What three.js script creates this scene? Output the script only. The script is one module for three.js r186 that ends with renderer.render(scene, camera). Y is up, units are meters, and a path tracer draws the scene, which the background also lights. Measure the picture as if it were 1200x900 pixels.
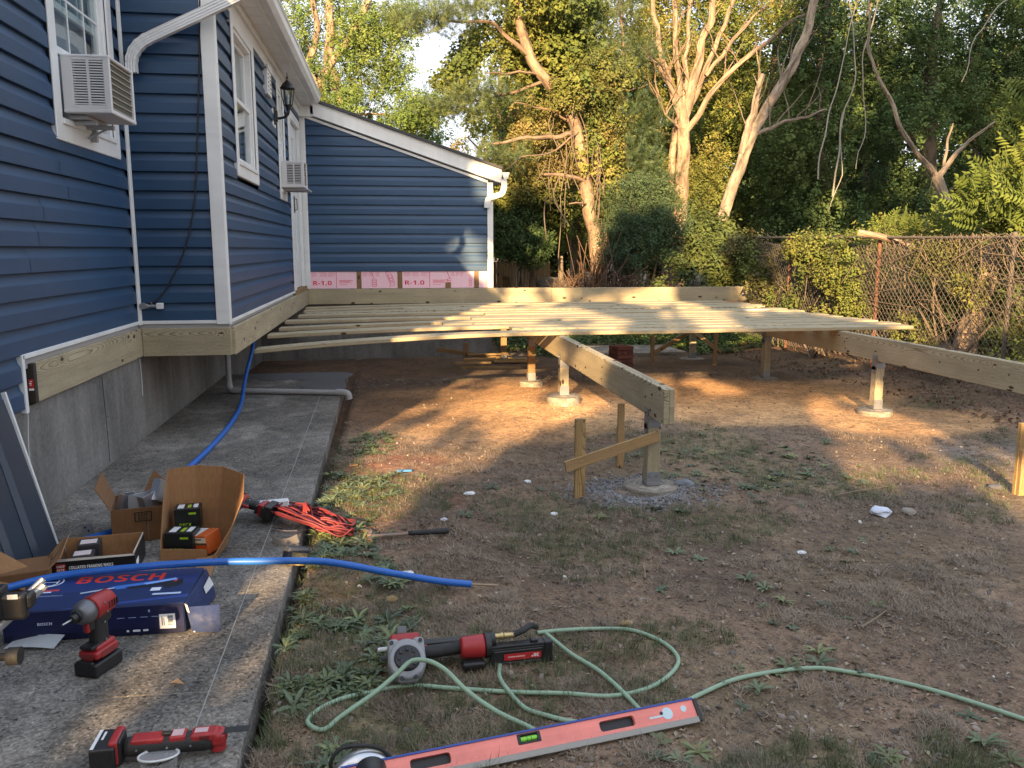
import * as THREE from 'three';
import { mergeGeometries } from 'three/addons/utils/BufferGeometryUtils.js';
import { RoundedBoxGeometry } from 'three/addons/geometries/RoundedBoxGeometry.js';

// ------------------------------------------------------------------ camera, sky, sun, exposure
const scene = new THREE.Scene();
const V = (x, y, z) => new THREE.Vector3(x, y, z);
const camera = new THREE.PerspectiveCamera(49.73, 4 / 3, 0.05, 600);
camera.position.set(0, 1.58, 0);
camera.lookAt(0.14392, 1.58 - 0.16061, -0.97647);
scene.add(camera);

const SUN_EL = 16 * Math.PI / 180;
const SX = -0.3176, SZ = 0.9482;                         // horizontal direction towards the sun
const sunDir = V(SX * Math.cos(SUN_EL), Math.sin(SUN_EL), SZ * Math.cos(SUN_EL));
// clear pale evening sky, brighter and warmer towards the low sun, computed as an equirectangular map
{
  const W = 512, H = 256, d = new Float32Array(W * H * 4), K = 0.43;
  for (let j = 0; j < H; j++) for (let i = 0; i < W; i++) {
    const el = ((j + 0.5) / H - 0.5) * Math.PI, u = (i + 0.5) / W, az = (u - 0.5) * Math.PI * 2, x = Math.cos(el) * Math.cos(az), z = Math.cos(el) * Math.sin(az), y = Math.sin(el);
    const t = Math.pow(Math.max(0, y), 0.55), c = clampD(x * sunDir.x + y * sunDir.y + z * sunDir.z), glow = Math.pow(Math.max(0, c), 3);
    const z0 = [0.58, 0.72, 0.96], h0 = [1.05, 1.05, 1.04], o = (j * W + i) * 4, g = y < 0 ? 0.5 : 1;
    for (let k = 0; k < 3; k++) d[o + k] = K * g * ((h0[k] + (z0[k] - h0[k]) * t) + glow * [1.25, 1.0, 0.68][k]);
    d[o + 3] = 1;
  }
  function clampD(v) { return Math.min(1, Math.max(-1, v)); }
  const t = new THREE.DataTexture(d, W, H, THREE.RGBAFormat, THREE.FloatType); t.mapping = THREE.EquirectangularReflectionMapping; t.magFilter = THREE.LinearFilter; t.minFilter = THREE.LinearFilter; t.wrapS = THREE.RepeatWrapping; t.needsUpdate = true;
  scene.background = t; scene.environment = t;
}
const sun = new THREE.DirectionalLight(new THREE.Color(1, 0.665, 0.33), 5);
sun.target.position.set(0, 0, -8); sun.position.copy(sunDir).multiplyScalar(60).add(sun.target.position);
sun.castShadow = true; sun.shadow.mapSize.set(4096, 4096); sun.shadow.radius = 1;
Object.assign(sun.shadow.camera, { left: -30, right: 30, top: 30, bottom: -30, near: 1, far: 160 });
scene.add(sun, sun.target);
const renderer = new THREE.WebGLRenderer({ antialias: true });
renderer.toneMapping = THREE.LinearToneMapping;
renderer.toneMappingExposure = 3.8;
renderer.outputColorSpace = THREE.SRGBColorSpace;
renderer.shadowMap.enabled = true;

// ------------------------------------------------------------------ small tools
function rngOf(seed) { let s = seed | 0; return () => { s = (s + 0x6d2b79f5) | 0; let t = Math.imul(s ^ (s >>> 15), 1 | s); t = (t + Math.imul(t ^ (t >>> 7), 61 | t)) ^ t; return ((t ^ (t >>> 14)) >>> 0) / 4294967296; }; }
const hash = (x, y, s = 0) => { let h = Math.imul(x | 0, 374761393) + Math.imul(y | 0, 668265263) + Math.imul(s | 0, 2147483647 ^ 0x5bd1e995); h = Math.imul(h ^ (h >>> 13), 1274126177); return ((h ^ (h >>> 16)) >>> 0) / 4294967296; };
function vnoise(x, y, s = 0, per = 0) {
  const xi = Math.floor(x), yi = Math.floor(y), fx = x - xi, fy = y - yi, u = fx * fx * (3 - 2 * fx), v = fy * fy * (3 - 2 * fy);
  const w = (a) => per ? ((a % per) + per) % per : a;
  const a = hash(w(xi), w(yi), s), b = hash(w(xi + 1), w(yi), s), c = hash(w(xi), w(yi + 1), s), d = hash(w(xi + 1), w(yi + 1), s);
  return a + (b - a) * u + (c - a) * v + (a - b - c + d) * u * v;
}
function fbm(x, y, oct = 4, s = 0, per = 0) { let a = 0, m = 0.5, t = 0; for (let i = 0; i < oct; i++) { a += m * vnoise(x, y, s + i * 17, per); t += m; x *= 2; y *= 2; per *= 2; m *= 0.5; } return a / t; }
const clamp = (x, a = 0, b = 1) => Math.min(b, Math.max(a, x));
const sstep = (a, b, x) => { const t = clamp((x - a) / (b - a)); return t * t * (3 - 2 * t); };
const mix = (a, b, t) => a + (b - a) * t;
const mix3 = (a, b, t) => [mix(a[0], b[0], t), mix(a[1], b[1], t), mix(a[2], b[2], t)];

function dataTex(w, h, fn, { srgb = true, wrap = THREE.RepeatWrapping } = {}) {
  const d = new Uint8Array(w * h * 4);
  for (let y = 0; y < h; y++) for (let x = 0; x < w; x++) { const c = fn(x, y), i = (y * w + x) * 4; d[i] = clamp(c[0]) * 255; d[i + 1] = clamp(c[1]) * 255; d[i + 2] = clamp(c[2]) * 255; d[i + 3] = 255; }
  const t = new THREE.DataTexture(d, w, h); t.wrapS = t.wrapT = wrap; t.magFilter = THREE.LinearFilter; t.minFilter = THREE.LinearMipmapLinearFilter; t.generateMipmaps = true;
  if (srgb) t.colorSpace = THREE.SRGBColorSpace; t.needsUpdate = true; return t;
}
function canvasTex(w, h, draw, srgb = true) {
  const c = document.createElement('canvas'); c.width = w; c.height = h; const g = c.getContext('2d'); draw(g, w, h);
  const t = new THREE.CanvasTexture(c); if (srgb) t.colorSpace = THREE.SRGBColorSpace; t.wrapS = t.wrapT = THREE.RepeatWrapping; t.anisotropy = 8; return t;
}
const lin = (r, g, b) => new THREE.Color().setRGB(r, g, b);
function mat(r, g, b, rough = 0.7, extra = {}) { return new THREE.MeshStandardMaterial({ color: lin(r, g, b), roughness: rough, ...extra }); }

const used = new Map();
function numbered(n) { const k = used.get(n) ?? 0; used.set(n, k + 1); return k ? n + '_' + String(k).padStart(3, '0') : n; }
function tag(o, label, category, group) { o.userData.label = label; o.userData.category = category; if (group) o.userData.group = group; return o; }
function thing(name, label, category, [x, y, z] = [0, 0, 0], turn = 0, group) {
  const o = new THREE.Group(); o.name = numbered(name); o.position.set(x, y, z); o.rotation.y = turn; scene.add(o); return tag(o, label, category, group);
}
function shade(o) { o.castShadow = true; o.receiveShadow = true; return o; }
// a part whose geometry is written in world metres: shifted so that it sits right under its (unturned) parents
function part(name, geo, m, parent) {
  const g = Array.isArray(geo) ? merge(geo) : geo, me = shade(new THREE.Mesh(g, m)); me.name = name; parent.add(me);
  const p = V(0, 0, 0); for (let q = parent; q && q !== scene; q = q.parent) p.add(q.position);
  me.position.copy(p).negate(); return me;
}
// a part whose geometry is written in the local metres of its thing
function lpart(name, geo, m, parent) { const me = shade(new THREE.Mesh(Array.isArray(geo) ? merge(geo) : geo, m)); me.name = name; parent.add(me); return me; }
function struct(name, geo, m) { const me = shade(new THREE.Mesh(Array.isArray(geo) ? merge(geo) : geo, m)); me.name = numbered(name); me.userData.kind = 'structure'; scene.add(me); return me; }
function solo(name, geo, m, label, category, group) { // a thing that is one mesh: geometry in world metres, pivot at its base
  const g = Array.isArray(geo) ? merge(geo) : geo; g.computeBoundingBox(); const b = g.boundingBox, c = V((b.min.x + b.max.x) / 2, b.min.y, (b.min.z + b.max.z) / 2);
  g.translate(-c.x, -c.y, -c.z); const me = shade(new THREE.Mesh(g, m)); me.name = numbered(name); me.position.copy(c); scene.add(me); return tag(me, label, category, group);
}
function merge(list) {
  const l = list.filter(Boolean).map((g) => { let q = g.index ? g.toNonIndexed() : g; for (const k of Object.keys(q.attributes)) if (!['position', 'normal', 'uv'].includes(k)) q.deleteAttribute(k); return q; });
  return l.length === 1 ? l[0] : mergeGeometries(l);
}
function geomOf(pos, uv, idx) {
  const g = new THREE.BufferGeometry(); g.setAttribute('position', new THREE.Float32BufferAttribute(pos, 3)); g.setAttribute('uv', new THREE.Float32BufferAttribute(uv, 2)); if (idx) g.setIndex(idx); g.computeVertexNormals(); return g;
}
let uvSeed = 1;
// chamfered box centred at the origin; uv in metres with u along the longest side, shifted per box
function cbox(w, h, d, c = 0.003, u0) {
  const H = [w / 2, h / 2, d / 2], L = w >= h && w >= d ? 0 : h >= d ? 1 : 2, pos = [], uv = [];
  const du = u0 ?? hash(uvSeed++, 7) * 9, dv = hash(uvSeed++, 3) * 5;
  c = Math.min(c, w / 2.5, h / 2.5, d / 2.5);
  const pt = (s, face) => [0, 1, 2].map((a) => s[a] * (H[a] - (a === face ? 0 : c)));
  const push = (p, face) => { pos.push(...p); const o = [0, 1, 2].filter((a) => a !== face); let ua = o.includes(L) ? L : o[0], va = o.find((a) => a !== ua); uv.push(p[ua] + du, p[va] + dv + (face === L ? 0.3 : face * 0.37)); };
  const quad = (ps, fs) => { const e1 = V(...ps[1]).sub(V(...ps[0])), e2 = V(...ps[2]).sub(V(...ps[0])), n = e1.cross(e2), m = ps.reduce((a, p) => a.add(V(...p)), V(0, 0, 0)); const o = n.dot(m) < 0 ? [0, 2, 1, 0, 3, 2] : [0, 1, 2, 0, 2, 3]; for (const k of ps.length === 4 ? o : n.dot(m) < 0 ? [0, 2, 1] : [0, 1, 2]) push(ps[k], fs); };
  for (let a = 0; a < 3; a++) for (const s of [-1, 1]) {
    const b = (a + 1) % 3, e = (a + 2) % 3, mk = (sb, se) => { const v = [0, 0, 0]; v[a] = s; v[b] = sb; v[e] = se; return pt(v, a); };
    quad([mk(-1, -1), mk(1, -1), mk(1, 1), mk(-1, 1)], a);
    for (const sb of [-1, 1]) { const mk2 = (f, se) => { const v = [0, 0, 0]; v[a] = s; v[b] = sb; v[e] = se; return pt(v, f); }; quad([mk2(a, -1), mk2(a, 1), mk2(b, 1), mk2(b, -1)], a); }
    if (a === 0) for (const sb of [-1, 1]) for (const se of [-1, 1]) quad([0, 1, 2].map((f) => { const v = [s, sb, se]; return pt(v, f); }), a);
  }
  const g = new THREE.BufferGeometry(); g.setAttribute('position', new THREE.Float32BufferAttribute(pos, 3)); g.setAttribute('uv', new THREE.Float32BufferAttribute(uv, 2)); g.computeVertexNormals(); return g;
}
const bx = (x0, y0, z0, x1, y1, z1, c = 0.003) => cbox(Math.abs(x1 - x0), Math.abs(y1 - y0), Math.abs(z1 - z0), c).translate((x0 + x1) / 2, (y0 + y1) / 2, (z0 + z1) / 2);
const rb = (w, h, d, r, x = 0, y = 0, z = 0, seg = 2) => new RoundedBoxGeometry(w, h, d, seg, r).translate(x, y, z);
function cyl(r0, r1, h, x = 0, y = 0, z = 0, axis = 'y', seg = 20) { const g = new THREE.CylinderGeometry(r1, r0, h, seg); if (axis === 'x') g.rotateZ(-Math.PI / 2); if (axis === 'z') g.rotateX(Math.PI / 2); return g.translate(x, y, z); }
const curve = (pts, closed = false) => new THREE.CatmullRomCurve3(pts.map((p) => V(...p)), closed, 'centripetal');
const tube = (pts, r, n = 60, seg = 8, closed = false) => new THREE.TubeGeometry(curve(pts, closed), n, r, seg, closed);
function rod(a, b, r, seg = 6) { const A = V(...a), B = V(...b), d = B.clone().sub(A), g = new THREE.CylinderGeometry(r, r, d.length(), seg); g.applyQuaternion(new THREE.Quaternion().setFromUnitVectors(V(0, 1, 0), d.normalize())); return g.translate((a[0] + b[0]) / 2, (a[1] + b[1]) / 2, (a[2] + b[2]) / 2); }
// tapered, slightly knobbly limb along points
function limb(pts, r0, r1, seed = 1, seg = 9, rough = 0.14, bend = 0) {
  if (bend) { const q = [pts[0]]; for (let i = 1; i < pts.length; i++) { const a = pts[i - 1], b = pts[i], L = Math.hypot(b[0] - a[0], b[1] - a[1], b[2] - a[2]); for (const t of [0.33, 0.66]) q.push([0, 1, 2].map((k) => mix(a[k], b[k], t) + (hash(i * 7 + k, Math.round(t * 100), seed + 41) - 0.5) * L * bend)); q.push(b); } pts = q; }
  const c = curve(pts), len = c.getLength(), n = Math.max(8, Math.ceil(len / 0.16)), pos = [], uv = [], idx = [];
  const fr = c.computeFrenetFrames(n, false);
  for (let i = 0; i <= n; i++) {
    const t = i / n, p = c.getPointAt(t), r = mix(r0, r1, Math.pow(t, 0.85));
    for (let j = 0; j <= seg; j++) { const a = j / seg * Math.PI * 2, k = 1 + rough * (fbm(Math.cos(a) * 1.3 + 5, Math.sin(a) * 1.3 + t * len * 1.6, 3, seed) - 0.5) * 2; const q = fr.normals[i].clone().multiplyScalar(Math.cos(a) * r * k).addScaledVector(fr.binormals[i], Math.sin(a) * r * k).add(p); pos.push(q.x, q.y, q.z); uv.push(j / seg * 0.5, t * len * 0.5); }
  }
  for (let i = 0; i < n; i++) for (let j = 0; j < seg; j++) { const a = i * (seg + 1) + j, b = a + seg + 1; idx.push(a, a + 1, b, b, a + 1, b + 1); }
  const e = n * (seg + 1), p = c.getPointAt(1); pos.push(p.x, p.y, p.z); uv.push(0, 0); const tip = pos.length / 3 - 1; for (let j = 0; j < seg; j++) idx.push(e + j, e + j + 1, tip);
  return geomOf(pos, uv, idx);
}

// ------------------------------------------------------------------ shared materials
function woodTex(seed, dark = 0, pithV = -0.04, pithD = 0.03) {
  const W = 1024, H = 192, LW = 2.4, LH = 0.24, R = rngOf(seed), knots = [...Array(5)].map(() => [R() * LW, R() * LH, 0.008 + R() * 0.012]);
  return dataTex(W, H, (x, y) => {
    const u = x / W * LW, v = y / H * LH; let d = pithD + 0.022 * Math.sin(u / LW * Math.PI * 2 + seed) + 0.02 * (vnoise(u / LW * 5, 3, seed, 5) - 0.5), vv = v - LH / 2 - pithV + 0.012 * (vnoise(u / LW * 5, 9, seed, 5) - 0.5);
    let kd = 0, core = 0; for (const [ku, kv, kr] of knots) { let dx = Math.abs(u - ku); dx = Math.min(dx, LW - dx); let dy = Math.abs(v - kv); const q = Math.hypot(dx * 0.45, dy) / kr; kd += Math.exp(-q * q * 0.25) * 0.020; core = Math.max(core, 1 - q * 1.05); }
    const r = Math.hypot(vv * 1.15, d) + kd, ph = r / 0.0062 + 0.25 * vnoise(u / LW * 40, v * 160, seed + 5, 40), f = ph - Math.floor(ph);
    const late = Math.pow(f, 3.2) * (0.55 + 0.45 * vnoise(Math.floor(ph), 2, seed)), grain = fbm(u / LW * 24, v * 700, 2, seed + 9, 24), blot = fbm(u / LW * 7, v * 9, 3, seed + 3, 7);
    let c = mix3([0.70, 0.655, 0.545], [0.37, 0.30, 0.20], late * 0.95); const k = 0.86 + 0.16 * grain + 0.16 * (blot - 0.5); c = c.map((q) => q * k);
    if (core > 0) c = mix3(c, [0.22, 0.14, 0.08], clamp(core * 2.2));
    const ch = vnoise(u / LW * 90, v * 120, seed + 31, 90); if (ch > 0.93) c = c.map((q) => q * 0.85);
    return c.map((q) => q * (1 - dark));
  });
}
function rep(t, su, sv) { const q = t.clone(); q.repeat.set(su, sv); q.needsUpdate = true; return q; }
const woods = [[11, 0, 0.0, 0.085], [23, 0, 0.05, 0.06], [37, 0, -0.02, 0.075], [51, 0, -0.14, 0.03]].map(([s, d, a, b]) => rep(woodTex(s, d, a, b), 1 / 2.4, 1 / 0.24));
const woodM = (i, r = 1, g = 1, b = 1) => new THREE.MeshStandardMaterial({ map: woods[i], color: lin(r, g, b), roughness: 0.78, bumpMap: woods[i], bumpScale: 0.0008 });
const PT = [woodM(0), woodM(1), woodM(2), woodM(3)];
const PTend = mat(0.34, 0.27, 0.15, 0.85);
const darkEnd = mat(0.035, 0.025, 0.018, 0.8);
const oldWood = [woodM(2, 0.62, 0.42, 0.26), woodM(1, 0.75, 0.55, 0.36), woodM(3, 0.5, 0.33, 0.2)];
const stakeWood = [woodM(1, 0.95, 0.74, 0.48), woodM(3, 0.95, 0.72, 0.5)];

const vinylBump = dataTex(256, 256, (x, y) => { const q = fbm(x / 256 * 5, y / 256 * 60, 3, 71, 0) * 0.75 + fbm(x / 256 * 3, y / 256 * 4, 2, 12) * 0.25; return [q, q, q]; }, { srgb: false });
const sidingTex = dataTex(512, 512, (x, y) => { x /= 2; y /= 2; const a = fbm(x / 256 * 4, y / 256 * 4, 5, 5, 4), b = fbm(x / 256 * 8, y / 256 * 90, 2, 6, 8); const k = 0.78 + 0.24 * a + 0.10 * (b - 0.5); const d = 0.10 * sstep(0.6, 0.85, fbm(x / 256 * 3, y / 256 * 9, 4, 9, 0)); return [k + d, k + d * 0.9, k + d * 0.7]; }, { srgb: false });
const sidingM = new THREE.MeshStandardMaterial({ color: lin(0.022, 0.064, 0.138), map: rep(sidingTex, 0.6, 0.9), roughness: 0.46, bumpMap: rep(vinylBump, 0.8, 3), bumpScale: 0.0006 });
const whiteTex = dataTex(256, 256, (x, y) => { const a = fbm(x / 256 * 5, y / 256 * 5, 4, 15, 5), s = fbm(x / 256 * 20, y / 256 * 2, 3, 25, 0); const k = 0.86 + 0.1 * a + 0.06 * s; return [k, k, k * 0.99]; });
const whiteM = new THREE.MeshStandardMaterial({ color: lin(0.78, 0.79, 0.80), map: rep(whiteTex, 0.7, 0.7), roughness: 0.42 });
const whiteMetal = new THREE.MeshStandardMaterial({ color: lin(0.74, 0.75, 0.77), map: rep(whiteTex, 1, 1), roughness: 0.34 });
const softWhite = mat(0.62, 0.63, 0.64, 0.6);
const glassM = new THREE.MeshPhysicalMaterial({ color: lin(0.9, 0.95, 0.95), roughness: 0.03, transmission: 1, thickness: 0, ior: 1.5, specularIntensity: 1 });
const darkRoom = mat(0.05, 0.055, 0.065, 0.9);
const dustTex = dataTex(256, 256, (x, y) => { const u = x / 256, v = y / 256, a = fbm(u * 5, v * 5, 5, 61, 5), sp = vnoise(u * 90, v * 90, 62, 90), st = fbm(u * 3, v * 40, 2, 63, 0); let k = 0.80 + 0.26 * (a - 0.5) + 0.10 * (st - 0.5); if (sp > 0.93) k = 1; if (sp < 0.05) k *= 0.7; return [k, k, k]; }, { srgb: false });
const dustRough = dataTex(128, 128, (x, y) => { const k = 0.55 + 0.45 * fbm(x / 128 * 6, y / 128 * 6, 4, 65, 6); return [k, k, k]; }, { srgb: false });
const worn = (r, g, b, rough, su = 1, sv = 1, lift = 1.2) => new THREE.MeshStandardMaterial({ color: lin(r * lift, g * lift, b * lift), map: rep(dustTex, su, sv), roughness: rough, roughnessMap: dustRough });
const blackM = worn(0.014, 0.014, 0.015, 0.62);
const blackRubber = worn(0.020, 0.0195, 0.019, 0.95);
const steel = new THREE.MeshStandardMaterial({ color: lin(0.5, 0.5, 0.51), metalness: 0.9, roughness: 0.42 });
const galv = new THREE.MeshStandardMaterial({ color: lin(0.24, 0.245, 0.26), metalness: 0.6, roughness: 0.55 });
const toolRed = worn(0.33, 0.020, 0.022, 0.6);

const concTex = dataTex(1024, 1024, (x, y) => {
  const u = x / 1024, v = y / 1024; const big = fbm(u * 3, v * 3, 4, 101, 3), mid = fbm(u * 18, v * 18, 3, 102, 18), fine = fbm(u * 150, v * 150, 2, 103, 150), sp = vnoise(u * 260, v * 260, 104, 260), sp2 = vnoise(u * 170, v * 170, 109, 170);
  let k = 0.47 + 0.17 * (big - 0.5) + 0.16 * (mid - 0.5) + 0.29 * (fine - 0.5) + 0.10 * sstep(0.5, 0.75, fbm(u * 5 + 3, v * 5, 4, 107, 5)) - 0.04; if (sp > 0.84) k += 0.32 * (sp - 0.84) / 0.16; if (sp2 < 0.15) k -= 0.2; const w = 0.02 * (mid - 0.4);
  return [k + w * 1.2 + 0.008, k + w * 0.3, k - w - 0.012];
});
const concBump = dataTex(512, 512, (x, y) => { const u = x / 512, v = y / 512, k = 0.5 * fbm(u * 80, v * 80, 3, 203, 80) + 0.5 * vnoise(u * 130, v * 130, 204, 130); return [k, k, k]; }, { srgb: false });
const padM = new THREE.MeshStandardMaterial({ map: rep(concTex, 1 / 1.5, 1 / 1.5), color: lin(0.83, 0.785, 0.735), roughness: 0.9, bumpMap: rep(concBump, 1 / 0.75, 1 / 0.75), bumpScale: 0.003 });
const wallConcTex = dataTex(512, 512, (x, y) => { const u = x / 512, v = y / 512, b = fbm(u * 4, v * 4, 5, 301, 4), st = fbm(u * 24, v * 2.5, 4, 302, 0), f = fbm(u * 90, v * 90, 2, 303, 90), pit = vnoise(u * 70, v * 70, 305, 70); let k = 0.47 + 0.2 * (b - 0.5) + 0.12 * (st - 0.5) + 0.1 * (f - 0.5); if (pit > 0.955) k -= 0.12; return [k * 1.0, k * 0.985, k * 0.96]; });
const wallConcM = new THREE.MeshStandardMaterial({ map: rep(wallConcTex, 1 / 1.6, 1 / 1.6), color: lin(0.84, 0.83, 0.82), roughness: 0.92, bumpMap: rep(wallConcTex, 1 / 1.6, 1 / 1.6), bumpScale: 0.004 });
const footM = new THREE.MeshStandardMaterial({ map: rep(concTex, 1.2, 1.2), color: lin(1.3, 1.2, 1.05), roughness: 0.9, bumpMap: rep(concBump, 2, 2), bumpScale: 0.003 });
// ------------------------------------------------------------------ the house
const house = thing('house', 'navy blue sided house with white trim, bump-out and low sloping rear wing', 'house', [-2.07, 0, -7.28]);
const P = (name, geo, m, parent = house) => part(name, geo, m, parent);
// walls as mappings: s runs along the wall, y up, n outwards
const WL = { at: (s, y, n) => [-2.092 + n, y, -s] };
const WF = { at: (s, y, n) => [s, y, -7.30 + n] };
const WS = { at: (s, y, n) => [-1.365 + n, y, -s] };
const WG = { at: (s, y, n) => [s, y, -13.875 + n] };
const wbox = (w, s0, s1, y0, y1, n0, n1, c = 0.002) => { const a = w.at(s0, y0, n0), b = w.at(s1, y1, n1); return bx(...a, ...b, c); };
const CH = 0.1524, PROF = [[0.0005, 0.002], [0.0250, 0], [0.0262, 0.004], [0.0242, 0.084], [0.0224, 0.090], [0.0135, 0.103], [0.0062, 0.119], [0.0026, 0.136], [0.0006, 0.1526]];
function course(w, y0, sa, sb, y1 = 99, lift = 0) {                 // sa / sb: numbers or functions of y
  const A = typeof sa === 'function' ? sa : () => sa, B = typeof sb === 'function' ? sb : () => sb, pos = [], uv = [], idx = [], off = hash(Math.round(y0 * 1000), 5) * 3;
  const seg = 14; const prof = PROF.filter(([, y]) => y0 + y <= y1 + 2e-3);
  prof.forEach(([n, y]) => { const a = A(y0 + y), b = B(y0 + y); for (let i = 0; i <= seg; i++) { const s = mix(a, b, i / seg); pos.push(...w.at(s, y0 + y + 0.0016 * (vnoise(s * 0.9, y0 * 7, 18) - 0.5), n + lift + 0.0024 * (vnoise(s * 1.7, y0 * 3, 8) - 0.5))); uv.push(s + off, y0 + y); } });
  const r = seg + 1; for (let j = 0; j + 1 < prof.length; j++) for (let i = 0; i < seg; i++) { const a = j * r + i; idx.push(a, a + 1, a + r, a + r, a + 1, a + r + 1); }
  return geomOf(pos, uv, idx);
}
function courses(w, y0, y1, sa, sb, holes = []) {
  for (let y = y0; y < y1 - 0.01; y += CH) {
    const lo = typeof sa === 'function' ? sa(y) : sa, hi = typeof sb === 'function' ? sb(y) : sb; if (hi - lo < 0.03) continue;
    let spans = [[sa, sb]];
    for (const [h0, h1, hy0, hy1] of holes) if (y + CH * 0.5 > hy0 && y + CH * 0.5 < hy1) spans = spans.flatMap(([a, b]) => { const A = typeof a === 'function' ? a(y) : a, B = typeof b === 'function' ? b(y) : b; return h1 <= A || h0 >= B ? [[a, b]] : [[a, h0], [h1, b]]; });
    for (const [a, b] of spans) { const av = typeof a === 'function' ? a(y) : a, bv = typeof b === 'function' ? b(y) : b; if (bv - av < 0.02) continue; const sm = av + (bv - av) * (0.22 + 0.56 * hash(Math.round(y * 100), Math.round(av * 10), 3)); if (bv - av > 2.2) { P('siding_course', course(w, y, a, sm + 0.03, y1, 0), sidingM); P('siding_course', course(w, y, sm, b, y1, 0.0022), sidingM); } else P('siding_course', course(w, y, a, b, y1), sidingM); }
  }
}
const END = 2.16;                                         // the house corner behind the camera, s = -z
// left wall
courses(WL, 0.985, 4.2, END, 7.26, [[5.80, 7.06, 2.30, 4.05]]);
courses(WL, 0.985 - 2 * CH, 0.985, END, 5.01);
// bump-out front and side, rear gable
courses(WF, 0.985, 3.75, -2.05, -1.43);
courses(WS, 0.985, 3.72, 7.33, 13.86, [[8.0, 9.25, 2.27, 3.66], [11.05, 11.72, 2.24, 3.66], [12.22, 13.79, 0.9, 3.5]]);
const topG = (x) => 3.60 - 0.335 * (x + 1.04);
courses(WG, 1.22, 3.7, -1.27, (y) => Math.min(1.645, -1.04 + (3.60 - y) / 0.335));
// structure behind the siding
P('wall', [bx(-9.5, 0.66, -20, -2.235, 4.20, -END - 0.02, 0), bx(-2.234, 0.66, -2.42, -2.095, 4.20, -END - 0.02, 0), bx(-2.23, 0.74, -20, -1.50, 3.79, -7.43, 0), bx(-2.2, 0.91, -20, 1.70, 2.49, -13.885, 0),
  (() => { const s = new THREE.Shape([[-2.2, 2.49], [1.70, 2.49], [1.70, topG(1.70)], [-2.2, topG(-2.2)]].map((p) => new THREE.Vector2(...p))); return new THREE.ExtrudeGeometry(s, { depth: 6.1, bevelEnabled: false }).translate(0, 0, -19.985); })(),
  (() => { const s = new THREE.Shape([[-9.5, 4.19], [-2.095, 4.19], [-5.8, 7.3]].map((p) => new THREE.Vector2(...p))); return new THREE.ExtrudeGeometry(s, { depth: 17.8, bevelEnabled: false }).translate(0, 0, -19.98); })()], mat(0.03, 0.055, 0.11, 0.6));
P('foundation', [bx(-9.5, -0.5, -20, -2.085, 0.68, -END - 0.01, 0), bx(-2.1, -0.6, -19.9, 1.70, 0.90, -13.93, 0)], wallConcM);
P('crack', [[[-2.0835, 0.68, -7.27], [-2.083, 0.5, -7.285], [-2.0835, 0.36, -7.28]], [[-2.0835, 0.66, -5.06], [-2.083, 0.4, -5.02], [-2.0835, 0.2, -5.06], [-2.083, 0.02, -5.05]]].map((p) => tube(p, 0.004, 24, 5)), mat(0.5, 0.49, 0.46, 0.9));
P('crack', tube([[-2.0838, 0.66, -6.33], [-2.0832, 0.4, -6.345], [-2.0838, 0.02, -6.36]], 0.003, 20, 5), mat(0.06, 0.06, 0.06, 1));
const roofM = mat(0.06, 0.06, 0.065, 0.95);
// main roof: not seen, it shades; bump-out roof and wing roof
const slab = (pts, z0, z1) => new THREE.ExtrudeGeometry(new THREE.Shape(pts.map((p) => new THREE.Vector2(...p))), { depth: z0 - z1, bevelEnabled: false }).translate(0, 0, z1);
P('roof', [slab([[-2.0, 4.12], [-5.8, 7.31], [-5.8, 7.41], [-1.98, 4.20]], -END + 0.03, -20.1), slab([[-9.6, 4.12], [-5.8, 7.31], [-5.8, 7.41], [-9.62, 4.20]], -END + 0.03, -20.1)], roofM);
P('roof', slab([[-2.1, 4.16], [-1.06, 3.90], [-1.05, 3.925], [-2.1, 4.19]], -7.18, -20), roofM);
P('roof', slab([[-1.12, 3.865], [1.86, 2.867], [1.875, 2.90], [-1.11, 3.905]], -13.745, -20.2), roofM);
P('fascia', slab([[-1.16, 3.655], [1.80, 2.665], [1.86, 2.665], [1.86, 2.865], [-1.12, 3.862], [-1.16, 3.862]], -13.79, -13.815), whiteM);
P('fascia', slab([[-2.05, 3.80], [-1.12, 3.80], [-1.12, 3.895], [-2.05, 4.13]], -7.19, -7.215), whiteM);
P('soffit', slab([[-1.16, 3.648], [1.80, 2.658], [1.80, 2.664], [-1.16, 3.654]], -13.815, -13.88), whiteM);
P('frieze_board', slab([[-1.26, 3.62], [1.64, 2.65], [1.64, 2.69], [-1.26, 3.66]], -13.835, -13.858), whiteM);
P('rake_trim', slab([[-1.16, 3.655], [1.84, 2.652], [1.84, 2.670], [-1.16, 3.673]], -13.782, -13.79), whiteM);
// corner and edge trims
P('corner_post', [wbox(WF, -1.445, -1.3365, 0.955, 3.78, 0.0265, 0.038), wbox(WS, 7.2665, 7.335, 0.955, 3.78, 0.0265, 0.0335)], whiteM);
P('corner_post', [wbox(WL, 7.240, 7.285, 0.955, 4.2, 0.0268, 0.040), wbox(WF, -2.066, -2.040, 0.955, 4.2, 0.0268, 0.038)], whiteM);
P('corner_post', [wbox(WG, 1.630, 1.725, 0.945, 2.66, 0.0268, 0.038), bx(1.70, 0.945, -14.0, 1.724, 2.66, -13.88)], whiteM);
P('edge_trim', wbox(WG, -1.34, -1.255, 0.945, 3.66, 0.0268, 0.038), whiteM);
P('edge_trim', [wbox(WL, 5.0, 7.243, 0.962, 0.990, 0.0, 0.036), wbox(WL, 4.985, 5.018, 0.655, 0.988, 0.0, 0.036)], whiteM);
P('edge_trim', wbox(WF, -2.044, -1.447, 0.962, 0.990, 0.0, 0.034), whiteM);
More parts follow.
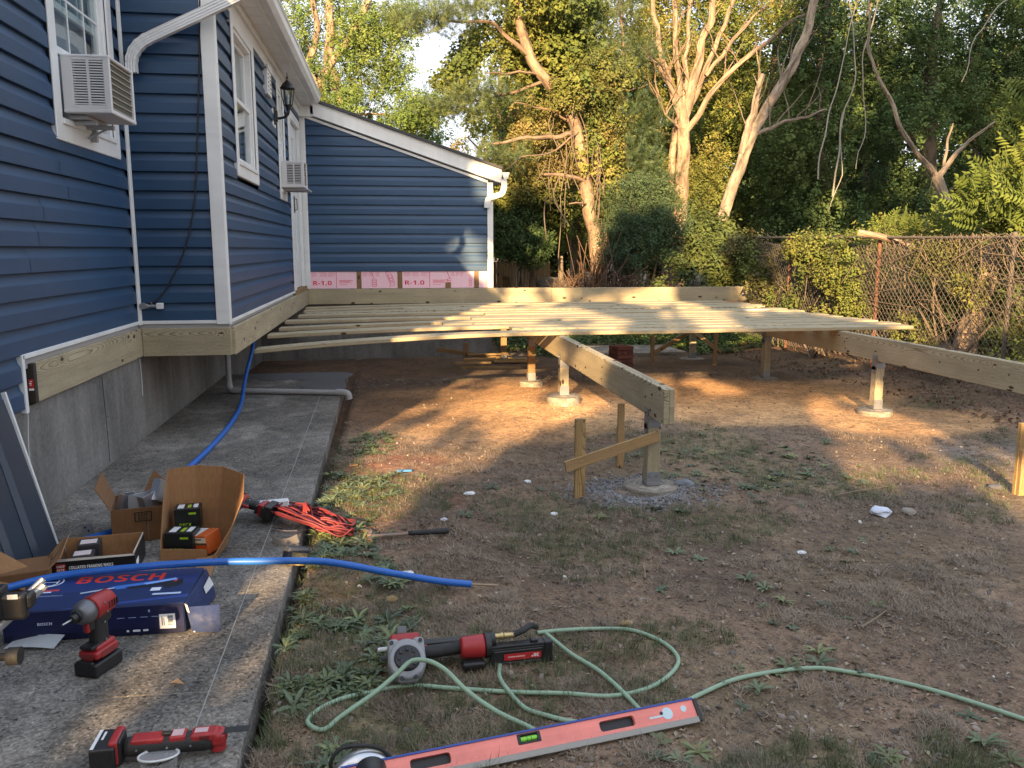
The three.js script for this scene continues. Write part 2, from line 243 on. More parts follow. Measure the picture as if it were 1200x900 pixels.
P('edge_trim', wbox(WS, 7.337, 12.20, 0.962, 0.991, 0.0, 0.034), whiteM);
P('flashing', [wbox(WL, 5.02, 7.31, 0.90, 0.962, 0.001, 0.016), wbox(WF, -2.075, -1.34, 0.925, 0.962, 0.001, 0.018), wbox(WS, 7.30, 12.1, 0.93, 0.962, 0.001, 0.018)], mat(0.33, 0.32, 0.32, 0.7));
// ledger boards
P('ledger_board', bx(-2.088, 0.695, -7.265, -2.048, 0.928, -5.135, 0.004), PT[0]);
P('ledger_end', bx(-2.090, 0.694, -5.1345, -2.045, 0.927, -5.095, 0.003), darkEnd);
P('label', sheet([-2.079, 0.770, -5.0935], [-2.052, 0.770, -5.0935], [-2.052, 0.835, -5.0935], [-2.079, 0.835, -5.0935], 0.0008, 1), new THREE.MeshStandardMaterial({ map: canvasTex(64, 128, (g) => { g.fillStyle = '#c03028'; g.fillRect(0, 0, 64, 128); g.fillStyle = '#fff'; g.fillRect(0, 104, 64, 24); g.fillRect(8, 40, 30, 12); g.fillRect(14, 60, 24, 8); g.fillStyle = '#f6dcd6'; g.fillRect(18, 16, 26, 14); }), roughness: 0.6 }));
P('ledger_board', bx(-2.046, 0.693, -7.292, -1.333, 0.927, -7.252, 0.004), PT[1]);
P('ledger_board', bx(-1.343, 0.693, -10.05, -1.303, 0.930, -7.2935, 0.004), PT[2]);
P('ledger_board', bx(-1.343, 0.694, -13.845, -1.303, 0.931, -10.053, 0.004), PT[1]);
P('bump_floor', bx(-2.08, 0.69, -13.84, -1.345, 0.74, -7.295, 0), darkRoom);
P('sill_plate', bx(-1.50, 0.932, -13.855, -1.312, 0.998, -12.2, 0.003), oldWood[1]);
// lower strip of the rear gable: pink foam sheathing with red print, studs between
const foamTex = (k) => canvasTex(512, 256, (g, w, h) => {
  g.fillStyle = '#ecc4d0'; g.fillRect(0, 0, w, h);
  for (let i = 0; i < 900; i++) { g.fillStyle = `rgba(${200 + hash(i, k) * 40},${150 + hash(i, k + 3) * 30},170,0.18)`; g.fillRect(hash(i, k + 1) * w, hash(i, k + 2) * h, 30, 3); }
  g.fillStyle = '#cf3048'; g.strokeStyle = '#d2506a';
  if (k === 0 || k === 2) { g.font = 'bold 92px sans-serif'; g.fillText('R-1.0', k ? 18 : 22, 205); g.lineWidth = 3; g.strokeRect(285, 10, 3, 236); g.font = 'bold 40px sans-serif'; g.fillText('▲ ▪ ▲ ▪', 318, 96); g.fillRect(318, 132, 150, 8); g.fillRect(318, 150, 120, 8); g.fillRect(318, 168, 140, 6); g.fillRect(318, 196, 90, 6); }
  g.font = '15px sans-serif'; g.fillStyle = 'rgba(205,70,96,.75)'; for (let r = 0; r < 5; r++) for (let q = 0; q < 3; q++) g.fillRect(14 + q * 92, 18 + r * 13, 50 + hash(r, q, k) * 34, 4);
  if (k >= 1) { const x = k === 1 ? 175 : k === 2 ? 498 : 420; g.lineWidth = 7; g.beginPath(); g.moveTo(x - 30, 0); g.lineTo(x, 110); g.stroke(); for (let i = 0; i < 4; i++) { g.beginPath(); g.ellipse(x + 6, 130 + i * 28, 34, 15, 0.1, 0, 7); g.stroke(); } }
  if (k === 1) { g.lineWidth = 6; for (let i = 0; i < 4; i++) { g.beginPath(); g.ellipse(390 + i * 16, 50 + i * 45, 60 - i * 9, 34, 0.8, 0, 7); g.stroke(); } g.beginPath(); g.moveTo(350, 0); g.quadraticCurveTo(420, 120, 400, 256); g.stroke(); }
});
[[-1.262, -0.522], [-0.446, 0.139], [0.217, 1.02], [1.022, 1.406], [1.485, 1.634]].forEach(([a, b], i) => {
  const g = new THREE.BoxGeometry(b - a, 0.275, 0.01).translate((a + b) / 2, 1.083, -13.868);
  P('foam_panel', g, new THREE.MeshStandardMaterial({ map: foamTex(i), roughness: 0.75 }));
});
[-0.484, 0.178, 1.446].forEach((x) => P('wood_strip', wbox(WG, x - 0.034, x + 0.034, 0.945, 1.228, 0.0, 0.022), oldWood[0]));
P('wood_block', wbox(WG, 0.925, 1.015, 0.945, 1.035, 0.008, 0.026), oldWood[0]);

// windows: frame with sashes, panes and muntins under it
function windowAt(w, s0, s1, y0, y1, { casing = 0.09, sashLift = 0, muntins = false, name = 'window' } = {}) {
  const fr = P(name, [wbox(w, s0 - 0.008, s0 + casing, y0 + 0.003, y1 - 0.003, 0.0268, 0.040, 0.004), wbox(w, s1 - casing, s1 + 0.008, y0 + 0.003, y1 - 0.003, 0.0268, 0.040, 0.004), wbox(w, s0 - 0.004, s1 + 0.004, y0 - 0.01, y0 + casing * 1.1, 0.0, 0.0385, 0.004), wbox(w, s0 - 0.004, s1 + 0.004, y1 - casing, y1 + 0.008, 0.0, 0.0385, 0.004),
    wbox(w, s0 + casing - 0.004, s0 + casing + 0.045, y0 + casing, y1 - casing, -0.07, 0.022, 0.003), wbox(w, s1 - casing - 0.045, s1 - casing + 0.004, y0 + casing, y1 - casing, -0.07, 0.022, 0.003), wbox(w, s0 + casing, s1 - casing, y1 - casing - 0.035, y1 - casing + 0.004, -0.07, 0.0215, 0.003)], whiteM);
  part('sill', wbox(w, s0 + casing - 0.012, s1 - casing + 0.012, y0 + casing * 1.1 - 0.018, y0 + casing * 1.1 + 0.02, -0.07, 0.052, 0.004), whiteM, fr);
  part('back_panel', wbox(w, s0 + casing, s1 - casing, y0 + casing, y1 - casing, -0.115, -0.108, 0), darkRoom, fr);
  const a = s0 + casing + 0.045, b = s1 - casing - 0.045, mid = y0 + (y1 - y0) * 0.5, lo = y0 + casing * 1.1 + 0.02, hi = y1 - casing - 0.035;
  const sash = (p, q, n) => {
    part('sash', [wbox(w, a, a + 0.045, p, q, n - 0.03, n, 0.003), wbox(w, b - 0.045, b, p, q, n - 0.03, n, 0.003), wbox(w, a + 0.002, b - 0.002, p - 0.002, p + 0.048, n - 0.029, n + 0.001, 0.003), wbox(w, a + 0.002, b - 0.002, q - 0.04, q + 0.002, n - 0.029, n + 0.001, 0.003)], whiteM, fr);
    part('pane', wbox(w, a + 0.044, b - 0.044, p + 0.047, q - 0.039, n - 0.018, n - 0.014, 0), glassM, fr);
    if (muntins) { const m = [1, 2].map((i) => wbox(w, mix(a, b, i / 3) - 0.007, mix(a, b, i / 3) + 0.007, p + 0.045, q - 0.04, n - 0.0125, n - 0.007, 0)); m.push(wbox(w, a + 0.044, b - 0.044, (p + q) / 2 - 0.007, (p + q) / 2 + 0.007, n - 0.0122, n - 0.0065, 0)); part('muntin', m, softWhite, fr); }
  };
  sash(mid - 0.02, hi, -0.035);
  sash(lo + sashLift, mid + 0.025 + sashLift, 0.0);
  return fr;
}
const win1 = windowAt(WL, 5.80, 7.06, 2.28, 4.05, { casing: 0.105, sashLift: 0.42, muntins: true });
part('side_panel', [wbox(WL, 6.52, 6.86, 2.42, 2.83, -0.03, -0.02)], softWhite, win1);
part('curtain', [wbox(WL, 5.95, 6.9, 2.4, 3.95, -0.105, -0.10, 0)], mat(0.34, 0.34, 0.38, 0.9), win1);
const win2 = windowAt(WS, 8.0, 9.25, 2.25, 3.66, { casing: 0.10 });
part('curtain', wbox(WS, 8.1, 9.15, 2.4, 3.56, -0.105, -0.10, 0), mat(0.22, 0.23, 0.26, 0.9), win2);
windowAt(WS, 11.05, 11.72, 2.22, 3.66, { casing: 0.09 });
// the rear door beside the gable
const door = P('door', [wbox(WS, 12.45, 13.70, 1.0, 3.42, -0.06, -0.02, 0.003), wbox(WS, 12.5, 12.58, 1.35, 3.3, -0.02, -0.006), wbox(WS, 13.2, 13.3, 1.35, 3.3, -0.02, -0.006), wbox(WS, 12.58, 13.2, 1.25, 1.4, -0.02, -0.006), wbox(WS, 12.58, 13.2, 3.2, 3.34, -0.02, -0.006)], whiteM);
part('frame', [wbox(WS, 12.19, 12.45, 0.96, 3.55, 0.0268, 0.040, 0.004), wbox(WS, 12.24, 12.45, 0.96, 3.55, -0.05, 0.0266, 0.004), wbox(WS, 13.70, 13.80, 0.96, 3.55, -0.02, 0.03, 0.004), wbox(WS, 12.3, 13.78, 3.42, 3.548, -0.02, 0.029, 0.004)], whiteM, door);
part('pane', wbox(WS, 12.58, 13.2, 1.4, 3.2, -0.015, -0.011, 0), glassM, door);
part('handle', [wbox(WS, 12.98, 13.03, 2.12, 2.36, -0.02, 0.002), rod(WS.at(13.0, 2.16, 0.03), WS.at(13.0, 2.32, 0.03), 0.008), rod(WS.at(13.0, 2.16, 0.0), WS.at(13.0, 2.16, 0.03), 0.007), rod(WS.at(13.0, 2.32, 0), WS.at(13.0, 2.32, 0.03), 0.007)], mat(0.1, 0.09, 0.07, 0.4), door);
// eave of the bump-out: frieze, soffit panels, fascia, gutter
P('frieze_board', [wbox(WS, 7.30, 13.85, 3.64, 3.80, 0.0, 0.036, 0.004), wbox(WS, 7.30, 13.85, 3.745, 3.80, 0.03, 0.075, 0.008)], whiteM);
P('frieze_board', bx(-1.345, 3.63, -13.85, -1.115, 3.80, -13.79), whiteM);
for (let i = 0; i < 22; i++) P('soffit_panel', bx(-1.36, 3.80, -7.20 - (i + 1) * 0.305, -1.14, 3.808, -7.20 - i * 0.305 - 0.007, 0.002), whiteM);
P('fascia', bx(-1.145, 3.785, -13.9, -1.110, 3.95, -7.18, 0.003), whiteM);
const gut = (z0, z1) => slab([[-1.109, 3.80], [-1.035, 3.80], [-0.995, 3.84], [-0.985, 3.90], [-0.97, 3.915], [-0.97, 3.93], [-0.985, 3.93], [-0.992, 3.905], [-1.002, 3.845], [-1.039, 3.808], [-1.101, 3.808], [-1.101, 3.925], [-1.109, 3.93]], z0, z1);
P('gutter', [gut(-7.16, -13.64), slab([[-1.109, 3.80], [-1.03, 3.80], [-0.995, 3.84], [-0.985, 3.90], [-0.97, 3.93], [-1.109, 3.93]], -7.155, -7.16)], whiteMetal);
// ribbed downspout swinging across the front of the bump-out to the inner corner
const dspProfile = (() => { const s = new THREE.Shape(), pts = [], a = 0.04, b = 0.03; for (let i = 0; i <= 8; i++) pts.push([-a + 2 * a * i / 8, b - (i % 2 ? 0.004 : 0)]); for (let i = 0; i <= 4; i++) pts.push([a, b - 2 * b * i / 4]); for (let i = 0; i <= 8; i++) pts.push([a - 2 * a * i / 8, -b + (i % 2 ? 0.004 : 0)]); return pts; })();
function spout(pts, prof, upA, scale = () => 1) {         // sweep a closed profile along a polyline; upA = the profile's first axis hint
  const pos = [], uv = [], idx = []; let L = 0;
  pts.forEach((p, i) => { const a = V(...pts[Math.max(0, i - 1)]), b = V(...pts[Math.min(pts.length - 1, i + 1)]), t = b.sub(a).normalize(), e1 = V(...upA).addScaledVector(t, -V(...upA).dot(t)).normalize(), e2 = t.clone().cross(e1); if (i) L += V(...p).distanceTo(V(...pts[i - 1])); prof.forEach(([x, y], j) => { const k = scale(i), q = V(...p).addScaledVector(e1, y * k).addScaledVector(e2, x * k); pos.push(q.x, q.y, q.z); uv.push(j * 0.01, L); }); });
  const n = prof.length; for (let i = 0; i + 1 < pts.length; i++) for (let j = 0; j < n; j++) { const a = i * n + j, b = i * n + (j + 1) % n; idx.push(a, b, a + n, a + n, b, b + n); }
  return geomOf(pos, uv, idx).toNonIndexed();
}
const elbow = (c, from, to, n) => { const o = []; for (let i = 0; i <= n; i++) { const t = i / n; o.push([(1 - t) ** 2 * from[0] + 2 * t * (1 - t) * c[0] + t * t * to[0], (1 - t) ** 2 * from[1] + 2 * t * (1 - t) * c[1] + t * t * to[1], (1 - t) ** 2 * from[2] + 2 * t * (1 - t) * c[2] + t * t * to[2]]); } return o; };
const flat = (g) => { const q = g.toNonIndexed ? g : g; q.computeVertexNormals(); return q; };
const dZ = -7.17;
const dsp = P('downspout', [flat(spout([[-1.02, 3.80, dZ], [-1.02, 3.72, dZ]], dspProfile, [0, 0, 1])), flat(spout([...elbow([-1.03, 3.62, dZ], [-1.02, 3.72, dZ], [-1.12, 3.545, dZ], 6)], dspProfile, [0, 0, 1], (i) => i % 2 ? 1.05 : 0.97)), flat(spout([[-1.12, 3.545, dZ], [-1.80, 3.215, dZ]], dspProfile, [0, 0, 1])), flat(spout([...elbow([-1.945, 3.145, dZ], [-1.80, 3.215, dZ], [-1.955, 3.02, dZ], 8)], dspProfile, [0, 0, 1], (i) => i % 2 ? 1.06 : 0.96)), flat(spout([[-1.955, 3.02, dZ], [-1.955, 2.945, dZ]], dspProfile, [0, 0, 1]))], whiteMetal);
// eave end of the wing: gutter end and elbow
P('gutter', slab([[1.865, 2.80], [1.90, 2.70], [1.93, 2.70], [1.965, 2.74], [1.985, 2.80], [1.985, 2.815], [1.865, 2.815]].map(([x, y]) => [x, y]), -13.755, -20), whiteMetal);
P('downspout', flat(spout([[1.90, 2.70, -13.795], [1.90, 2.60, -13.795], ...elbow([1.88, 2.47, -13.795], [1.89, 2.56, -13.795], [1.80, 2.455, -13.795], 5), ...elbow([1.62, 2.43, -13.795], [1.73, 2.43, -13.795], [1.62, 2.31, -13.795], 6), [1.62, 2.25, -13.795]], dspProfile, [0, 0, 1], () => 1.15)), whiteMetal);
// louvred vent box on the side wall
const vent = P('vent', [wbox(WS, 10.1, 10.42, 3.32, 3.62, 0.0, 0.06, 0.006), wbox(WS, 10.1, 10.42, 3.59, 3.64, 0.0, 0.075, 0.006)], whiteM);
for (let i = 0; i < 5; i++) part('slot', [wbox(WS, 10.13, 10.2, 3.36 + i * 0.045, 3.375 + i * 0.045, 0.055, 0.0612, 0), wbox(WS, 10.3, 10.38, 3.36 + i * 0.045, 3.375 + i * 0.045, 0.055, 0.0612, 0)], blackM, vent);
P('mounting_block', wbox(WS, 10.74, 10.98, 3.02, 3.34, 0.0, 0.022, 0.004), whiteM);

// lantern on the side wall
{
  const y0 = 3.19, z0 = -10.86, X = -1.343, t = thing('wall_lantern', 'black carriage style wall lantern with glass panes on the blue side wall', 'lantern', [X, y0, z0]);
  lpart('wall_plate', [rb(0.02, 0.2, 0.11, 0.008, 0.01, 0, 0), rb(0.03, 0.13, 0.07, 0.01, 0.025, 0, 0)], blackM, t);
  lpart('arm', tube([[0.03, -0.03, 0], [0.09, -0.02, 0], [0.14, 0.0, 0], [0.17, 0.04, 0], [0.17, 0.075, 0]], 0.016, 24, 8), blackM, t);
  lpart('base', [cyl(0.018, 0.035, 0.06, 0.17, 0.09, 0), cyl(0.05, 0.056, 0.02, 0.17, 0.125, 0, 'y', 6)], blackM, t);
  const cage = []; for (let i = 0; i < 6; i++) { const a = i / 6 * 6.283; cage.push(rod([0.17 + 0.05 * Math.cos(a), 0.13, 0.05 * Math.sin(a)], [0.17 + 0.08 * Math.cos(a), 0.32, 0.08 * Math.sin(a)], 0.006, 5)); }
  lpart('cage', cage, blackM, t);
  lpart('glass', new THREE.CylinderGeometry(0.077, 0.048, 0.18, 6, 1, true).translate(0.17, 0.228, 0), glassM, t);
  lpart('candle', [cyl(0.012, 0.012, 0.07, 0.17, 0.17, 0), new THREE.SphereGeometry(0.02, 10, 8).scale(1, 1.6, 1).translate(0.17, 0.235, 0)], softWhite, t);
  lpart('cap', [new THREE.LatheGeometry([[0.0, 0.13], [0.012, 0.1], [0.03, 0.085], [0.065, 0.05], [0.075, 0.03], [0.10, 0.0], [0.085, -0.005]].map((p) => new THREE.Vector2(...p)), 6).translate(0.17, 0.325, 0), cyl(0.008, 0.004, 0.07, 0.17, 0.48, 0), new THREE.SphereGeometry(0.014, 8, 6).translate(0.17, 0.455, 0)], blackM, t);
}
// air conditioners in the windows
function aircon(label, x, y, z, w, h, d, slats) {        // box runs out in +x, width along z
  const t = thing('air_conditioner', label, 'air conditioner', [x, y, z], 0, undefined), g = 0.022;
  const shell = mat(0.60, 0.60, 0.60, 0.5), lou = [], x0 = 0.07, x1 = d - 0.045, y0 = 0.05, y1 = h - 0.035, zf = w / 2;
  lpart('casing', [bx(0, 0, -zf, d, 0.03, zf, 0.006), bx(0, h - 0.02, -zf, d, h, zf, 0.006), bx(0.002, 0.02, -zf + 0.002, x0, h - 0.01, zf - 0.002, 0.004), bx(d - 0.045, 0.02, -zf + 0.002, d - 0.003, h - 0.01, -zf + 0.03, 0.004), bx(d - 0.045, 0.02, zf - 0.03, d - 0.003, h - 0.01, zf - 0.002, 0.004), bx(x0 - 0.01, 0.028, zf - 0.02, x1 + 0.01, y0, zf - 0.002, 0.002), bx(x0 - 0.01, y1, zf - 0.02, x1 + 0.01, h - 0.018, zf - 0.002, 0.002), bx(x0 - 0.01, 0.028, -zf + 0.003, x1 + 0.01, h - 0.018, -zf + 0.02, 0.002)], shell, t);
  lpart('core', bx(0.05, 0.025, -zf + 0.02, d - 0.05, h - 0.02, zf - 0.05, 0), mat(0.02, 0.022, 0.022, 0.7), t);
  for (let i = 0; i < slats; i++) { const yy = mix(y0, y1, (i + 0.5) / slats); lou.push(bx(x0, yy - 0.0045, zf - 0.014, x1, yy + 0.0045, zf - 0.003, 0.001)); }
  lou.forEach((q) => lpart('louver', q, shell, t));
  lpart('divider', bx((x0 + x1) / 2 - 0.008, y0, zf - 0.016, (x0 + x1) / 2 + 0.008, y1, zf - 0.0025, 0.001), shell, t);
  const coil = []; for (let i = 0; i < 46; i++) { const zz = mix(-zf + 0.035, zf - 0.035, i / 45); coil.push(new THREE.BoxGeometry(0.02, h - 0.05, 0.002).translate(d - 0.03, h / 2, zz)); }
  lpart('coil_fins', coil, new THREE.MeshStandardMaterial({ color: lin(0.35, 0.34, 0.3), metalness: 0.7, roughness: 0.5 }), t);
  const bars = []; for (let i = 1; i < 9; i++) bars.push(bx(d - 0.018, h * i / 9 - 0.003, -zf + 0.02, d - 0.012, h * i / 9 + 0.003, zf - 0.02, 0)); lpart('guard_bars', bars, new THREE.MeshStandardMaterial({ color: lin(0.5, 0.48, 0.42), metalness: 0.5, roughness: 0.4 }), t);
  return t;
}
const ac1 = aircon('large white window air conditioner above the left wall ledger, with slatted side', -2.06, 2.455, -6.215, 0.53, 0.365, 0.30, 17);
lpart('bracket', [bx(0.0, -0.06, -0.1, 0.2, -0.03, -0.07), bx(0.0, -0.06, 0.12, 0.16, -0.035, 0.15), rod([0.18, -0.04, -0.085], [0.02, -0.12, -0.085], 0.008), bx(0.01, -0.13, -0.22, 0.05, -0.0, -0.18), bx(0.01, -0.03, -0.2, 0.12, -0.004, 0.2)], mat(0.38, 0.39, 0.4, 0.5), ac1);
const ac2 = aircon('small white window air conditioner on a bracket beside the rear door', -1.33, 2.36, -11.385, 0.44, 0.33, 0.29, 12);
lpart('bracket', [bx(0.0, -0.035, -0.2, 0.34, -0.012, -0.16), bx(0.0, -0.035, 0.1, 0.34, -0.012, 0.14), bx(0.3, -0.03, -0.22, 0.33, -0.014, 0.16)], mat(0.3, 0.31, 0.33, 0.5), ac2);
// black cable hanging down the bump-out front, and the hose tap at its foot
solo('hanging_cable', tube([[-1.42, 4.1, -7.262], [-1.434, 3.513, -7.262], [-1.47, 3.0, -7.262], [-1.52, 2.41, -7.262], [-1.57, 1.94, -7.262], [-1.66, 1.594, -7.262], [-1.775, 1.352, -7.262], [-1.90, 1.17, -7.262], [-1.985, 1.115, -7.25]], 0.0065, 80, 6), blackRubber, 'black cable hanging down the blue wall and curving to the hose tap', 'cable');
{
  const t = thing('hose_tap', 'small metal hose tap with white cap beside the inner corner trim', 'tap', [-2.02, 1.115, -7.255]);
  lpart('body', [cyl(0.028, 0.028, 0.02, 0, 0, 0, 'z'), cyl(0.012, 0.012, 0.1, 0.07, 0, 0.01, 'x'), cyl(0.02, 0.02, 0.02, 0.035, 0, 0.01, 'x'), rod([0.07, 0.0, 0.01], [0.07, 0.03, 0.02], 0.006)], steel, t);
  lpart('cap', rb(0.055, 0.05, 0.045, 0.008, 0.135, 0, 0.015), whiteM, t);
}
// ------------------------------------------------------------------ ground, path, deck frame
function gh(x, z) {                                       // height of the lawn
  let y = -0.055 - 0.022 * clamp(-z - 6, 0, 60) + 0.0016 * clamp(-z - 14, 0, 30) ** 1.5 * (1);
  if (z < -14) y = Math.max(y, -0.24) + 0.022 * clamp(-z - 14, 0, 40) ;
  y += 0.05 * (fbm(x * 0.5 + 3, z * 0.5, 3, 401) - 0.5) + 0.028 * (fbm(x * 2.2, z * 2.2, 3, 402) - 0.5) + 0.012 * (vnoise(x * 8, z * 8, 403) - 0.5);
  y += 0.10 * Math.exp(-(((x - 1.75) / 0.9) ** 2 + ((z + 8.5) / 1.3) ** 2)) + 0.03 * Math.exp(-(((x - 4.5) / 1.0) ** 2 + ((z + 9) / 1.4) ** 2));
  y += 0.14 * sstep(5.6, 7.0, x) * sstep(3, -6, z) + 0.05 * clamp(x - 7, 0, 20) * sstep(0, -8, z);
  return y;
}
const inPad = (x, z) => x < -0.47 && x > -2.2 && z < 2.2 && z > -10.9;
// colour zones of the soil (its own colour: turf, sand, mulch, dark loam)
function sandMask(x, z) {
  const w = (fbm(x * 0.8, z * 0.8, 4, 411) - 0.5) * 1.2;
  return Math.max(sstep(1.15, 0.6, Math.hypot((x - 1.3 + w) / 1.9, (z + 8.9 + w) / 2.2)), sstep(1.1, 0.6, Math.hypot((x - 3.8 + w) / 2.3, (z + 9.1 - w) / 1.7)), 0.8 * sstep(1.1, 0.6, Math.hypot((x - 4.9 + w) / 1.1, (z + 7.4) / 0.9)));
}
function soil(x, z) {
  const n = fbm(x * 0.8, z * 0.8, 4, 411), n2 = fbm(x * 3, z * 3, 3, 412), w = (n - 0.5) * 1.2;
  let c = mix3([0.185, 0.138, 0.102], [0.135, 0.102, 0.078], n2);
  c = mix3(c, [0.215, 0.175, 0.115], sstep(0.5, 0.72, n) * 0.6); c = mix3(c, [0.115, 0.115, 0.06], sstep(0.55, 0.75, fbm(x * 1.1 + 4, z * 1.1, 3, 1005)) * 0.5);                                              // dry turf
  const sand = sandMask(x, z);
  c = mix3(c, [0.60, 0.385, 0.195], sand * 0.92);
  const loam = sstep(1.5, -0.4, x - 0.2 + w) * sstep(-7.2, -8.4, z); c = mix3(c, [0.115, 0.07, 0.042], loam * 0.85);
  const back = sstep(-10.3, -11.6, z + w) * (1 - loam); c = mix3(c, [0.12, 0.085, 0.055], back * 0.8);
  const red = sstep(0.9, 0.3, Math.hypot((x - 0.05) / 0.75, (z + 5.9) / 1.7)) * sstep(0.35, 0.6, fbm(x * 2, z * 2, 3, 415)); c = mix3(c, [0.26, 0.105, 0.06], red * 0.75);
  const grav = sstep(1.0, 0.5, Math.hypot((x - 1.65 + w * 0.3) / 0.6, (z + 5.25) / 0.5)); c = mix3(c, [0.17, 0.17, 0.175], grav * 0.8);
  const blue = sstep(1.0, 0.4, Math.hypot((x - 4.9) / 0.8, (z + 5.9 + w) / 0.7)); c = mix3(c, [0.19, 0.185, 0.19], blue * 0.7);
  const cl = fbm(x * 5 + 2, z * 5, 3, 421), cl2 = fbm(x * 11, z * 11 + 5, 2, 422); c = c.map((q) => q * (0.50 + 0.62 * cl + 0.30 * cl2)); const damp = sstep(0.55, 0.3, fbm(x * 1.3 + 9, z * 1.3, 3, 418)); c = c.map((q) => q * (1 - 0.32 * damp));
  return c;
}
const soilTex = canvasTex(1024, 1024, (g, W, H) => {
  g.fillStyle = '#b8aea4'; g.fillRect(0, 0, W, H); const R = rngOf(99);
  const wrapDraw = (x, y, fn) => { for (const ox of [0, -W, W]) for (const oy of [0, -H, H]) { if (x + ox < -60 || x + ox > W + 60 || y + oy < -60 || y + oy > H + 60) continue; g.save(); g.translate(x + ox, y + oy); fn(); g.restore(); } };
  for (let i = 0; i < 2600; i++) { const x = R() * W, y = R() * H, r = 4 + R() * 22, k = R(); wrapDraw(x, y, () => { g.fillStyle = k > 0.5 ? `rgba(225,215,205,${0.05 + R() * 0.1})` : `rgba(70,58,48,${0.06 + R() * 0.16})`; g.beginPath(); g.ellipse(0, 0, r, r * (0.4 + 0.6 * R()), R() * 3, 0, 7); g.fill(); }); }
  for (let i = 0; i < 9000; i++) { const x = R() * W, y = R() * H, l = 6 + R() * 34, a = R() * 6.28, k = R(), b = (R() - 0.5) * 14; wrapDraw(x, y, () => { g.rotate(a); g.strokeStyle = k > 0.45 ? `rgba(${225 + R() * 30},${212 + R() * 30},${180 + R() * 40},${0.25 + R() * 0.5})` : `rgba(${60 + R() * 40},${48 + R() * 30},${40},${0.25 + R() * 0.5})`; g.lineWidth = 0.8 + R() * 1.8; g.beginPath(); g.moveTo(0, 0); g.quadraticCurveTo(l / 2, b, l, 0); g.stroke(); }); }
  for (let i = 0; i < 2600; i++) { const x = R() * W, y = R() * H, r = 0.8 + R() * R() * 5, k = R(); wrapDraw(x, y, () => { g.fillStyle = k > 0.6 ? `rgba(240,236,230,${0.4 + R() * 0.4})` : `rgba(48,40,34,${0.4 + R() * 0.4})`; g.beginPath(); g.ellipse(0, 0, r, r * 0.7, R() * 3, 0, 7); g.fill(); }); }
});
const soilBump = dataTex(512, 512, (x, y) => { const u = x / 512, v = y / 512, k = 0.6 * fbm(u * 24, v * 24, 4, 431, 24) + 0.4 * vnoise(u * 90, v * 90, 432, 90); return [k, k, k]; }, { srgb: false });
{
  const line = (a, b, d0, c0, c1, grow) => { const o = []; let p = c0; while (p > a) { o.unshift(p); p -= d0 * Math.max(1, 1 + (c0 - p) * grow); } o.unshift(a); const q = []; p = c0 + d0; while (p < c1) { q.push(p); p += d0; } while (p < b) { q.push(p); p += d0 * (1 + (p - c1) * grow); } q.push(b); return [...o, ...q]; };
  const xs = line(-90, 120, 0.055, -1.0, 6.4, 0.9), zs = line(-160, 60, 0.055, -7, -1.6, 0.22);
  const pos = [], uv = [], col = [], idx = [];
  for (const z of zs) for (const x of xs) {
    let y = gh(x, z); if (inPad(x, z) || (x < -0.5 && x > -9.4 && z < 2 && z > -20)) y = Math.min(y, -0.2) ; if (x <= -0.47 && x > -0.56) y -= 0.02;
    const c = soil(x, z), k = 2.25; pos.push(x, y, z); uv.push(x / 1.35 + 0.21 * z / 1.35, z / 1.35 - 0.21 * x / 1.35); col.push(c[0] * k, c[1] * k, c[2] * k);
  }
  const n = xs.length; for (let j = 0; j + 1 < zs.length; j++) for (let i = 0; i + 1 < n; i++) { const a = j * n + i; idx.push(a, a + n, a + 1, a + 1, a + n, a + n + 1); }
  const g = geomOf(pos, uv, idx); g.setAttribute('color', new THREE.Float32BufferAttribute(col, 3));
  struct('ground', g, new THREE.MeshStandardMaterial({ map: soilTex, vertexColors: true, roughness: 0.96, bumpMap: rep(soilBump, 1.1, 1.1), bumpScale: 0.012 }));
}
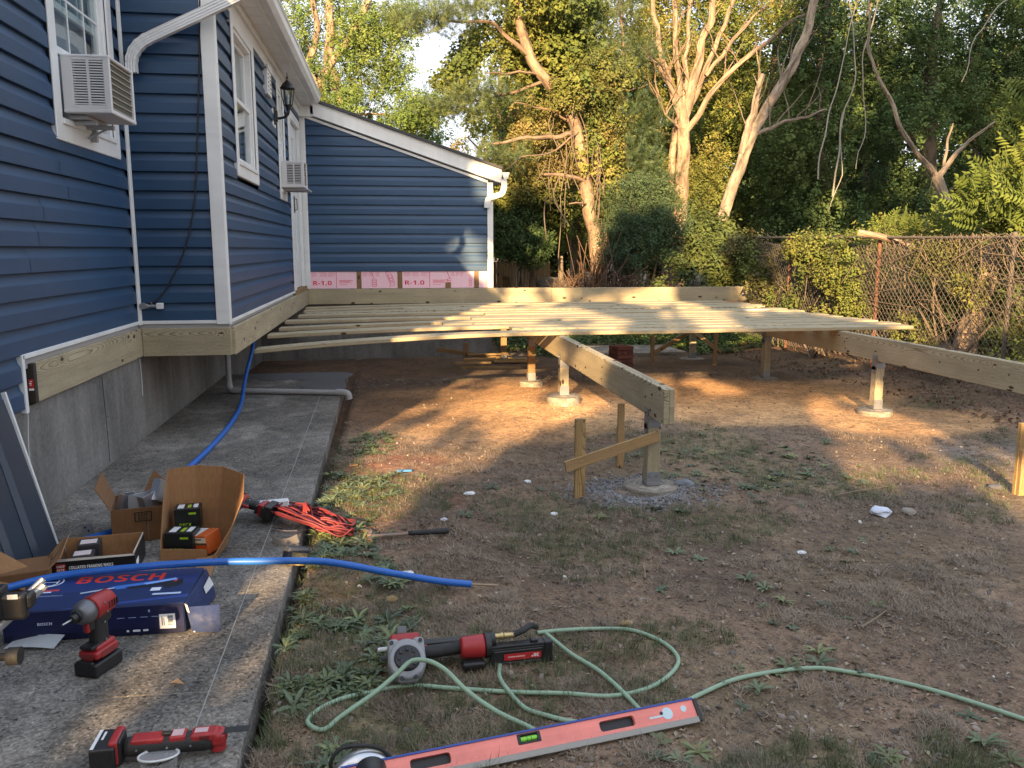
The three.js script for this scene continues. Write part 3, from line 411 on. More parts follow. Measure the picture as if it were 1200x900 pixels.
// concrete path: cast slabs with narrow joints
{
  const t = new THREE.Group(); t.name = 'concrete_path'; t.userData.kind = 'structure'; t.position.set(-1.3, 0, -4); scene.add(t);
  const zs = [2.0, 0.6, -1.05, -2.92, -4.42, -6.2, -9.12, -10.86], xe = (z) => -0.505 - 0.0068 * (-2.5 - z), xj = (z) => xe(z) - 0.17 - 0.008 * (-2.5 - z);
  const wet = mat(0.085, 0.085, 0.09, 0.75);
  const poly = (p, m, uvOff) => { const s = new THREE.Shape(p.map(([x, z]) => new THREE.Vector2(x, -z))); const g = new THREE.ExtrudeGeometry(s, { depth: 0.11, bevelEnabled: true, bevelThickness: 0.006, bevelSize: 0.005, bevelOffset: -0.005, bevelSegments: 2 }); g.rotateX(-Math.PI / 2); g.translate(0, -0.117, 0); const q = g.attributes.position, u = g.attributes.uv; for (let i = 0; i < q.count; i++) if (g.attributes.normal.getY(i) > 0.5) u.setXY(i, q.getX(i), q.getZ(i)); else u.setXY(i, q.getX(i) + q.getZ(i), q.getY(i)); return part('slab', g, m, t); };
  for (let i = 0; i + 1 < zs.length; i++) { const a = zs[i] - 0.0015, b = zs[i + 1] + 0.0015; poly([[-2.084, a], [xj(a) - 0.0015, a], [xj(b) - 0.0015, b], [-2.084, b]], padM); poly([[xj(a) + 0.0015, a], [xe(a), a], [xe(b), b], [xj(b) + 0.0015, b]], padM); }
  part('joint_filler', bx(-2.08, -0.1, -10.85, -0.56, -0.0045, 1.99, 0), mat(0.30, 0.29, 0.27, 0.95), t);
  const dp = [[-2.07, -10.84], [-0.60, -10.84], [-0.56, -10.2], [-0.53, -9.55], [-0.72, -9.5], [-0.95, -9.62], [-1.1, -9.9], [-1.02, -10.2], [-1.25, -10.35], [-1.5, -10.3], [-1.7, -10.55], [-2.07, -10.6]]; const ds = new THREE.Shape(new THREE.SplineCurve([...dp, dp[0]].map(([x, z]) => new THREE.Vector2(x, -z))).getPoints(120)); const dg = new THREE.ShapeGeometry(ds).rotateX(-Math.PI / 2).translate(0, 0.004, 0); part('damp_patch', dg, mat(0.10, 0.10, 0.10, 0.7), t);
}
// beams, loose joists, rim board
{
  const beam = (label, x, z0, z1, m) => {
    const t = thing('deck_beam', label, 'beam', [x, 0.458, (z0 + z1) / 2]), L = z0 - z1;
    lpart('plank', cbox(0.038, 0.235, L, 0.004).translate(-0.0195, 0.1175, 0), m[0], t); lpart('plank', cbox(0.038, 0.234, L - 0.004, 0.004).translate(0.0195, 0.1172, -0.002), m[1], t);
    return t;
  };
  const b1 = beam('double beam whose cut end juts towards the camera, over the crossed stakes', 1.767, -5.04, -13.75, [PT[0], PT[3]]);
  const b2 = beam('double beam running out of the picture at right beside the chain link fence', 4.925, -3.2, -13.75, [PT[1], PT[2]]);
  const nailsOn = (t, x, list) => lpart('bolt_head', list.map(([y, z]) => cyl(0.007, 0.007, 0.006, x, y, z, 'x', 8)), darkEnd, t);
  const nz = (zz, t) => zz - t.position.z;
  nailsOn(b1, -0.0415, [[0.16, nz(-5.28, b1)], [0.12, nz(-5.42, b1)], [0.16, nz(-6.6, b1)], [0.06, nz(-6.62, b1)], [0.05, nz(-5.3, b1)]]);
  nailsOn(b2, -0.0415, [[0.17, nz(-8.3, b2)], [0.13, nz(-8.34, b2)], [0.06, nz(-8.32, b2)], [0.12, nz(-6.75, b2)], [0.12, nz(-6.25, b2)], [0.13, nz(-5.9, b2)], [0.17, nz(-10.3, b2)], [0.07, nz(-10.2, b2)]]);
  const post = (label, x, z, y0, yt, m, foot, footLabel, fr, fh) => {
    const t = thing('deck_post', label, 'post', [x, y0, z]);
    lpart('shaft', cbox(0.09, yt - y0 - 0.03, 0.09, 0.004).translate(0, (yt - y0 + 0.03) / 2, 0), m, t);
    lpart('base_bracket', [bx(-0.05, 0, -0.05, 0.05, 0.028, 0.05, 0.003), bx(-0.048, 0.02, 0.046, 0.048, 0.10, 0.049, 0.001), bx(-0.048, 0.02, -0.049, 0.048, 0.10, -0.046, 0.001), cyl(0.008, 0.008, 0.012, -0.025, 0.07, 0.05, 'z', 6), cyl(0.008, 0.008, 0.012, 0.025, 0.07, 0.05, 'z', 6), bx(0.05, -0.002, -0.03, 0.075, 0.006, 0.03), cyl(0.008, 0.008, 0.03, 0.06, 0.015, 0, 'y', 6)], galv, t);
    const tb = yt - y0; lpart('cap_bracket', [bx(-0.0485, tb - 0.09, -0.04, -0.0455, tb + 0.06, 0.04, 0.001), bx(0.0455, tb - 0.09, -0.04, 0.0485, tb + 0.06, 0.04, 0.001), cyl(0.04, 0.04, 0.003, -0.047, tb - 0.09, 0, 'x', 16), cyl(0.012, 0.012, 0.014, -0.05, tb + 0.03, 0, 'x', 6), bx(-0.045, tb - 0.075, 0.0455, 0.045, tb - 0.002, 0.0485, 0.001)], galv, t);
    if (foot) {
      const pr = []; const R = rngOf(Math.round(x * 100 - z * 10)); pr.push([0, 0], [fr * 0.96, -0.002], [fr, -0.012], [fr * 1.01, -fh]); const g = new THREE.LatheGeometry(pr.map((p) => new THREE.Vector2(...p)).reverse(), 40), q = g.attributes.position; for (let i = 0; i < q.count; i++) { const a = Math.atan2(q.getZ(i), q.getX(i)), rr = Math.hypot(q.getX(i), q.getZ(i)), k = 1 + 0.07 * (fbm(Math.cos(a) * 1.4 + 4, Math.sin(a) * 1.4 + x, 3, 44) - 0.5) * 2; q.setX(i, q.getX(i) * k); q.setZ(i, q.getZ(i) * k); q.setY(i, q.getY(i) + 0.006 * (vnoise(q.getX(i) * 20, q.getZ(i) * 20, 3) - 0.5)); } g.computeVertexNormals();
      g.translate(x, y0 - 0.001, z); solo('concrete_footing', g, footM, footLabel, 'footing');
    }
  };
  const G = 'square timber posts under the beams';
  post('timber post behind the tilted brace, under the cut beam end', 1.767, -5.37, -0.03, 0.455, PT[3], 1, 'flat pale footing in grey gravel under the post with the tilted brace', 0.195, 0.05);
  post('short pale post on the tall sandy footing, second under the left beam', 1.767, -8.32, 0.085, 0.455, PT[1], 1, 'tall round sandy footing under the second post of the left beam', 0.175, 0.2);
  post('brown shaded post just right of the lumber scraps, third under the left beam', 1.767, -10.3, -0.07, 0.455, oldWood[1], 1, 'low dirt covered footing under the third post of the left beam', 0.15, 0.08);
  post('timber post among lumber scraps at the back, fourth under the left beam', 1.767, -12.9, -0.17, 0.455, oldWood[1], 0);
  post('pale post on the sunlit footing, nearest post of the right beam', 4.925, -7.75, -0.04, 0.455, PT[1], 1, 'pale sunlit footing under the nearest post of the right beam', 0.175, 0.09);
  post('timber post in the middle of the right beam, at the joist edge', 4.925, -10.3, -0.105, 0.455, PT[3], 1, 'round footing under the middle post of the right beam', 0.175, 0.09);
  post('timber post between two diagonal braces at the far end of the right beam', 4.925, -13.0, -0.19, 0.455, PT[1], 1, 'wide footing under the braced far post of the right beam', 0.22, 0.12);
  // loose joists lying flat across the beams; their left ends sag
  const zL = [[-8.55, 0.598, -1.33, 5.78, 0], [-9.3, 0.666, -1.31, 5.80, 2], [-9.95, 0.675, -1.27, 5.72, 1], [-10.6, 0.702, -1.28, 5.60, 3], [-11.35, 0.712, -1.2, 5.66, 0], [-11.9, 0.700, -1.16, 5.5, 1], [-12.5, 0.69, -1.24, 5.62, 2], [-13.1, 0.694, -1.27, 5.5, 3], [-9.6, 0.69, 0.6, 5.74, 1], [-12.2, 0.70, 0.2, 5.72, 0], [-8.93, 0.69, 1.3, 5.84, 2], [-10.28, 0.69, 1.0, 5.7, 0], [-11.0, 0.69, 1.25, 5.74, 3]];
  const names = ['nearest loose joist, lying flat with its left end sagging', 'second loose joist from the front, mottled edge', 'third loose joist, dark streaked left edge', 'fourth loose joist from the front, mid span', 'fifth loose joist from the front', 'sixth loose joist, shorter at left', 'seventh loose joist towards the rear wing', 'rearmost loose joist lying before the upright rim board', 'short loose joist between second and third joists', 'short loose joist between fifth and seventh joists', 'short loose joist right behind the nearest joist', 'short loose joist between third and fourth joists', 'short loose joist between fourth and fifth joists'];
  zL.forEach(([z, yl, x0, x1, wi], k) => {
    const n = 28, w = 0.235, T = 0.038, pos = [], uv = [], idx = [], A = 1.7, yTop = 0.735 + (k > 7 ? 0.0 : 0) + 0.004 * hash(k, 4), tilt = -0.03 * (hash(k, 9) - 0.2), skew = k === 0 ? 0.012 : 0.008 * (hash(k, 2) - 0.5);
    const prof = [[-w / 2 + 0.004, 0], [w / 2 - 0.004, 0], [w / 2, -0.004], [w / 2, -T + 0.004], [w / 2 - 0.004, -T], [-w / 2 + 0.004, -T], [-w / 2, -T + 0.004], [-w / 2, -0.004]];
    const u0 = hash(k, 61) * 5; let acc;
    for (let i = 0; i <= n; i++) { const x = mix(x0, x1, i / n), t = clamp((A - x) / (A - x0)), y = yTop - (yTop - yl) * t * t * (k > 7 ? 0 : 1) + 0.006 * (vnoise(x * 0.7, k, 6) - 0.5), zz = z - skew * (x - 2); acc = 0; prof.forEach(([dz, dy], j) => { pos.push(x, y + dy + dz * tilt, zz + dz); }); prof.forEach(([dz, dy], j) => uv.push(x + u0, j < 2 ? dz + k * 0.1 : j < 4 ? -dy + 0.3 : j < 6 ? -dz + 0.2 : dy + 0.5)); }
    const m = 8; const P2 = [], U2 = []; const vtx = (a, uu, vv) => { P2.push(pos[a * 3], pos[a * 3 + 1], pos[a * 3 + 2]); U2.push(uu, vv); };
    const per = [0]; for (let j = 0; j < m; j++) { const [a, b] = prof[j], [c, d] = prof[(j + 1) % m]; per.push(per[j] + Math.hypot(a - c, b - d)); }
    for (let i = 0; i < n; i++) for (let j = 0; j < m; j++) { const a = i * m + j, b = i * m + (j + 1) % m, c = a + m, d = b + m, ua = uv[a * 2], uc = uv[c * 2], v0 = per[j] + k * 0.13, v1 = per[j + 1] + k * 0.13; for (const [q, uu, vv] of [[a, ua, v0], [b, ua, v1], [c, uc, v0], [b, ua, v1], [d, uc, v1], [c, uc, v0]]) vtx(q, uu, vv); }
    for (const [base, dir] of [[0, 1], [n * m, -1]]) for (let j = 1; j + 1 < m; j++) { const o = dir > 0 ? [0, j, j + 1] : [0, j + 1, j]; for (const q of o) vtx(base + q, prof[q][0], prof[q][1]); }
    solo('deck_joist', geomOf(P2, U2), PT[wi], names[k], 'joist');
  });
  solo('rim_board', [bx(-1.30, 0.694, -13.84, 2.7, 0.941, -13.802, 0.004), bx(2.703, 0.69, -13.84, 6.2, 0.936, -13.802, 0.004)], PT[3], 'upright rim board along the pink foam, running past the wing corner', 'board');
  solo('paper_scrap', bx(4.9, 0.737, -11.05, 5.25, 0.745, -10.95, 0.002), softWhite, 'small white paper strip lying on the right end of the joists', 'paper');
}
// stakes, braces and scraps
{
  const st = (name, g, m, label, cat) => solo(name, g, m, label, cat);
  const stake = (label, x, z, y0, y1, w = 0.055, m = stakeWood[0], lean = 0) => { const g = cbox(w, y1 - y0, 0.03, 0.003).rotateZ(lean).translate(x, (y0 + y1) / 2, z); return st('stake', g, m, label, 'stake'); };
  stake('stake at the lower left end of the tilted brace', 1.222, -5.215, -0.12, 0.482, 0.07);
  stake('thin stake seen behind the post with the tilted brace', 1.70, -5.92, -0.12, 0.44, 0.05, stakeWood[1]);
  stake('thin stake half hidden right of the post with the tilted brace', 1.90, -5.75, -0.12, 0.36, 0.05, stakeWood[1]);
  const brace = (label, a, b, h, d, m) => { const A = V(...a), B = V(...b), dir = B.clone().sub(A), L = dir.length(), g = cbox(L, h, d, 0.003); const q = new THREE.Quaternion().setFromUnitVectors(V(1, 0, 0), dir.normalize()); g.applyQuaternion(q); g.translate((a[0] + b[0]) / 2, (a[1] + b[1]) / 2, (a[2] + b[2]) / 2); return st('brace', g, m, label, 'brace'); };
  brace('pale board nailed at a tilt across stake and post under the beam end', [1.118, 0.165, -5.185], [1.79, 0.33, -5.295], 0.075, 0.018, stakeWood[1]);
  stake('stake left of the lumber scraps, before the wing foundation', 1.18, -13.0, -0.4, 0.12, 0.075, oldWood[1]);
  brace('brown brace from the wing foundation down towards the lumber scraps', [0.72, 0.02, -13.03], [2.3, -0.22, -12.9], 0.07, 0.02, oldWood[1]);
  stake('stake left of the braced far post', 4.05, -12.42, -0.4, 0.26, 0.06, oldWood[1]);
  brace('brace rising from the left stake to the far post', [4.07, -0.02, -12.4], [4.88, 0.27, -12.93], 0.07, 0.02, oldWood[1]);
  stake('leaning stake right of the braced far post', 4.95, -12.1, -0.4, 0.32, 0.06, oldWood[1], -0.03);
  brace('brace falling from the far post to the right stake', [4.92, 0.25, -12.95], [5.05, 0.0, -12.12], 0.06, 0.02, stakeWood[1]);
  stake('tall pale stake at the right edge of the picture', 4.185, -4.885, -0.2, 0.43, 0.045, stakeWood[0]);
  st('stake', cbox(0.075, 0.32, 0.03).translate(4.205, 0.09, -4.855), stakeWood[1], 'short wide stake fixed to the tall stake at the right edge', 'stake');
  const R = rngOf(77); for (let i = 0; i < 7; i++) { const x = 1.05 + R() * 0.7, z = -12.3 - R() * 1.0, g = cbox(0.5 + R() * 0.6, 0.03, 0.06 + R() * 0.05, 0.003).rotateY(R() * 0.5 - 0.25).translate(x + 0.15, -0.19 + i * 0.022, z); const o = st('lumber_scrap', g, stakeWood[i % 2], ['lowest offcut of pale lumber in the heap by the wing corner', 'second offcut from the bottom of the lumber heap', 'third offcut from the bottom of the lumber heap', 'middle offcut of the lumber heap by the wing corner', 'third offcut from the top of the lumber heap', 'second offcut from the top of the lumber heap', 'topmost offcut of the lumber heap by the wing corner'][i], 'offcut'); o.userData.group = 'lumber offcuts heaped by the wing corner'; }
  // brick stack: each brick
  const brickM = [mat(0.15, 0.05, 0.036, 0.9), mat(0.19, 0.07, 0.05, 0.9), mat(0.12, 0.045, 0.035, 0.9)], bt = thing('brick_stack', 'small square stack of red bricks beside the grey slab under the joists', 'brick stack', [3.48, -0.19, -12.2], 0.25);
  for (let l = 0; l < 5; l++) for (let k = 0; k < 3; k++) lpart('brick', cbox(l % 2 ? 0.09 : 0.27, 0.058, l % 2 ? 0.27 : 0.09, 0.004).translate(l % 2 ? (k - 1) * 0.094 : 0.004 * k, 0.03 + l * 0.064, l % 2 ? 0 : (k - 1) * 0.094), brickM[(l + k) % 3], bt);
  solo('concrete_block', bx(3.5, -0.3, -14.6, 5.0, -0.15, -13.5, 0.01), footM, 'flat grey slab behind the brick stack under the joists', 'slab');
}
// ------------------------------------------------------------------ leaves, trees, fence
const leafM = new THREE.MeshStandardMaterial({ color: lin(1, 1, 1), roughness: 0.55 }), treeLeafM = new THREE.MeshPhysicalMaterial({ color: lin(1, 1, 1), roughness: 0.9, transmission: 0.2, thickness: 0, specularIntensity: 0.6 });
const needleM = new THREE.MeshStandardMaterial({ color: lin(1, 1, 1), roughness: 0.6 });
const barkTex = dataTex(256, 512, (x, y) => { const u = x / 256, v = y / 512, r = fbm(u * 22, v * 7, 4, 501, 0), f = fbm(u * 60, v * 40, 2, 502), b = fbm(u * 3, v * 4, 3, 503); const st = sstep(0.55, 0.8, fbm(u * 9, v * 2.2, 4, 507, 0)), k = 0.26 + 0.46 * r + 0.16 * f + 0.34 * (b - 0.5) - 0.16 * st; return [k * 1.05, k * 0.98 + 0.01 * st, k * 0.9]; });
const barkOf = (r, g, b, s = 1) => new THREE.MeshStandardMaterial({ map: barkTex, color: lin(r, g, b), roughness: 0.92, bumpMap: barkTex, bumpScale: 0.035 * s });
const barkGrey = barkOf(0.72, 0.66, 0.6), barkTan = barkOf(0.74, 0.62, 0.52), barkPine = barkOf(0.58, 0.47, 0.39), barkDark = barkOf(0.42, 0.37, 0.32), twigM = mat(0.15, 0.115, 0.082, 0.9), twigLight = mat(0.20, 0.15, 0.10, 0.9), twigGrey = mat(0.26, 0.235, 0.2, 0.9);

function leafTris(pos, o, dir, up, L, W, fold = 0.25) {   // folded diamond leaf
  const side = dir.clone().cross(up).normalize(), n = side.clone().cross(dir).normalize();
  const a = o, t = o.clone().addScaledVector(dir, L).addScaledVector(n, -L * 0.18), l = o.clone().addScaledVector(dir, L * 0.42).addScaledVector(side, -W).addScaledVector(n, W * fold), r = o.clone().addScaledVector(dir, L * 0.42).addScaledVector(side, W).addScaledVector(n, W * fold);
  for (const p of [a, t, l, a, r, t]) pos.push(p.x, p.y, p.z);
}
function sprig(seed, { n = 11, len = 0.36, L = 0.09, W = 0.026, spread = 1.1, droop = 0.35 } = {}) {
  const R = rngOf(seed), pos = [], up = V(0, 1, 0);
  for (let i = 0; i < n; i++) { const t = (i + 0.4) / n, a = i * 2.4 + R(), o = V(0, t * len - len * 0.35, -droop * 0.2 * t * t).add(V((R() - 0.5) * 0.1, 0, (R() - 0.5) * 0.1)); const d = V(Math.cos(a) * spread, 0.35 - droop * R(), Math.sin(a) * spread).normalize(); leafTris(pos, o, d, V(R() - 0.5, 1, R() - 0.5).normalize(), L * (0.7 + 0.6 * R()), W * (0.75 + 0.5 * R())); }
  const g = new THREE.BufferGeometry(); g.setAttribute('position', new THREE.Float32BufferAttribute(pos, 3)); g.computeVertexNormals(); return g;
}
function tuft(seed, { n = 60, len = 0.5, L = 0.13, W = 0.0045 } = {}) {   // pine branchlet
  const R = rngOf(seed), pos = [];
  for (let i = 0; i < n; i++) { const t = R(), o = V(0, t * len, 0), a = R() * 6.283, d = V(Math.cos(a), 0.55 + 0.5 * R(), Math.sin(a)).normalize(), s = V(-Math.sin(a), R() - 0.5, Math.cos(a)).normalize(), e = o.clone().addScaledVector(d, L * (0.6 + 0.5 * R())); e.y -= 0.02; for (const p of [o.clone().addScaledVector(s, -W), o.clone().addScaledVector(s, W), e]) pos.push(p.x, p.y, p.z); }
  const g = new THREE.BufferGeometry(); g.setAttribute('position', new THREE.Float32BufferAttribute(pos, 3)); g.computeVertexNormals(); return g;
}
function frond(seed, { pairs = 8, len = 0.5, L = 0.11, W = 0.018 } = {}) {   // feather leaf, arching
  const R = rngOf(seed), pos = [];
  for (let i = 0; i <= pairs; i++) { const t = 0.15 + 0.85 * i / pairs, o = V(0, len * t * (1 - 0.25 * t), len * 0.35 * t * t), k = Math.sin(Math.PI * (0.2 + 0.75 * t)); for (const s of i === pairs ? [0] : [-1, 1]) leafTris(pos, o, V(s * 0.95, s ? 0.35 : 1, 0.25 + 0.3 * (R() - 0.3)).normalize(), V(0, 0.2, -1), L * (0.55 + 0.5 * k), W * (0.7 + 0.4 * R())); }
  const g = new THREE.BufferGeometry(); g.setAttribute('position', new THREE.Float32BufferAttribute(pos, 3)); g.computeVertexNormals(); return g;
}
const SP = { broad: sprig(1), small: sprig(2, { n: 14, len: 0.26, L: 0.055, W: 0.017 }), big: sprig(3, { n: 9, len: 0.42, L: 0.13, W: 0.042 }), gobo: sprig(4, { n: 16, len: 0.34, L: 0.16, W: 0.06 }), ivy: sprig(6, { n: 10, len: 0.3, L: 0.10, W: 0.05, droop: 0.8 }), pine: tuft(5), frond: frond(7), fine: sprig(8, { n: 18, len: 0.22, L: 0.04, W: 0.008, spread: 0.8 }) };
const _m = new THREE.Matrix4(), _q = new THREE.Quaternion(), _e = new THREE.Euler();
function foliage(parent, name, geo, m, items) {           // items: [x, y, z, scale, [r, g, b], rx, ry, rz] in world metres
  const im = new THREE.InstancedMesh(geo, m, items.length); im.name = name; const p = parent === scene ? V(0, 0, 0) : parent.position;
  items.forEach(([x, y, z, s, c, rx, ry, rz], i) => { _q.setFromEuler(_e.set(rx, ry, rz)); im.setMatrixAt(i, _m.compose(V(x - p.x, y - p.y, z - p.z), _q, V(s, s, s))); im.setColorAt(i, lin(...c)); });
  shade(im); im.userData.kind = 'stuff'; parent.add(im); return im;
}
// spread sprigs through ellipsoids: [x, y, z, rx, ry, rz, count]
function cloud(blobs, seed, colors, { s0 = 0.8, s1 = 1.35, shell = 0.45, tilt = 1.2, hole, carve = 0.36 } = {}) {
  const R = rngOf(seed), out = [];
  for (const [cx, cy, cz, rx, ry, rz, n] of blobs) for (let i = 0; i < n; i++) {
    const a = R() * 6.283, cphi = R() * 2 - 1, sphi = Math.sqrt(1 - cphi * cphi), rr = Math.pow(R(), shell) * (0.82 + 0.36 * fbm(a * 1.5 + cx, cphi * 3 + cy, 2, seed));
    const x = cx + rx * rr * sphi * Math.cos(a), y = cy + ry * rr * cphi, z = cz + rz * rr * sphi * Math.sin(a);
    if (fbm(x * 0.9 + seed, y * 0.9 + z * 0.7, 3, seed + 1) < carve) continue;
    if (hole && hole(x, y, z)) continue;
    const t = clamp(fbm(x * 0.7, y * 0.8 + z * 0.5, 2, seed + 2) * 1.5 - 0.3 + (R() - 0.5) * 0.55) * (colors.length - 1), k = Math.min(colors.length - 2, Math.floor(t)), v = 0.8 + R() * 0.4, c = mix3(colors[k], colors[k + 1], t - k).map((q) => q * v);
    out.push([x, y, z, mix(s0, s1, R()), c, (R() - 0.5) * 2 * tilt, R() * 6.283, (R() - 0.5) * 2 * tilt]);
  }
  return out;
}
function tree(name, label, base, limbs, bark, crown, group, sub = {}) {
  const t = thing(name, label, 'tree', base, 0, group);
  limbs.forEach(([pts, r0, r1], i) => part(i ? 'branch' : 'trunk', limb(pts, r0, r1, i + Math.round(base[0] * 10), r0 > 0.1 ? 11 : 8, 0.16, i ? 0.10 : 0.05), bark, t));
  if (/multi_stem|leaning_tree|broadleaf/.test(name)) { const R = rngOf(limbs.length * 31), tw = []; for (const [pts, r0] of limbs) for (let k = 0; k < pts.length * 1.6; k++) { const i = 1 + Math.floor(R() * (pts.length - 1)), f = R(), p = [0, 1, 2].map((c) => mix(pts[i - 1][c], pts[i][c], f)); if (p[1] < 3.4) continue; const L = 0.4 + R() * 0.9, dx = (R() - 0.5) * 1.5; tw.push(limb([p, [p[0] + dx * L * 0.5, p[1] + L * 0.45, p[2] + (R() - 0.4) * 0.4], [p[0] + dx * L, p[1] + L * (0.7 + 0.4 * R()), p[2] + (R() - 0.3) * 0.6]], 0.012 + R() * 0.01, 0.004, k, 5, 0.1, 0.12)); } part('twigs', tw, bark, t).userData.kind = 'stuff'; }
  if (crown) for (const [nm, geo, m, items] of crown) { const f = foliage(t, nm, geo, m, items); }
  return t;
}
const YG = [[0.14, 0.21, 0.05], [0.11, 0.18, 0.04], [0.21, 0.26, 0.07]], MID = [[0.075, 0.115, 0.028], [0.15, 0.18, 0.036], [0.23, 0.22, 0.055]], DK = [[0.04, 0.075, 0.026], [0.065, 0.115, 0.033], [0.11, 0.155, 0.042]], WARM = [[0.10, 0.13, 0.035], [0.16, 0.17, 0.045], [0.22, 0.17, 0.06]], PINE = [[0.06, 0.10, 0.04], [0.10, 0.135, 0.045], [0.13, 0.145, 0.05]];
// sky-side tree behind the wing
tree('broadleaf_tree', 'loose yellow green tree rising over the roof behind the rear wing', [-1.4, -0.1, -24], [
  [[[-1.4, -0.2, -24], [-1.3, 2.2, -24], [-1.3, 3.8, -24], [-1.2, 5.5, -24], [-1.48, 6.6, -24], [-1.35, 8.6, -24]], 0.3, 0.1],
  [[[-1.5, 4.6, -24], [-1.7, 6.0, -23.9], [-1.13, 6.87, -23.9], [-0.54, 7.76, -23.8], [0.1, 8.9, -23.8]], 0.15, 0.07], [[[-1.35, 5.0, -24], [-2.05, 6.4, -24], [-1.74, 7.5, -24], [-1.86, 8.9, -24]], 0.13, 0.06], [[[-1.2, 5.2, -24], [-0.4, 5.3, -24.3], [0.8, 5.2, -24.4]], 0.05, 0.015]], barkTan,
  [['crown', SP.broad, treeLeafM, cloud([[-2.9, 7.6, -24, 1.20, 1.12, 1.2, 480], [-1.5, 8.0, -24.6, 1.44, 1.12, 1.2, 416], [-0.1, 7.9, -24, 1.20, 1.12, 1.2, 480], [-2.4, 5.9, -24, 1.32, 0.90, 1.3, 672], [-0.9, 6.2, -24.4, 1.32, 1.01, 1.3, 528], [-0.8, 5.1, -23.6, 1.2, 0.7, 1.3, 768], [0.9, 5.25, -23.5, 0.9, 0.55, 1.0, 528], [0.1, 6.5, -24, 0.90, 0.95, 0.9, 430], [-0.6, 7.2, -23.8, 0.9, 0.8, 0.9, 380], [0.55, 7.6, -24, 0.60, 0.67, 0.7, 200], [-2.6, 4.4, -24, 1.92, 0.90, 1.4, 480], [-1.5, 9.6, -24, 2.88, 1.12, 2, 640]], 601, YG, { s0: 0.6, s1: 1.1, carve: 0.33 })], ['crown', SP.broad, treeLeafM, cloud([[0.05, 6.3, -24.3, 0.75, 0.9, 0.8, 420], [-0.7, 7.2, -24.2, 0.9, 0.8, 0.8, 380], [0.2, 7.7, -24.2, 0.55, 0.6, 0.7, 220], [-0.9, 5.8, -24.3, 0.9, 0.7, 0.8, 360], [0.6, 5.1, -24.2, 1.0, 0.55, 0.8, 420], [-2.2, 6.9, -24.3, 0.8, 0.9, 0.8, 300]], 602, YG, { s0: 0.55, s1: 1.0, carve: 0.2, shell: 0.6 })]]);
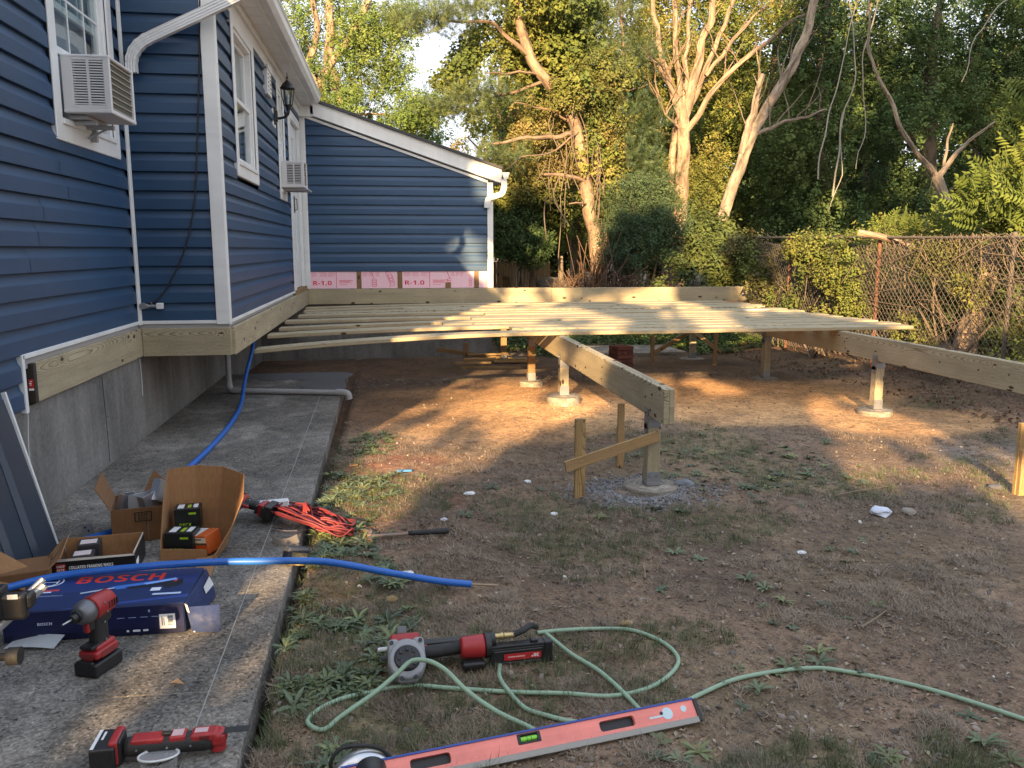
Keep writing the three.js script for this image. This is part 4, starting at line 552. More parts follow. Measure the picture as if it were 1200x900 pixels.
// big leaning pine with broken limbs and ivy
{
  const t = tree('pine_tree', 'big leaning pine with broken bare limbs and ivy, behind the wing corner', [4.35, 0.2, -17], [
    [[[4.4, 0.1, -17], [4.26, 1.7, -17], [4.1, 2.48, -17], [3.95, 3.33, -17], [3.83, 4.0, -17], [3.63, 4.41, -17], [3.28, 4.81, -17], [2.93, 5.21, -17], [2.71, 5.76, -17], [2.5, 7.4, -17]], 0.175, 0.08],
    [[[3.86, 3.88, -17], [3.13, 3.77, -16.6], [2.53, 3.70, -16.5], [1.98, 3.58, -16.4]], 0.06, 0.028], [[[4.03, 2.95, -17], [3.61, 3.02, -16.7], [3.08, 3.04, -16.6]], 0.05, 0.03], [[[3.75, 4.1, -17], [3.2, 4.32, -16.8], [2.5, 4.42, -16.7]], 0.03, 0.012], [[[3.85, 3.9, -16.9], [3.3, 3.5, -16.5], [2.6, 3.35, -16.3], [2.2, 3.05, -16.3]], 0.025, 0.008], [[[3.1, 5.0, -17], [2.6, 5.0, -16.7], [1.9, 4.9, -16.5]], 0.03, 0.01], [[[4.1, 2.5, -17], [3.85, 2.5, -16.7], [3.6, 2.48, -16.6]], 0.025, 0.015], [[[2.9, 5.3, -17], [2.1, 5.9, -16.8], [0.9, 5.9, -16.6]], 0.05, 0.015], [[[3.2, 4.9, -17], [2.3, 4.6, -17], [1.4, 4.4, -16.9]], 0.04, 0.012]], barkPine,
    [['needles', SP.pine, needleM, [...cloud([[0.95, 5.8, -16.7, 0.95, 0.26, 0.6, 230], [1.7, 6.15, -16.8, 0.9, 0.3, 0.7, 170], [1.35, 4.32, -16.9, 0.75, 0.24, 0.6, 200], [2.0, 4.55, -17, 0.7, 0.22, 0.7, 130], [2.6, 6.6, -17, 1.4, 0.5, 1, 200], [2.2, 3.35, -16.8, 0.75, 0.18, 0.6, 130], [1.6, 3.25, -17.2, 0.5, 0.2, 0.5, 110], [4.0, 6.3, -17, 0.8, 0.6, 0.8, 150]], 611, PINE, { s0: 0.6, s1: 1.0, tilt: 1.4 })]],
      ['ivy', SP.ivy, treeLeafM, cloud([[2.6, 5.6, -17.7, 1.1, 0.7, 0.6, 620], [2.0, 5.0, -17.4, 0.8, 0.6, 0.6, 330], [3.7, 5.5, -17.7, 0.9, 0.8, 0.7, 520], [3.3, 6.3, -17.2, 1.3, 0.5, 0.9, 380], [4.3, 4.5, -17.3, 0.5, 0.8, 0.5, 260], [3.0, 4.3, -17.6, 1.1, 0.6, 0.5, 300], [4.05, 3.5, -16.85, 0.35, 0.5, 0.2, 60], [3.7, 4.6, -16.7, 0.5, 0.4, 0.25, 90], [4.5, 3.0, -17.2, 0.5, 0.8, 0.4, 200], [2.3, 4.2, -17.4, 0.7, 0.4, 0.5, 180], [1.75, 5.25, -17.4, 0.5, 0.45, 0.5, 260], [1.3, 4.85, -17.3, 0.35, 0.3, 0.4, 120]], 612, MID, { s0: 0.55, s1: 1.05 })],
      ['dry_foliage', SP.small, treeLeafM, cloud([[2.9, 3.9, -17.4, 1.1, 0.5, 0.6, 330], [3.4, 4.5, -16.9, 0.8, 0.35, 0.5, 200], [2.1, 3.7, -17.6, 0.8, 0.5, 0.5, 200], [3.6, 3.2, -17.4, 0.9, 0.8, 0.5, 300], [4.5, 3.9, -17.2, 0.6, 0.9, 0.4, 260], [2.9, 2.9, -17.6, 0.9, 0.5, 0.5, 220], [4.4, 5.0, -17.0, 0.7, 0.6, 0.5, 220]], 613, WARM)]]);
  const tw = [], R = rngOf(618); for (let i = 0; i < 26; i++) { const x = 3.0 + R() * 1.2, y = 2.6 + R() * 1.9, l = 0.4 + R() * 0.9; tw.push(tube([[x, y, -16.7 + (R() - 0.5) * 0.4], [x + (R() - 0.5) * 0.3, y - l * 0.4, -16.65], [x + (R() - 0.5) * 0.5, y - l, -16.6 + (R() - 0.5) * 0.3]], 0.005 + R() * 0.007, 14, 4)); }
  part('hanging_twigs', tw, twigM, t).userData.kind = 'stuff';
}
// two thin pine poles beside it
[['thin straight pine pole left of the many stemmed tree', [[5.15, 0.2, -17.5], [5.08, 2.73, -17.5], [4.99, 4.09, -17.5], [4.91, 5.29, -17.5], [4.84, 6.62, -17.5], [4.8, 7.9, -17.5]], 0.055, 621], ['thin crooked pine pole close right of the big pine', [[4.7, 0.2, -17.6], [4.63, 2.69, -17.5], [4.49, 4.08, -17.5], [4.37, 4.76, -17.5], [4.2, 5.4, -17.5]], 0.06, 622]].forEach(([lb, pts, r, sd], i) => {
  tree('pine_sapling', lb, [pts[0][0], 0.2, -17.5], [[pts, r, 0.03], ...[0, 1, 2, 3].map((k) => { const y = 3 + k * 0.9, x = 4.95 - i * 0.5; return [[[x, y, -17.5], [x + (k % 2 ? -0.4 : 0.45), y + 0.15, -17.3]], 0.02, 0.006]; })], barkPine,
    [['needles', SP.pine, needleM, cloud(i ? [[4.5, 5.6, -17.4, 0.4, 0.5, 0.4, 70]] : [[4.9, 6.6, -17.3, 0.8, 0.6, 0.6, 170], [5.2, 5.5, -17.4, 0.7, 0.35, 0.6, 130], [4.6, 5.0, -17.4, 0.5, 0.3, 0.5, 90], [5.3, 4.2, -17.2, 0.6, 0.45, 0.5, 150], [5.0, 3.4, -17.1, 0.75, 0.4, 0.5, 170], [5.4, 2.9, -17, 0.6, 0.4, 0.5, 140], [4.7, 2.5, -16.9, 0.5, 0.45, 0.5, 120]], sd, i ? PINE : [[0.03, 0.06, 0.025], [0.06, 0.095, 0.035], [0.09, 0.115, 0.04]], { s0: 0.6, s1: 1.0, tilt: 1.5 })]]);
});
// many stemmed tree
tree('multi_stem_tree', 'sunlit pale tree whose trunk splits into many bare stems, centre right', [6.4, 0.3, -18], [
  [[[6.36, 0.2, -18], [6.40, 1.96, -18], [6.43, 2.64, -18], [6.46, 3.47, -18], [6.43, 4.19, -18], [6.38, 4.7, -18]], 0.20, 0.13], [[[6.2, 0.3, -18.25], [6.3, 2.6, -18.25], [6.27, 3.67, -18.2], [6.36, 4.4, -18.1]], 0.10, 0.08],
  [[[6.41, 4.3, -18], [6.1, 5.16, -18], [5.82, 5.94, -18], [5.67, 6.79, -18], [5.6, 7.8, -18]], 0.075, 0.04], [[[6.36, 4.5, -18], [6.22, 5.6, -18], [6.14, 6.81, -18], [6.1, 7.9, -18]], 0.07, 0.035], [[[6.44, 4.4, -18], [6.46, 5.61, -18.1], [6.55, 6.83, -18.1], [6.6, 7.8, -18.1]], 0.06, 0.035], [[[6.44, 4.4, -18], [6.75, 5.62, -18], [6.99, 6.84, -18], [7.2, 7.8, -18]], 0.115, 0.055], [[[6.48, 4.4, -18], [6.86, 5.27, -18.1], [7.21, 6.16, -18.1], [7.51, 6.87, -18.1], [8.0, 7.7, -18]], 0.065, 0.035], [[[6.46, 4.1, -17.95], [7.16, 5.1, -17.9], [8.0, 5.85, -17.8], [8.85, 6.5, -17.7], [9.7, 6.86, -17.6]], 0.07, 0.03], [[[6.4, 4.5, -18], [5.96, 5.24, -18], [5.45, 5.84, -18]], 0.05, 0.02], [[[6.9, 5.3, -18], [7.41, 5.99, -17.9], [7.88, 6.53, -17.8], [8.34, 6.9, -17.8]], 0.05, 0.02], [[[6.4, 4.1, -18], [5.9, 4.5, -17.8], [5.7, 5.1, -17.8]], 0.03, 0.012]], barkTan,
  [['crown', SP.broad, treeLeafM, cloud([[6.2, 7.3, -18, 1.5, 0.6, 1.2, 260], [8.2, 6.9, -18, 1.2, 0.5, 1, 150], [5.3, 6.3, -18.4, 0.7, 0.5, 0.6, 160], [6.9, 5.4, -18.5, 1.3, 0.9, 0.4, 330], [6.0, 4.0, -18.5, 0.7, 1.0, 0.3, 200], [6.0, 2.6, -17.8, 0.4, 0.4, 0.2, 70], [7.1, 3.2, -18.4, 0.6, 1.0, 0.4, 320]], 631, [[0.10, 0.13, 0.03], [0.17, 0.18, 0.04], [0.22, 0.19, 0.05]], { s0: 0.55, s1: 1.0 })]]);
tree('leaning_tree', 'bare grey tree leaning right with a broken stub, behind the fence', [6.75, 0.5, -16.5], [
  [[[6.6, 0.4, -16.5], [6.77, 2.1, -16.5], [6.93, 2.65, -16.5], [7.2, 3.5, -16.5], [7.41, 4.0, -16.5], [7.8, 4.64, -16.5], [8.17, 5.26, -16.5], [8.45, 6.01, -16.5], [8.57, 6.66, -16.5], [8.6, 7.6, -16.5]], 0.15, 0.075], [[[7.15, 3.5, -16.5], [7.25, 4.0, -16.45], [7.34, 4.42, -16.4], [7.47, 5.02, -16.4]], 0.085, 0.06], [[[7.33, 3.85, -16.5], [7.96, 4.13, -16.4], [8.4, 4.2, -16.3], [8.83, 4.37, -16.3]], 0.05, 0.015]], barkGrey, null);
tree('dead_tree', 'small dead grey tree forked like a Y in the dark wood at right', [10.9, 0.8, -15], [
  [[[11.0, 0.6, -15], [10.84, 2.27, -15], [10.58, 2.72, -15], [10.45, 2.99, -15]], 0.13, 0.09], [[[10.47, 2.94, -15], [9.94, 3.38, -14.9], [9.45, 3.92, -14.8], [8.96, 4.75, -14.8], [8.75, 5.19, -14.8], [8.7, 6.4, -14.8]], 0.06, 0.012], [[[10.47, 2.94, -15], [10.82, 3.39, -15], [11.33, 3.8, -15], [11.6, 4.0, -15]], 0.06, 0.02], [[[10.6, 3.15, -15], [10.63, 3.55, -15], [10.72, 3.95, -15]], 0.035, 0.015], [[[9.94, 3.38, -14.9], [10.3, 3.1, -14.8], [10.2, 2.6, -14.8]], 0.012, 0.005]], barkGrey, null);
// hanging vines in front of the dark wood
[[[8.63, 2.6, -15.5], [8.7, 3.89, -15.5], [8.95, 4.84, -15.5], [8.72, 6.22, -15.5], [8.7, 7.5, -15.5]], [[8.3, 2.92, -15.5], [8.45, 4.2, -15.5], [8.7, 5.3, -15.5], [8.98, 6.6, -15.5]], [[8.75, 4.2, -15.5], [8.8, 3.0, -15.5], [8.55, 2.3, -15.5]], [[9.2, 6.8, -15.3], [8.95, 5.2, -15.3], [9.1, 4.0, -15.3], [8.9, 3.1, -15.2]], [[11.9, 7.2, -14], [11.2, 6.1, -14], [10.6, 5.75, -13.9], [10.2, 5.2, -13.9], [10.1, 4.5, -14]], [[12.2, 3.2, -14], [12.0, 4.6, -14], [11.7, 5.4, -14], [11.9, 7.0, -14]]].forEach((p, i) => solo('hanging_vine', limb(p, 0.019 - i * 0.0012, 0.007, i, 6, 0.2, 0.10), twigGrey, ['thick bare vine hanging at the left of the vine bundle', 'thin bare vine slanting in the middle of the vine bundle', 'short vine dangling low from the vine bundle', 'curved vine at the right side of the vine bundle', 'long bare vine drooping through the dark leaves at upper right', 'bare vine climbing at the far right above the fence'][i], 'vine'));
// woodland behind: each tree with trunk and crown
const wood = [ // x, z, top, crown list [dx, y, rx, ry, n], palette, label
  [0.9, -29, 5.4, [[0, 5.2, 1.4, 0.9, 300]], YG, 'low pale tree far behind the gap of sky', 0],
  [3.0, -22, 8, [[-0.2, 3.0, 1.0, 0.9, 560], [0.3, 4.6, 1.2, 0.9, 520], [0.6, 6.3, 1.2, 0.9, 420]], MID, 'leafy tree close behind the big pine', 1],
  [5.0, -22.5, 9.5, [[0, 2.6, 1.4, 1.2, 750], [0, 4.6, 1.7, 1.3, 1050], [0, 6.8, 1.9, 1.3, 1050], [0.3, 8.4, 1.9, 0.8, 600]], [[0.10, 0.14, 0.03], [0.17, 0.20, 0.04], [0.25, 0.23, 0.055]], 'leafy tree filling the back between the pine poles', 1],
  [7.6, -22, 9.5, [[0, 2.4, 1.6, 1.2, 800], [0.2, 4.4, 1.8, 1.3, 1100], [0.2, 6.6, 2.0, 1.3, 1150], [0.4, 8.4, 2.0, 0.9, 700]], [[0.10, 0.14, 0.03], [0.17, 0.20, 0.04], [0.25, 0.23, 0.055]], 'leafy tree behind the many stemmed trunk', 1],
  [10.2, -21.5, 9.5, [[0, 2.6, 1.8, 1.3, 750], [0, 4.8, 1.9, 1.3, 900], [0, 7.2, 2.0, 1.4, 1000]], MID, 'dark tree behind the leaning grey trunk', 1],
  [13.0, -22, 10, [[0, 2.8, 2.0, 1.5, 800], [0, 5.2, 2.2, 1.5, 850], [0, 7.8, 2.2, 1.5, 700]], DK, 'dark tree far back behind the vine bundle', 1],
  [16.5, -22, 10, [[0, 3.2, 2.2, 1.7, 850], [0, 6.0, 2.4, 1.7, 850], [0, 8.8, 2.2, 1.4, 500]], DK, 'dark tree far back at the right edge', 1],
  [20.5, -23, 10, [[0, 3.5, 2.6, 2.0, 700], [0, 7.0, 2.8, 2.0, 700]], DK, 'dark tree beyond the right edge of the wood', 1],
  [9.4, -17.6, 8, [[0.0, 2.2, 1.2, 0.9, 620], [-0.2, 3.7, 1.3, 1.0, 700], [0.3, 5.6, 1.4, 1.1, 700], [0.4, 7.3, 1.4, 0.8, 300]], DK, 'dark leafy tree just right of the leaning trunk', 2],
  [11.6, -17, 8, [[0, 2.4, 1.3, 1.0, 620], [0, 4.2, 1.5, 1.1, 800], [0.1, 6.2, 1.6, 1.2, 800]], DK, 'dark leafy tree behind the forked dead tree', 2],
  [14.2, -17, 8.5, [[0, 2.6, 1.5, 1.2, 700], [0, 4.6, 1.6, 1.3, 800], [0, 6.8, 1.7, 1.3, 700]], DK, 'dark leafy tree at right behind the bright fern like leaves', 2],
  [13.0, -13.2, 7.5, [[0.2, 4.9, 1.1, 0.9, 420], [0.6, 6.3, 1.4, 0.9, 480], [0.4, 3.4, 0.9, 0.7, 250]], MID, 'half lit tree leaning in at the upper right corner', 3],
  [5.5, -28, 8, [[0, 2.6, 2.4, 2.0, 1100], [0, 5.6, 2.2, 1.6, 900]], DK, 'dark tree far back between the big pine and the many stemmed trunk', 4],
  [9.0, -28, 8, [[0, 2.4, 2.4, 2.0, 1300], [0, 5.4, 2.4, 1.8, 1100]], DK, 'dark tree far back right of the many stemmed trunk', 4],
  [13, -28.5, 8, [[0, 2.6, 2.6, 2.0, 1300], [0, 6.0, 2.6, 2.0, 1100]], DK, 'dark tree far back behind the leaning trunk', 4],
  [17.5, -29, 9, [[0, 2.8, 2.8, 2.2, 1300], [0, 6.5, 2.8, 2.0, 1000]], DK, 'dark tree deep in the wood behind the forked dead tree', 4],
  [22.5, -29, 9, [[0, 3.0, 3.0, 2.4, 1300], [0, 6.8, 2.8, 2.0, 1000]], DK, 'dark tree deep in the wood at the right edge', 4],
  [17.0, -12, 8, [[0, 3.0, 1.8, 1.5, 600], [0, 5.6, 1.9, 1.5, 600]], DK, 'dark tree outside the right edge behind the fence', 2]];
wood.forEach(([x, z, top, bl, pal, label, k], i) => {
  const sd = 700 + i * 7, R = rngOf(sd);
  tree('woodland_tree', label, [x, gh(x, z), z], [[[[x, gh(x, z) - 0.1, z], [x + 0.15, top * 0.35, z], [x - 0.1, top * 0.65, z], [x + 0.1, top, z]], 0.16 + R() * 0.1, 0.04], ...[0, 1, 2].map((j) => [[[x, top * (0.3 + j * 0.15), z], [x + (j % 2 ? -0.9 : 0.9), top * (0.4 + j * 0.16), z + 0.5 - R()]], 0.06, 0.015])], barkDark,
    [['crown', k === 4 ? SP.big : SP.broad, treeLeafM, cloud(bl.map(([dx, y, rx, ry, n]) => [x + dx, y, z, rx * 1.05, ry * 1.05, Math.min(rx, 1.5), Math.round(n * (k === 4 ? 1 : 1.7))]), sd, pal, k === 4 ? { s0: 1.5, s1: 2.4, shell: 0.6 } : { s0: 0.7, s1: 1.35 })]], 'trees of the wood behind the yard');
});
// shrubs
const shrub = (label, x, y, z, bl, geo, pal, seed, opt = {}, name = 'shrub') => {
  const t = thing(name, label, 'shrub', [x, gh(x, z), z]), st = [], R = rngOf(seed + 5), g0 = gh(x, z); for (let i = 0; i < 7; i++) { const [bx_, by, bz] = bl[i % bl.length]; st.push(limb([[x + (R() - 0.5) * 0.3, g0 - 0.05, z + (R() - 0.5) * 0.2], [mix(x, bx_, 0.5) + (R() - 0.5) * 0.2, mix(g0, by, 0.6), mix(z, bz, 0.5)], [bx_ + (R() - 0.5) * 0.5, by + 0.2 * R(), bz]], 0.02, 0.006, i, 5)); }
  part('stem', st, twigM, t); foliage(t, 'foliage', geo, treeLeafM, cloud(bl, seed, pal, opt)); return t;
};
shrub('bright green bush right of the wing corner, above the wooden fence', 2.9, 1.5, -18.4, [[2.6, 2.6, -18.3, 0.55, 0.5, 0.5, 330], [3.2, 2.9, -18.5, 0.6, 0.6, 0.5, 360], [2.9, 2.1, -18.4, 0.5, 0.4, 0.4, 260], [3.7, 2.4, -18.8, 0.5, 0.6, 0.4, 250]], SP.broad, [[0.07, 0.11, 0.02], [0.11, 0.14, 0.025], [0.14, 0.15, 0.03]], 801);
shrub('dark dense bush under the bright green bush by the wing corner', 2.8, 1.0, -17.6, [[2.4, 1.75, -17.6, 0.45, 0.5, 0.45, 420], [3.0, 1.6, -17.5, 0.5, 0.42, 0.45, 420], [2.9, 2.2, -17.9, 0.5, 0.4, 0.4, 300]], SP.small, DK, 802);
shrub('dark bluish bush at the foot of the thin pine poles', 5.1, 1.0, -16, [[4.7, 1.7, -16.2, 0.6, 0.7, 0.5, 480], [5.5, 1.9, -16.3, 0.7, 0.7, 0.6, 520], [5.1, 2.6, -16.6, 0.7, 0.5, 0.5, 380]], SP.fine, [[0.04, 0.075, 0.04], [0.07, 0.115, 0.05], [0.11, 0.15, 0.055]], 803, { s0: 1.1, s1: 1.8 });
shrub('broad green bush in front of the many stemmed tree', 6.0, 0.6, -15.2, [[5.7, 1.1, -15, 0.8, 0.5, 0.5, 520], [6.4, 1.35, -15.3, 0.7, 0.5, 0.5, 500], [6.2, 1.85, -15.8, 0.6, 0.4, 0.4, 300], [5.2, 0.7, -14.8, 0.6, 0.35, 0.4, 300]], SP.broad, [[0.05, 0.08, 0.02], [0.085, 0.115, 0.028], [0.13, 0.14, 0.04]], 804);
shrub('sparse reddish brown bush at the end of the rim board', 6.6, 0.5, -13.6, [[6.6, 0.8, -13.6, 0.6, 0.5, 0.4, 260], [7.0, 1.3, -13.8, 0.6, 0.4, 0.4, 260], [6.5, 1.5, -14.5, 0.5, 0.35, 0.4, 220]], SP.small, [[0.05, 0.065, 0.02], [0.10, 0.09, 0.035], [0.12, 0.12, 0.04]], 805);
shrub('green bush tangled in the fence left of the rusty post', 7.0, 0.5, -12, [[6.8, 1.3, -12.2, 0.45, 0.4, 0.7, 420], [7.2, 0.8, -11.8, 0.45, 0.5, 0.6, 380], [6.75, 0.7, -12.8, 0.35, 0.4, 0.5, 260]], SP.broad, [[0.035, 0.065, 0.018], [0.075, 0.10, 0.025], [0.12, 0.13, 0.035]], 806, { s0: 0.6, s1: 1.05 });
shrub('dark bush behind the rusty fence post', 7.6, 0.5, -10, [[7.4, 0.85, -10.2, 0.5, 0.55, 0.6, 460], [7.8, 0.6, -9.4, 0.5, 0.5, 0.5, 380], [7.8, 1.2, -9.8, 0.4, 0.35, 0.5, 240]], SP.small, DK, 807);
shrub('dark bush behind the fence at the right edge', 8.4, 0.6, -8.2, [[8.2, 0.9, -8.6, 0.5, 0.5, 0.5, 380], [8.4, 1.4, -8.0, 0.5, 0.5, 0.5, 380], [8.0, 0.5, -7.6, 0.4, 0.4, 0.5, 260]], SP.broad, MID, 808, { s0: 0.6, s1: 1.0 });
shrub('bright fern like fronds leaning over the fence at the right edge', 8.3, 0.6, -9.2, [[7.2, 2.0, -8.9, 0.6, 0.26, 0.5, 190], [7.6, 2.35, -9.0, 0.55, 0.32, 0.4, 170], [8.2, 2.75, -9.1, 0.5, 0.35, 0.4, 130], [7.3, 1.75, -8.4, 0.5, 0.2, 0.5, 140], [8.0, 3.3, -9.3, 0.5, 0.4, 0.4, 90]], SP.frond, [[0.09, 0.13, 0.02], [0.13, 0.17, 0.03], [0.18, 0.2, 0.04]], 809, { s0: 0.8, s1: 1.25, tilt: 1.5 }, 'frond_shrub');
shrub('wide low bush behind the fence between the fence posts', 9.3, 0.8, -12.5, [[8.4, 1.4, -13, 0.8, 0.7, 0.6, 480], [9.4, 1.6, -12.6, 0.8, 0.7, 0.6, 480], [10.3, 1.7, -12.3, 0.8, 0.7, 0.6, 480], [8.0, 0.8, -12.4, 0.6, 0.6, 0.6, 320]], SP.broad, MID, 810, { s0: 0.8, s1: 1.2 });
shrub('leafy vine hanging over the fence rail left of the rusty post', 6.6, 0.3, -12, [[6.55, 1.5, -12.4, 0.2, 0.3, 0.9, 330], [6.5, 1.0, -13.2, 0.2, 0.5, 0.6, 260], [6.6, 1.65, -11.2, 0.2, 0.15, 0.5, 110], [6.5, 0.5, -12.2, 0.2, 0.3, 0.9, 240], [6.45, 1.2, -11.3, 0.2, 0.35, 0.6, 260], [6.45, 1.3, -14.3, 0.3, 0.5, 0.9, 420], [6.45, 0.8, -10.9, 0.15, 0.3, 0.4, 120]], SP.broad, [[0.09, 0.13, 0.028], [0.16, 0.185, 0.04], [0.24, 0.23, 0.055]], 821, { s0: 0.4, s1: 0.8 }, 'vine_shrub');
shrub('leafy vine climbing the fence mesh between the rusty post and the grey post', 6.6, 0.3, -9, [[6.6, 1.45, -9.4, 0.15, 0.25, 0.6, 200], [6.6, 0.5, -9.6, 0.2, 0.3, 0.6, 220], [6.7, 1.55, -7.4, 0.15, 0.2, 0.6, 170], [6.7, 0.6, -7.7, 0.2, 0.4, 0.5, 170], [6.6, 1.1, -8.7, 0.15, 0.3, 0.3, 90]], SP.broad, [[0.08, 0.12, 0.028], [0.15, 0.165, 0.04], [0.2, 0.18, 0.05]], 822, { s0: 0.35, s1: 0.7 }, 'vine_shrub');
shrub('yellow green plant peeping over the fence rail beside the rusty post', 7.5, 0.8, -11.2, [[7.35, 1.75, -11.3, 0.35, 0.22, 0.3, 70], [7.9, 1.8, -11.0, 0.2, 0.35, 0.2, 60]], SP.frond, [[0.08, 0.12, 0.02], [0.12, 0.16, 0.03], [0.15, 0.17, 0.035]], 811, { s0: 0.5, s1: 0.8 });
shrub('shadowy undergrowth at the foot of the dark wood', 12.4, 0.9, -14, [[11.4, 1.6, -14.4, 1.0, 0.8, 0.6, 420], [13.0, 1.8, -13.8, 1.0, 0.9, 0.6, 420], [14.6, 2.0, -13.4, 1.0, 0.9, 0.6, 380]], SP.big, DK, 812);
// brush pile
{
  const t = thing('brush_pile', 'tangle of brown dead twigs round the foot of the big pine', 'brush pile', [4.3, 0.3, -16.4]), R = rngOf(831), tw = [];
  for (let i = 0; i < 300; i++) { const x = 4.3 + (R() + R() + R() - 1.5) * 1.2, z = -16.3 + (R() - 0.5) * 0.9, h = 0.35 + R() * 1.5 * Math.exp(-(((x - 4.3) / 0.8) ** 2)), dx = (R() - 0.5) * 0.9; tw.push(tube([[x, 0.15, z], [x + dx * 0.4 + (R() - 0.5) * 0.2, 0.2 + h * 0.6, z + (R() - 0.5) * 0.3], [x + dx, 0.25 + h * (0.6 + 0.5 * R()), z + 0.2]], 0.006 + R() * 0.008, 7, 4)); }
  part('twigs', tw, mat(0.12, 0.075, 0.05, 0.95), t).userData.kind = 'stuff';
  foliage(t, 'dry_leaves', SP.small, treeLeafM, cloud([[4.2, 0.8, -16.3, 0.9, 0.5, 0.4, 150], [5.3, 0.6, -15.9, 0.5, 0.3, 0.4, 60]], 832, [[0.10, 0.06, 0.035], [0.14, 0.085, 0.05]]));
}
// timber fence far behind the wing corner
{
  const t = thing('board_fence', 'pale upright board fence far behind the wing corner', 'fence', [3.3, 0.3, -20]);
  for (let i = 0; i < 13; i++) { const x = 1.75 + i * 0.165; part('fence_board', bx(x, 0.1, -20.02, x + 0.158, 1.27 + 0.02 * hash(i, 3), -20, 0.004), stakeWood[i % 2], t); }
  part('rail', [bx(1.7, 0.4, -20.06, 3.95, 0.49, -20.022), bx(1.7, 1.0, -20.06, 3.95, 1.09, -20.022)], oldWood[1], t);
  solo('white_pipe', [cyl(0.045, 0.045, 0.5, 2.95, 0.92, -18.9)], whiteM, 'upright white pipe stub before the board fence', 'pipe');
  solo('panel', bx(2.62, 0.3, -19.3, 2.84, 0.96, -19.26), oldWood[1], 'small brown board leaning before the board fence', 'board');
  tree('stump', 'bare broken stump between the board fence and the brush pile', [3.9, 0.3, -18.5], [[[[3.95, 0.2, -18.5], [3.86, 0.8, -18.5], [3.83, 1.43, -18.5]], 0.07, 0.06]], barkGrey, null).userData.category = 'stump';
  tree('slim_trunk', 'slim dark trunk rising right of the board fence', [3.15, 0.3, -18.1], [[[[3.2, 0.2, -18.1], [3.12, 1.0, -18.1], [3.05, 1.62, -18.1], [3.17, 2.7, -18.2], [3.0, 3.6, -18.3]], 0.085, 0.05]], barkPine, null);
  const rk = new THREE.IcosahedronGeometry(0.22, 2), q = rk.attributes.position; for (let i = 0; i < q.count; i++) { const v = V(q.getX(i), q.getY(i), q.getZ(i)), k = 0.8 + 0.4 * vnoise(v.x * 9 + 4, v.y * 9 + v.z * 7, 6); q.setXYZ(i, v.x * k * 1.6, v.y * k * 0.7, v.z * k); } rk.computeVertexNormals();
  [[3.6, 0.78, -18.6, 1.1], [4.55, 0.72, -17.6, 0.55], [4.75, 0.68, -17.4, 0.4]].forEach(([x, y, z, s], i) => solo('rock', rk.clone().scale(s, s, s).translate(x, y, z), footM, ['large pale rock beside the bare stump', 'left of the two small pale rocks near the brush pile', 'right of the two small pale rocks near the brush pile'][i], 'rock'));
}
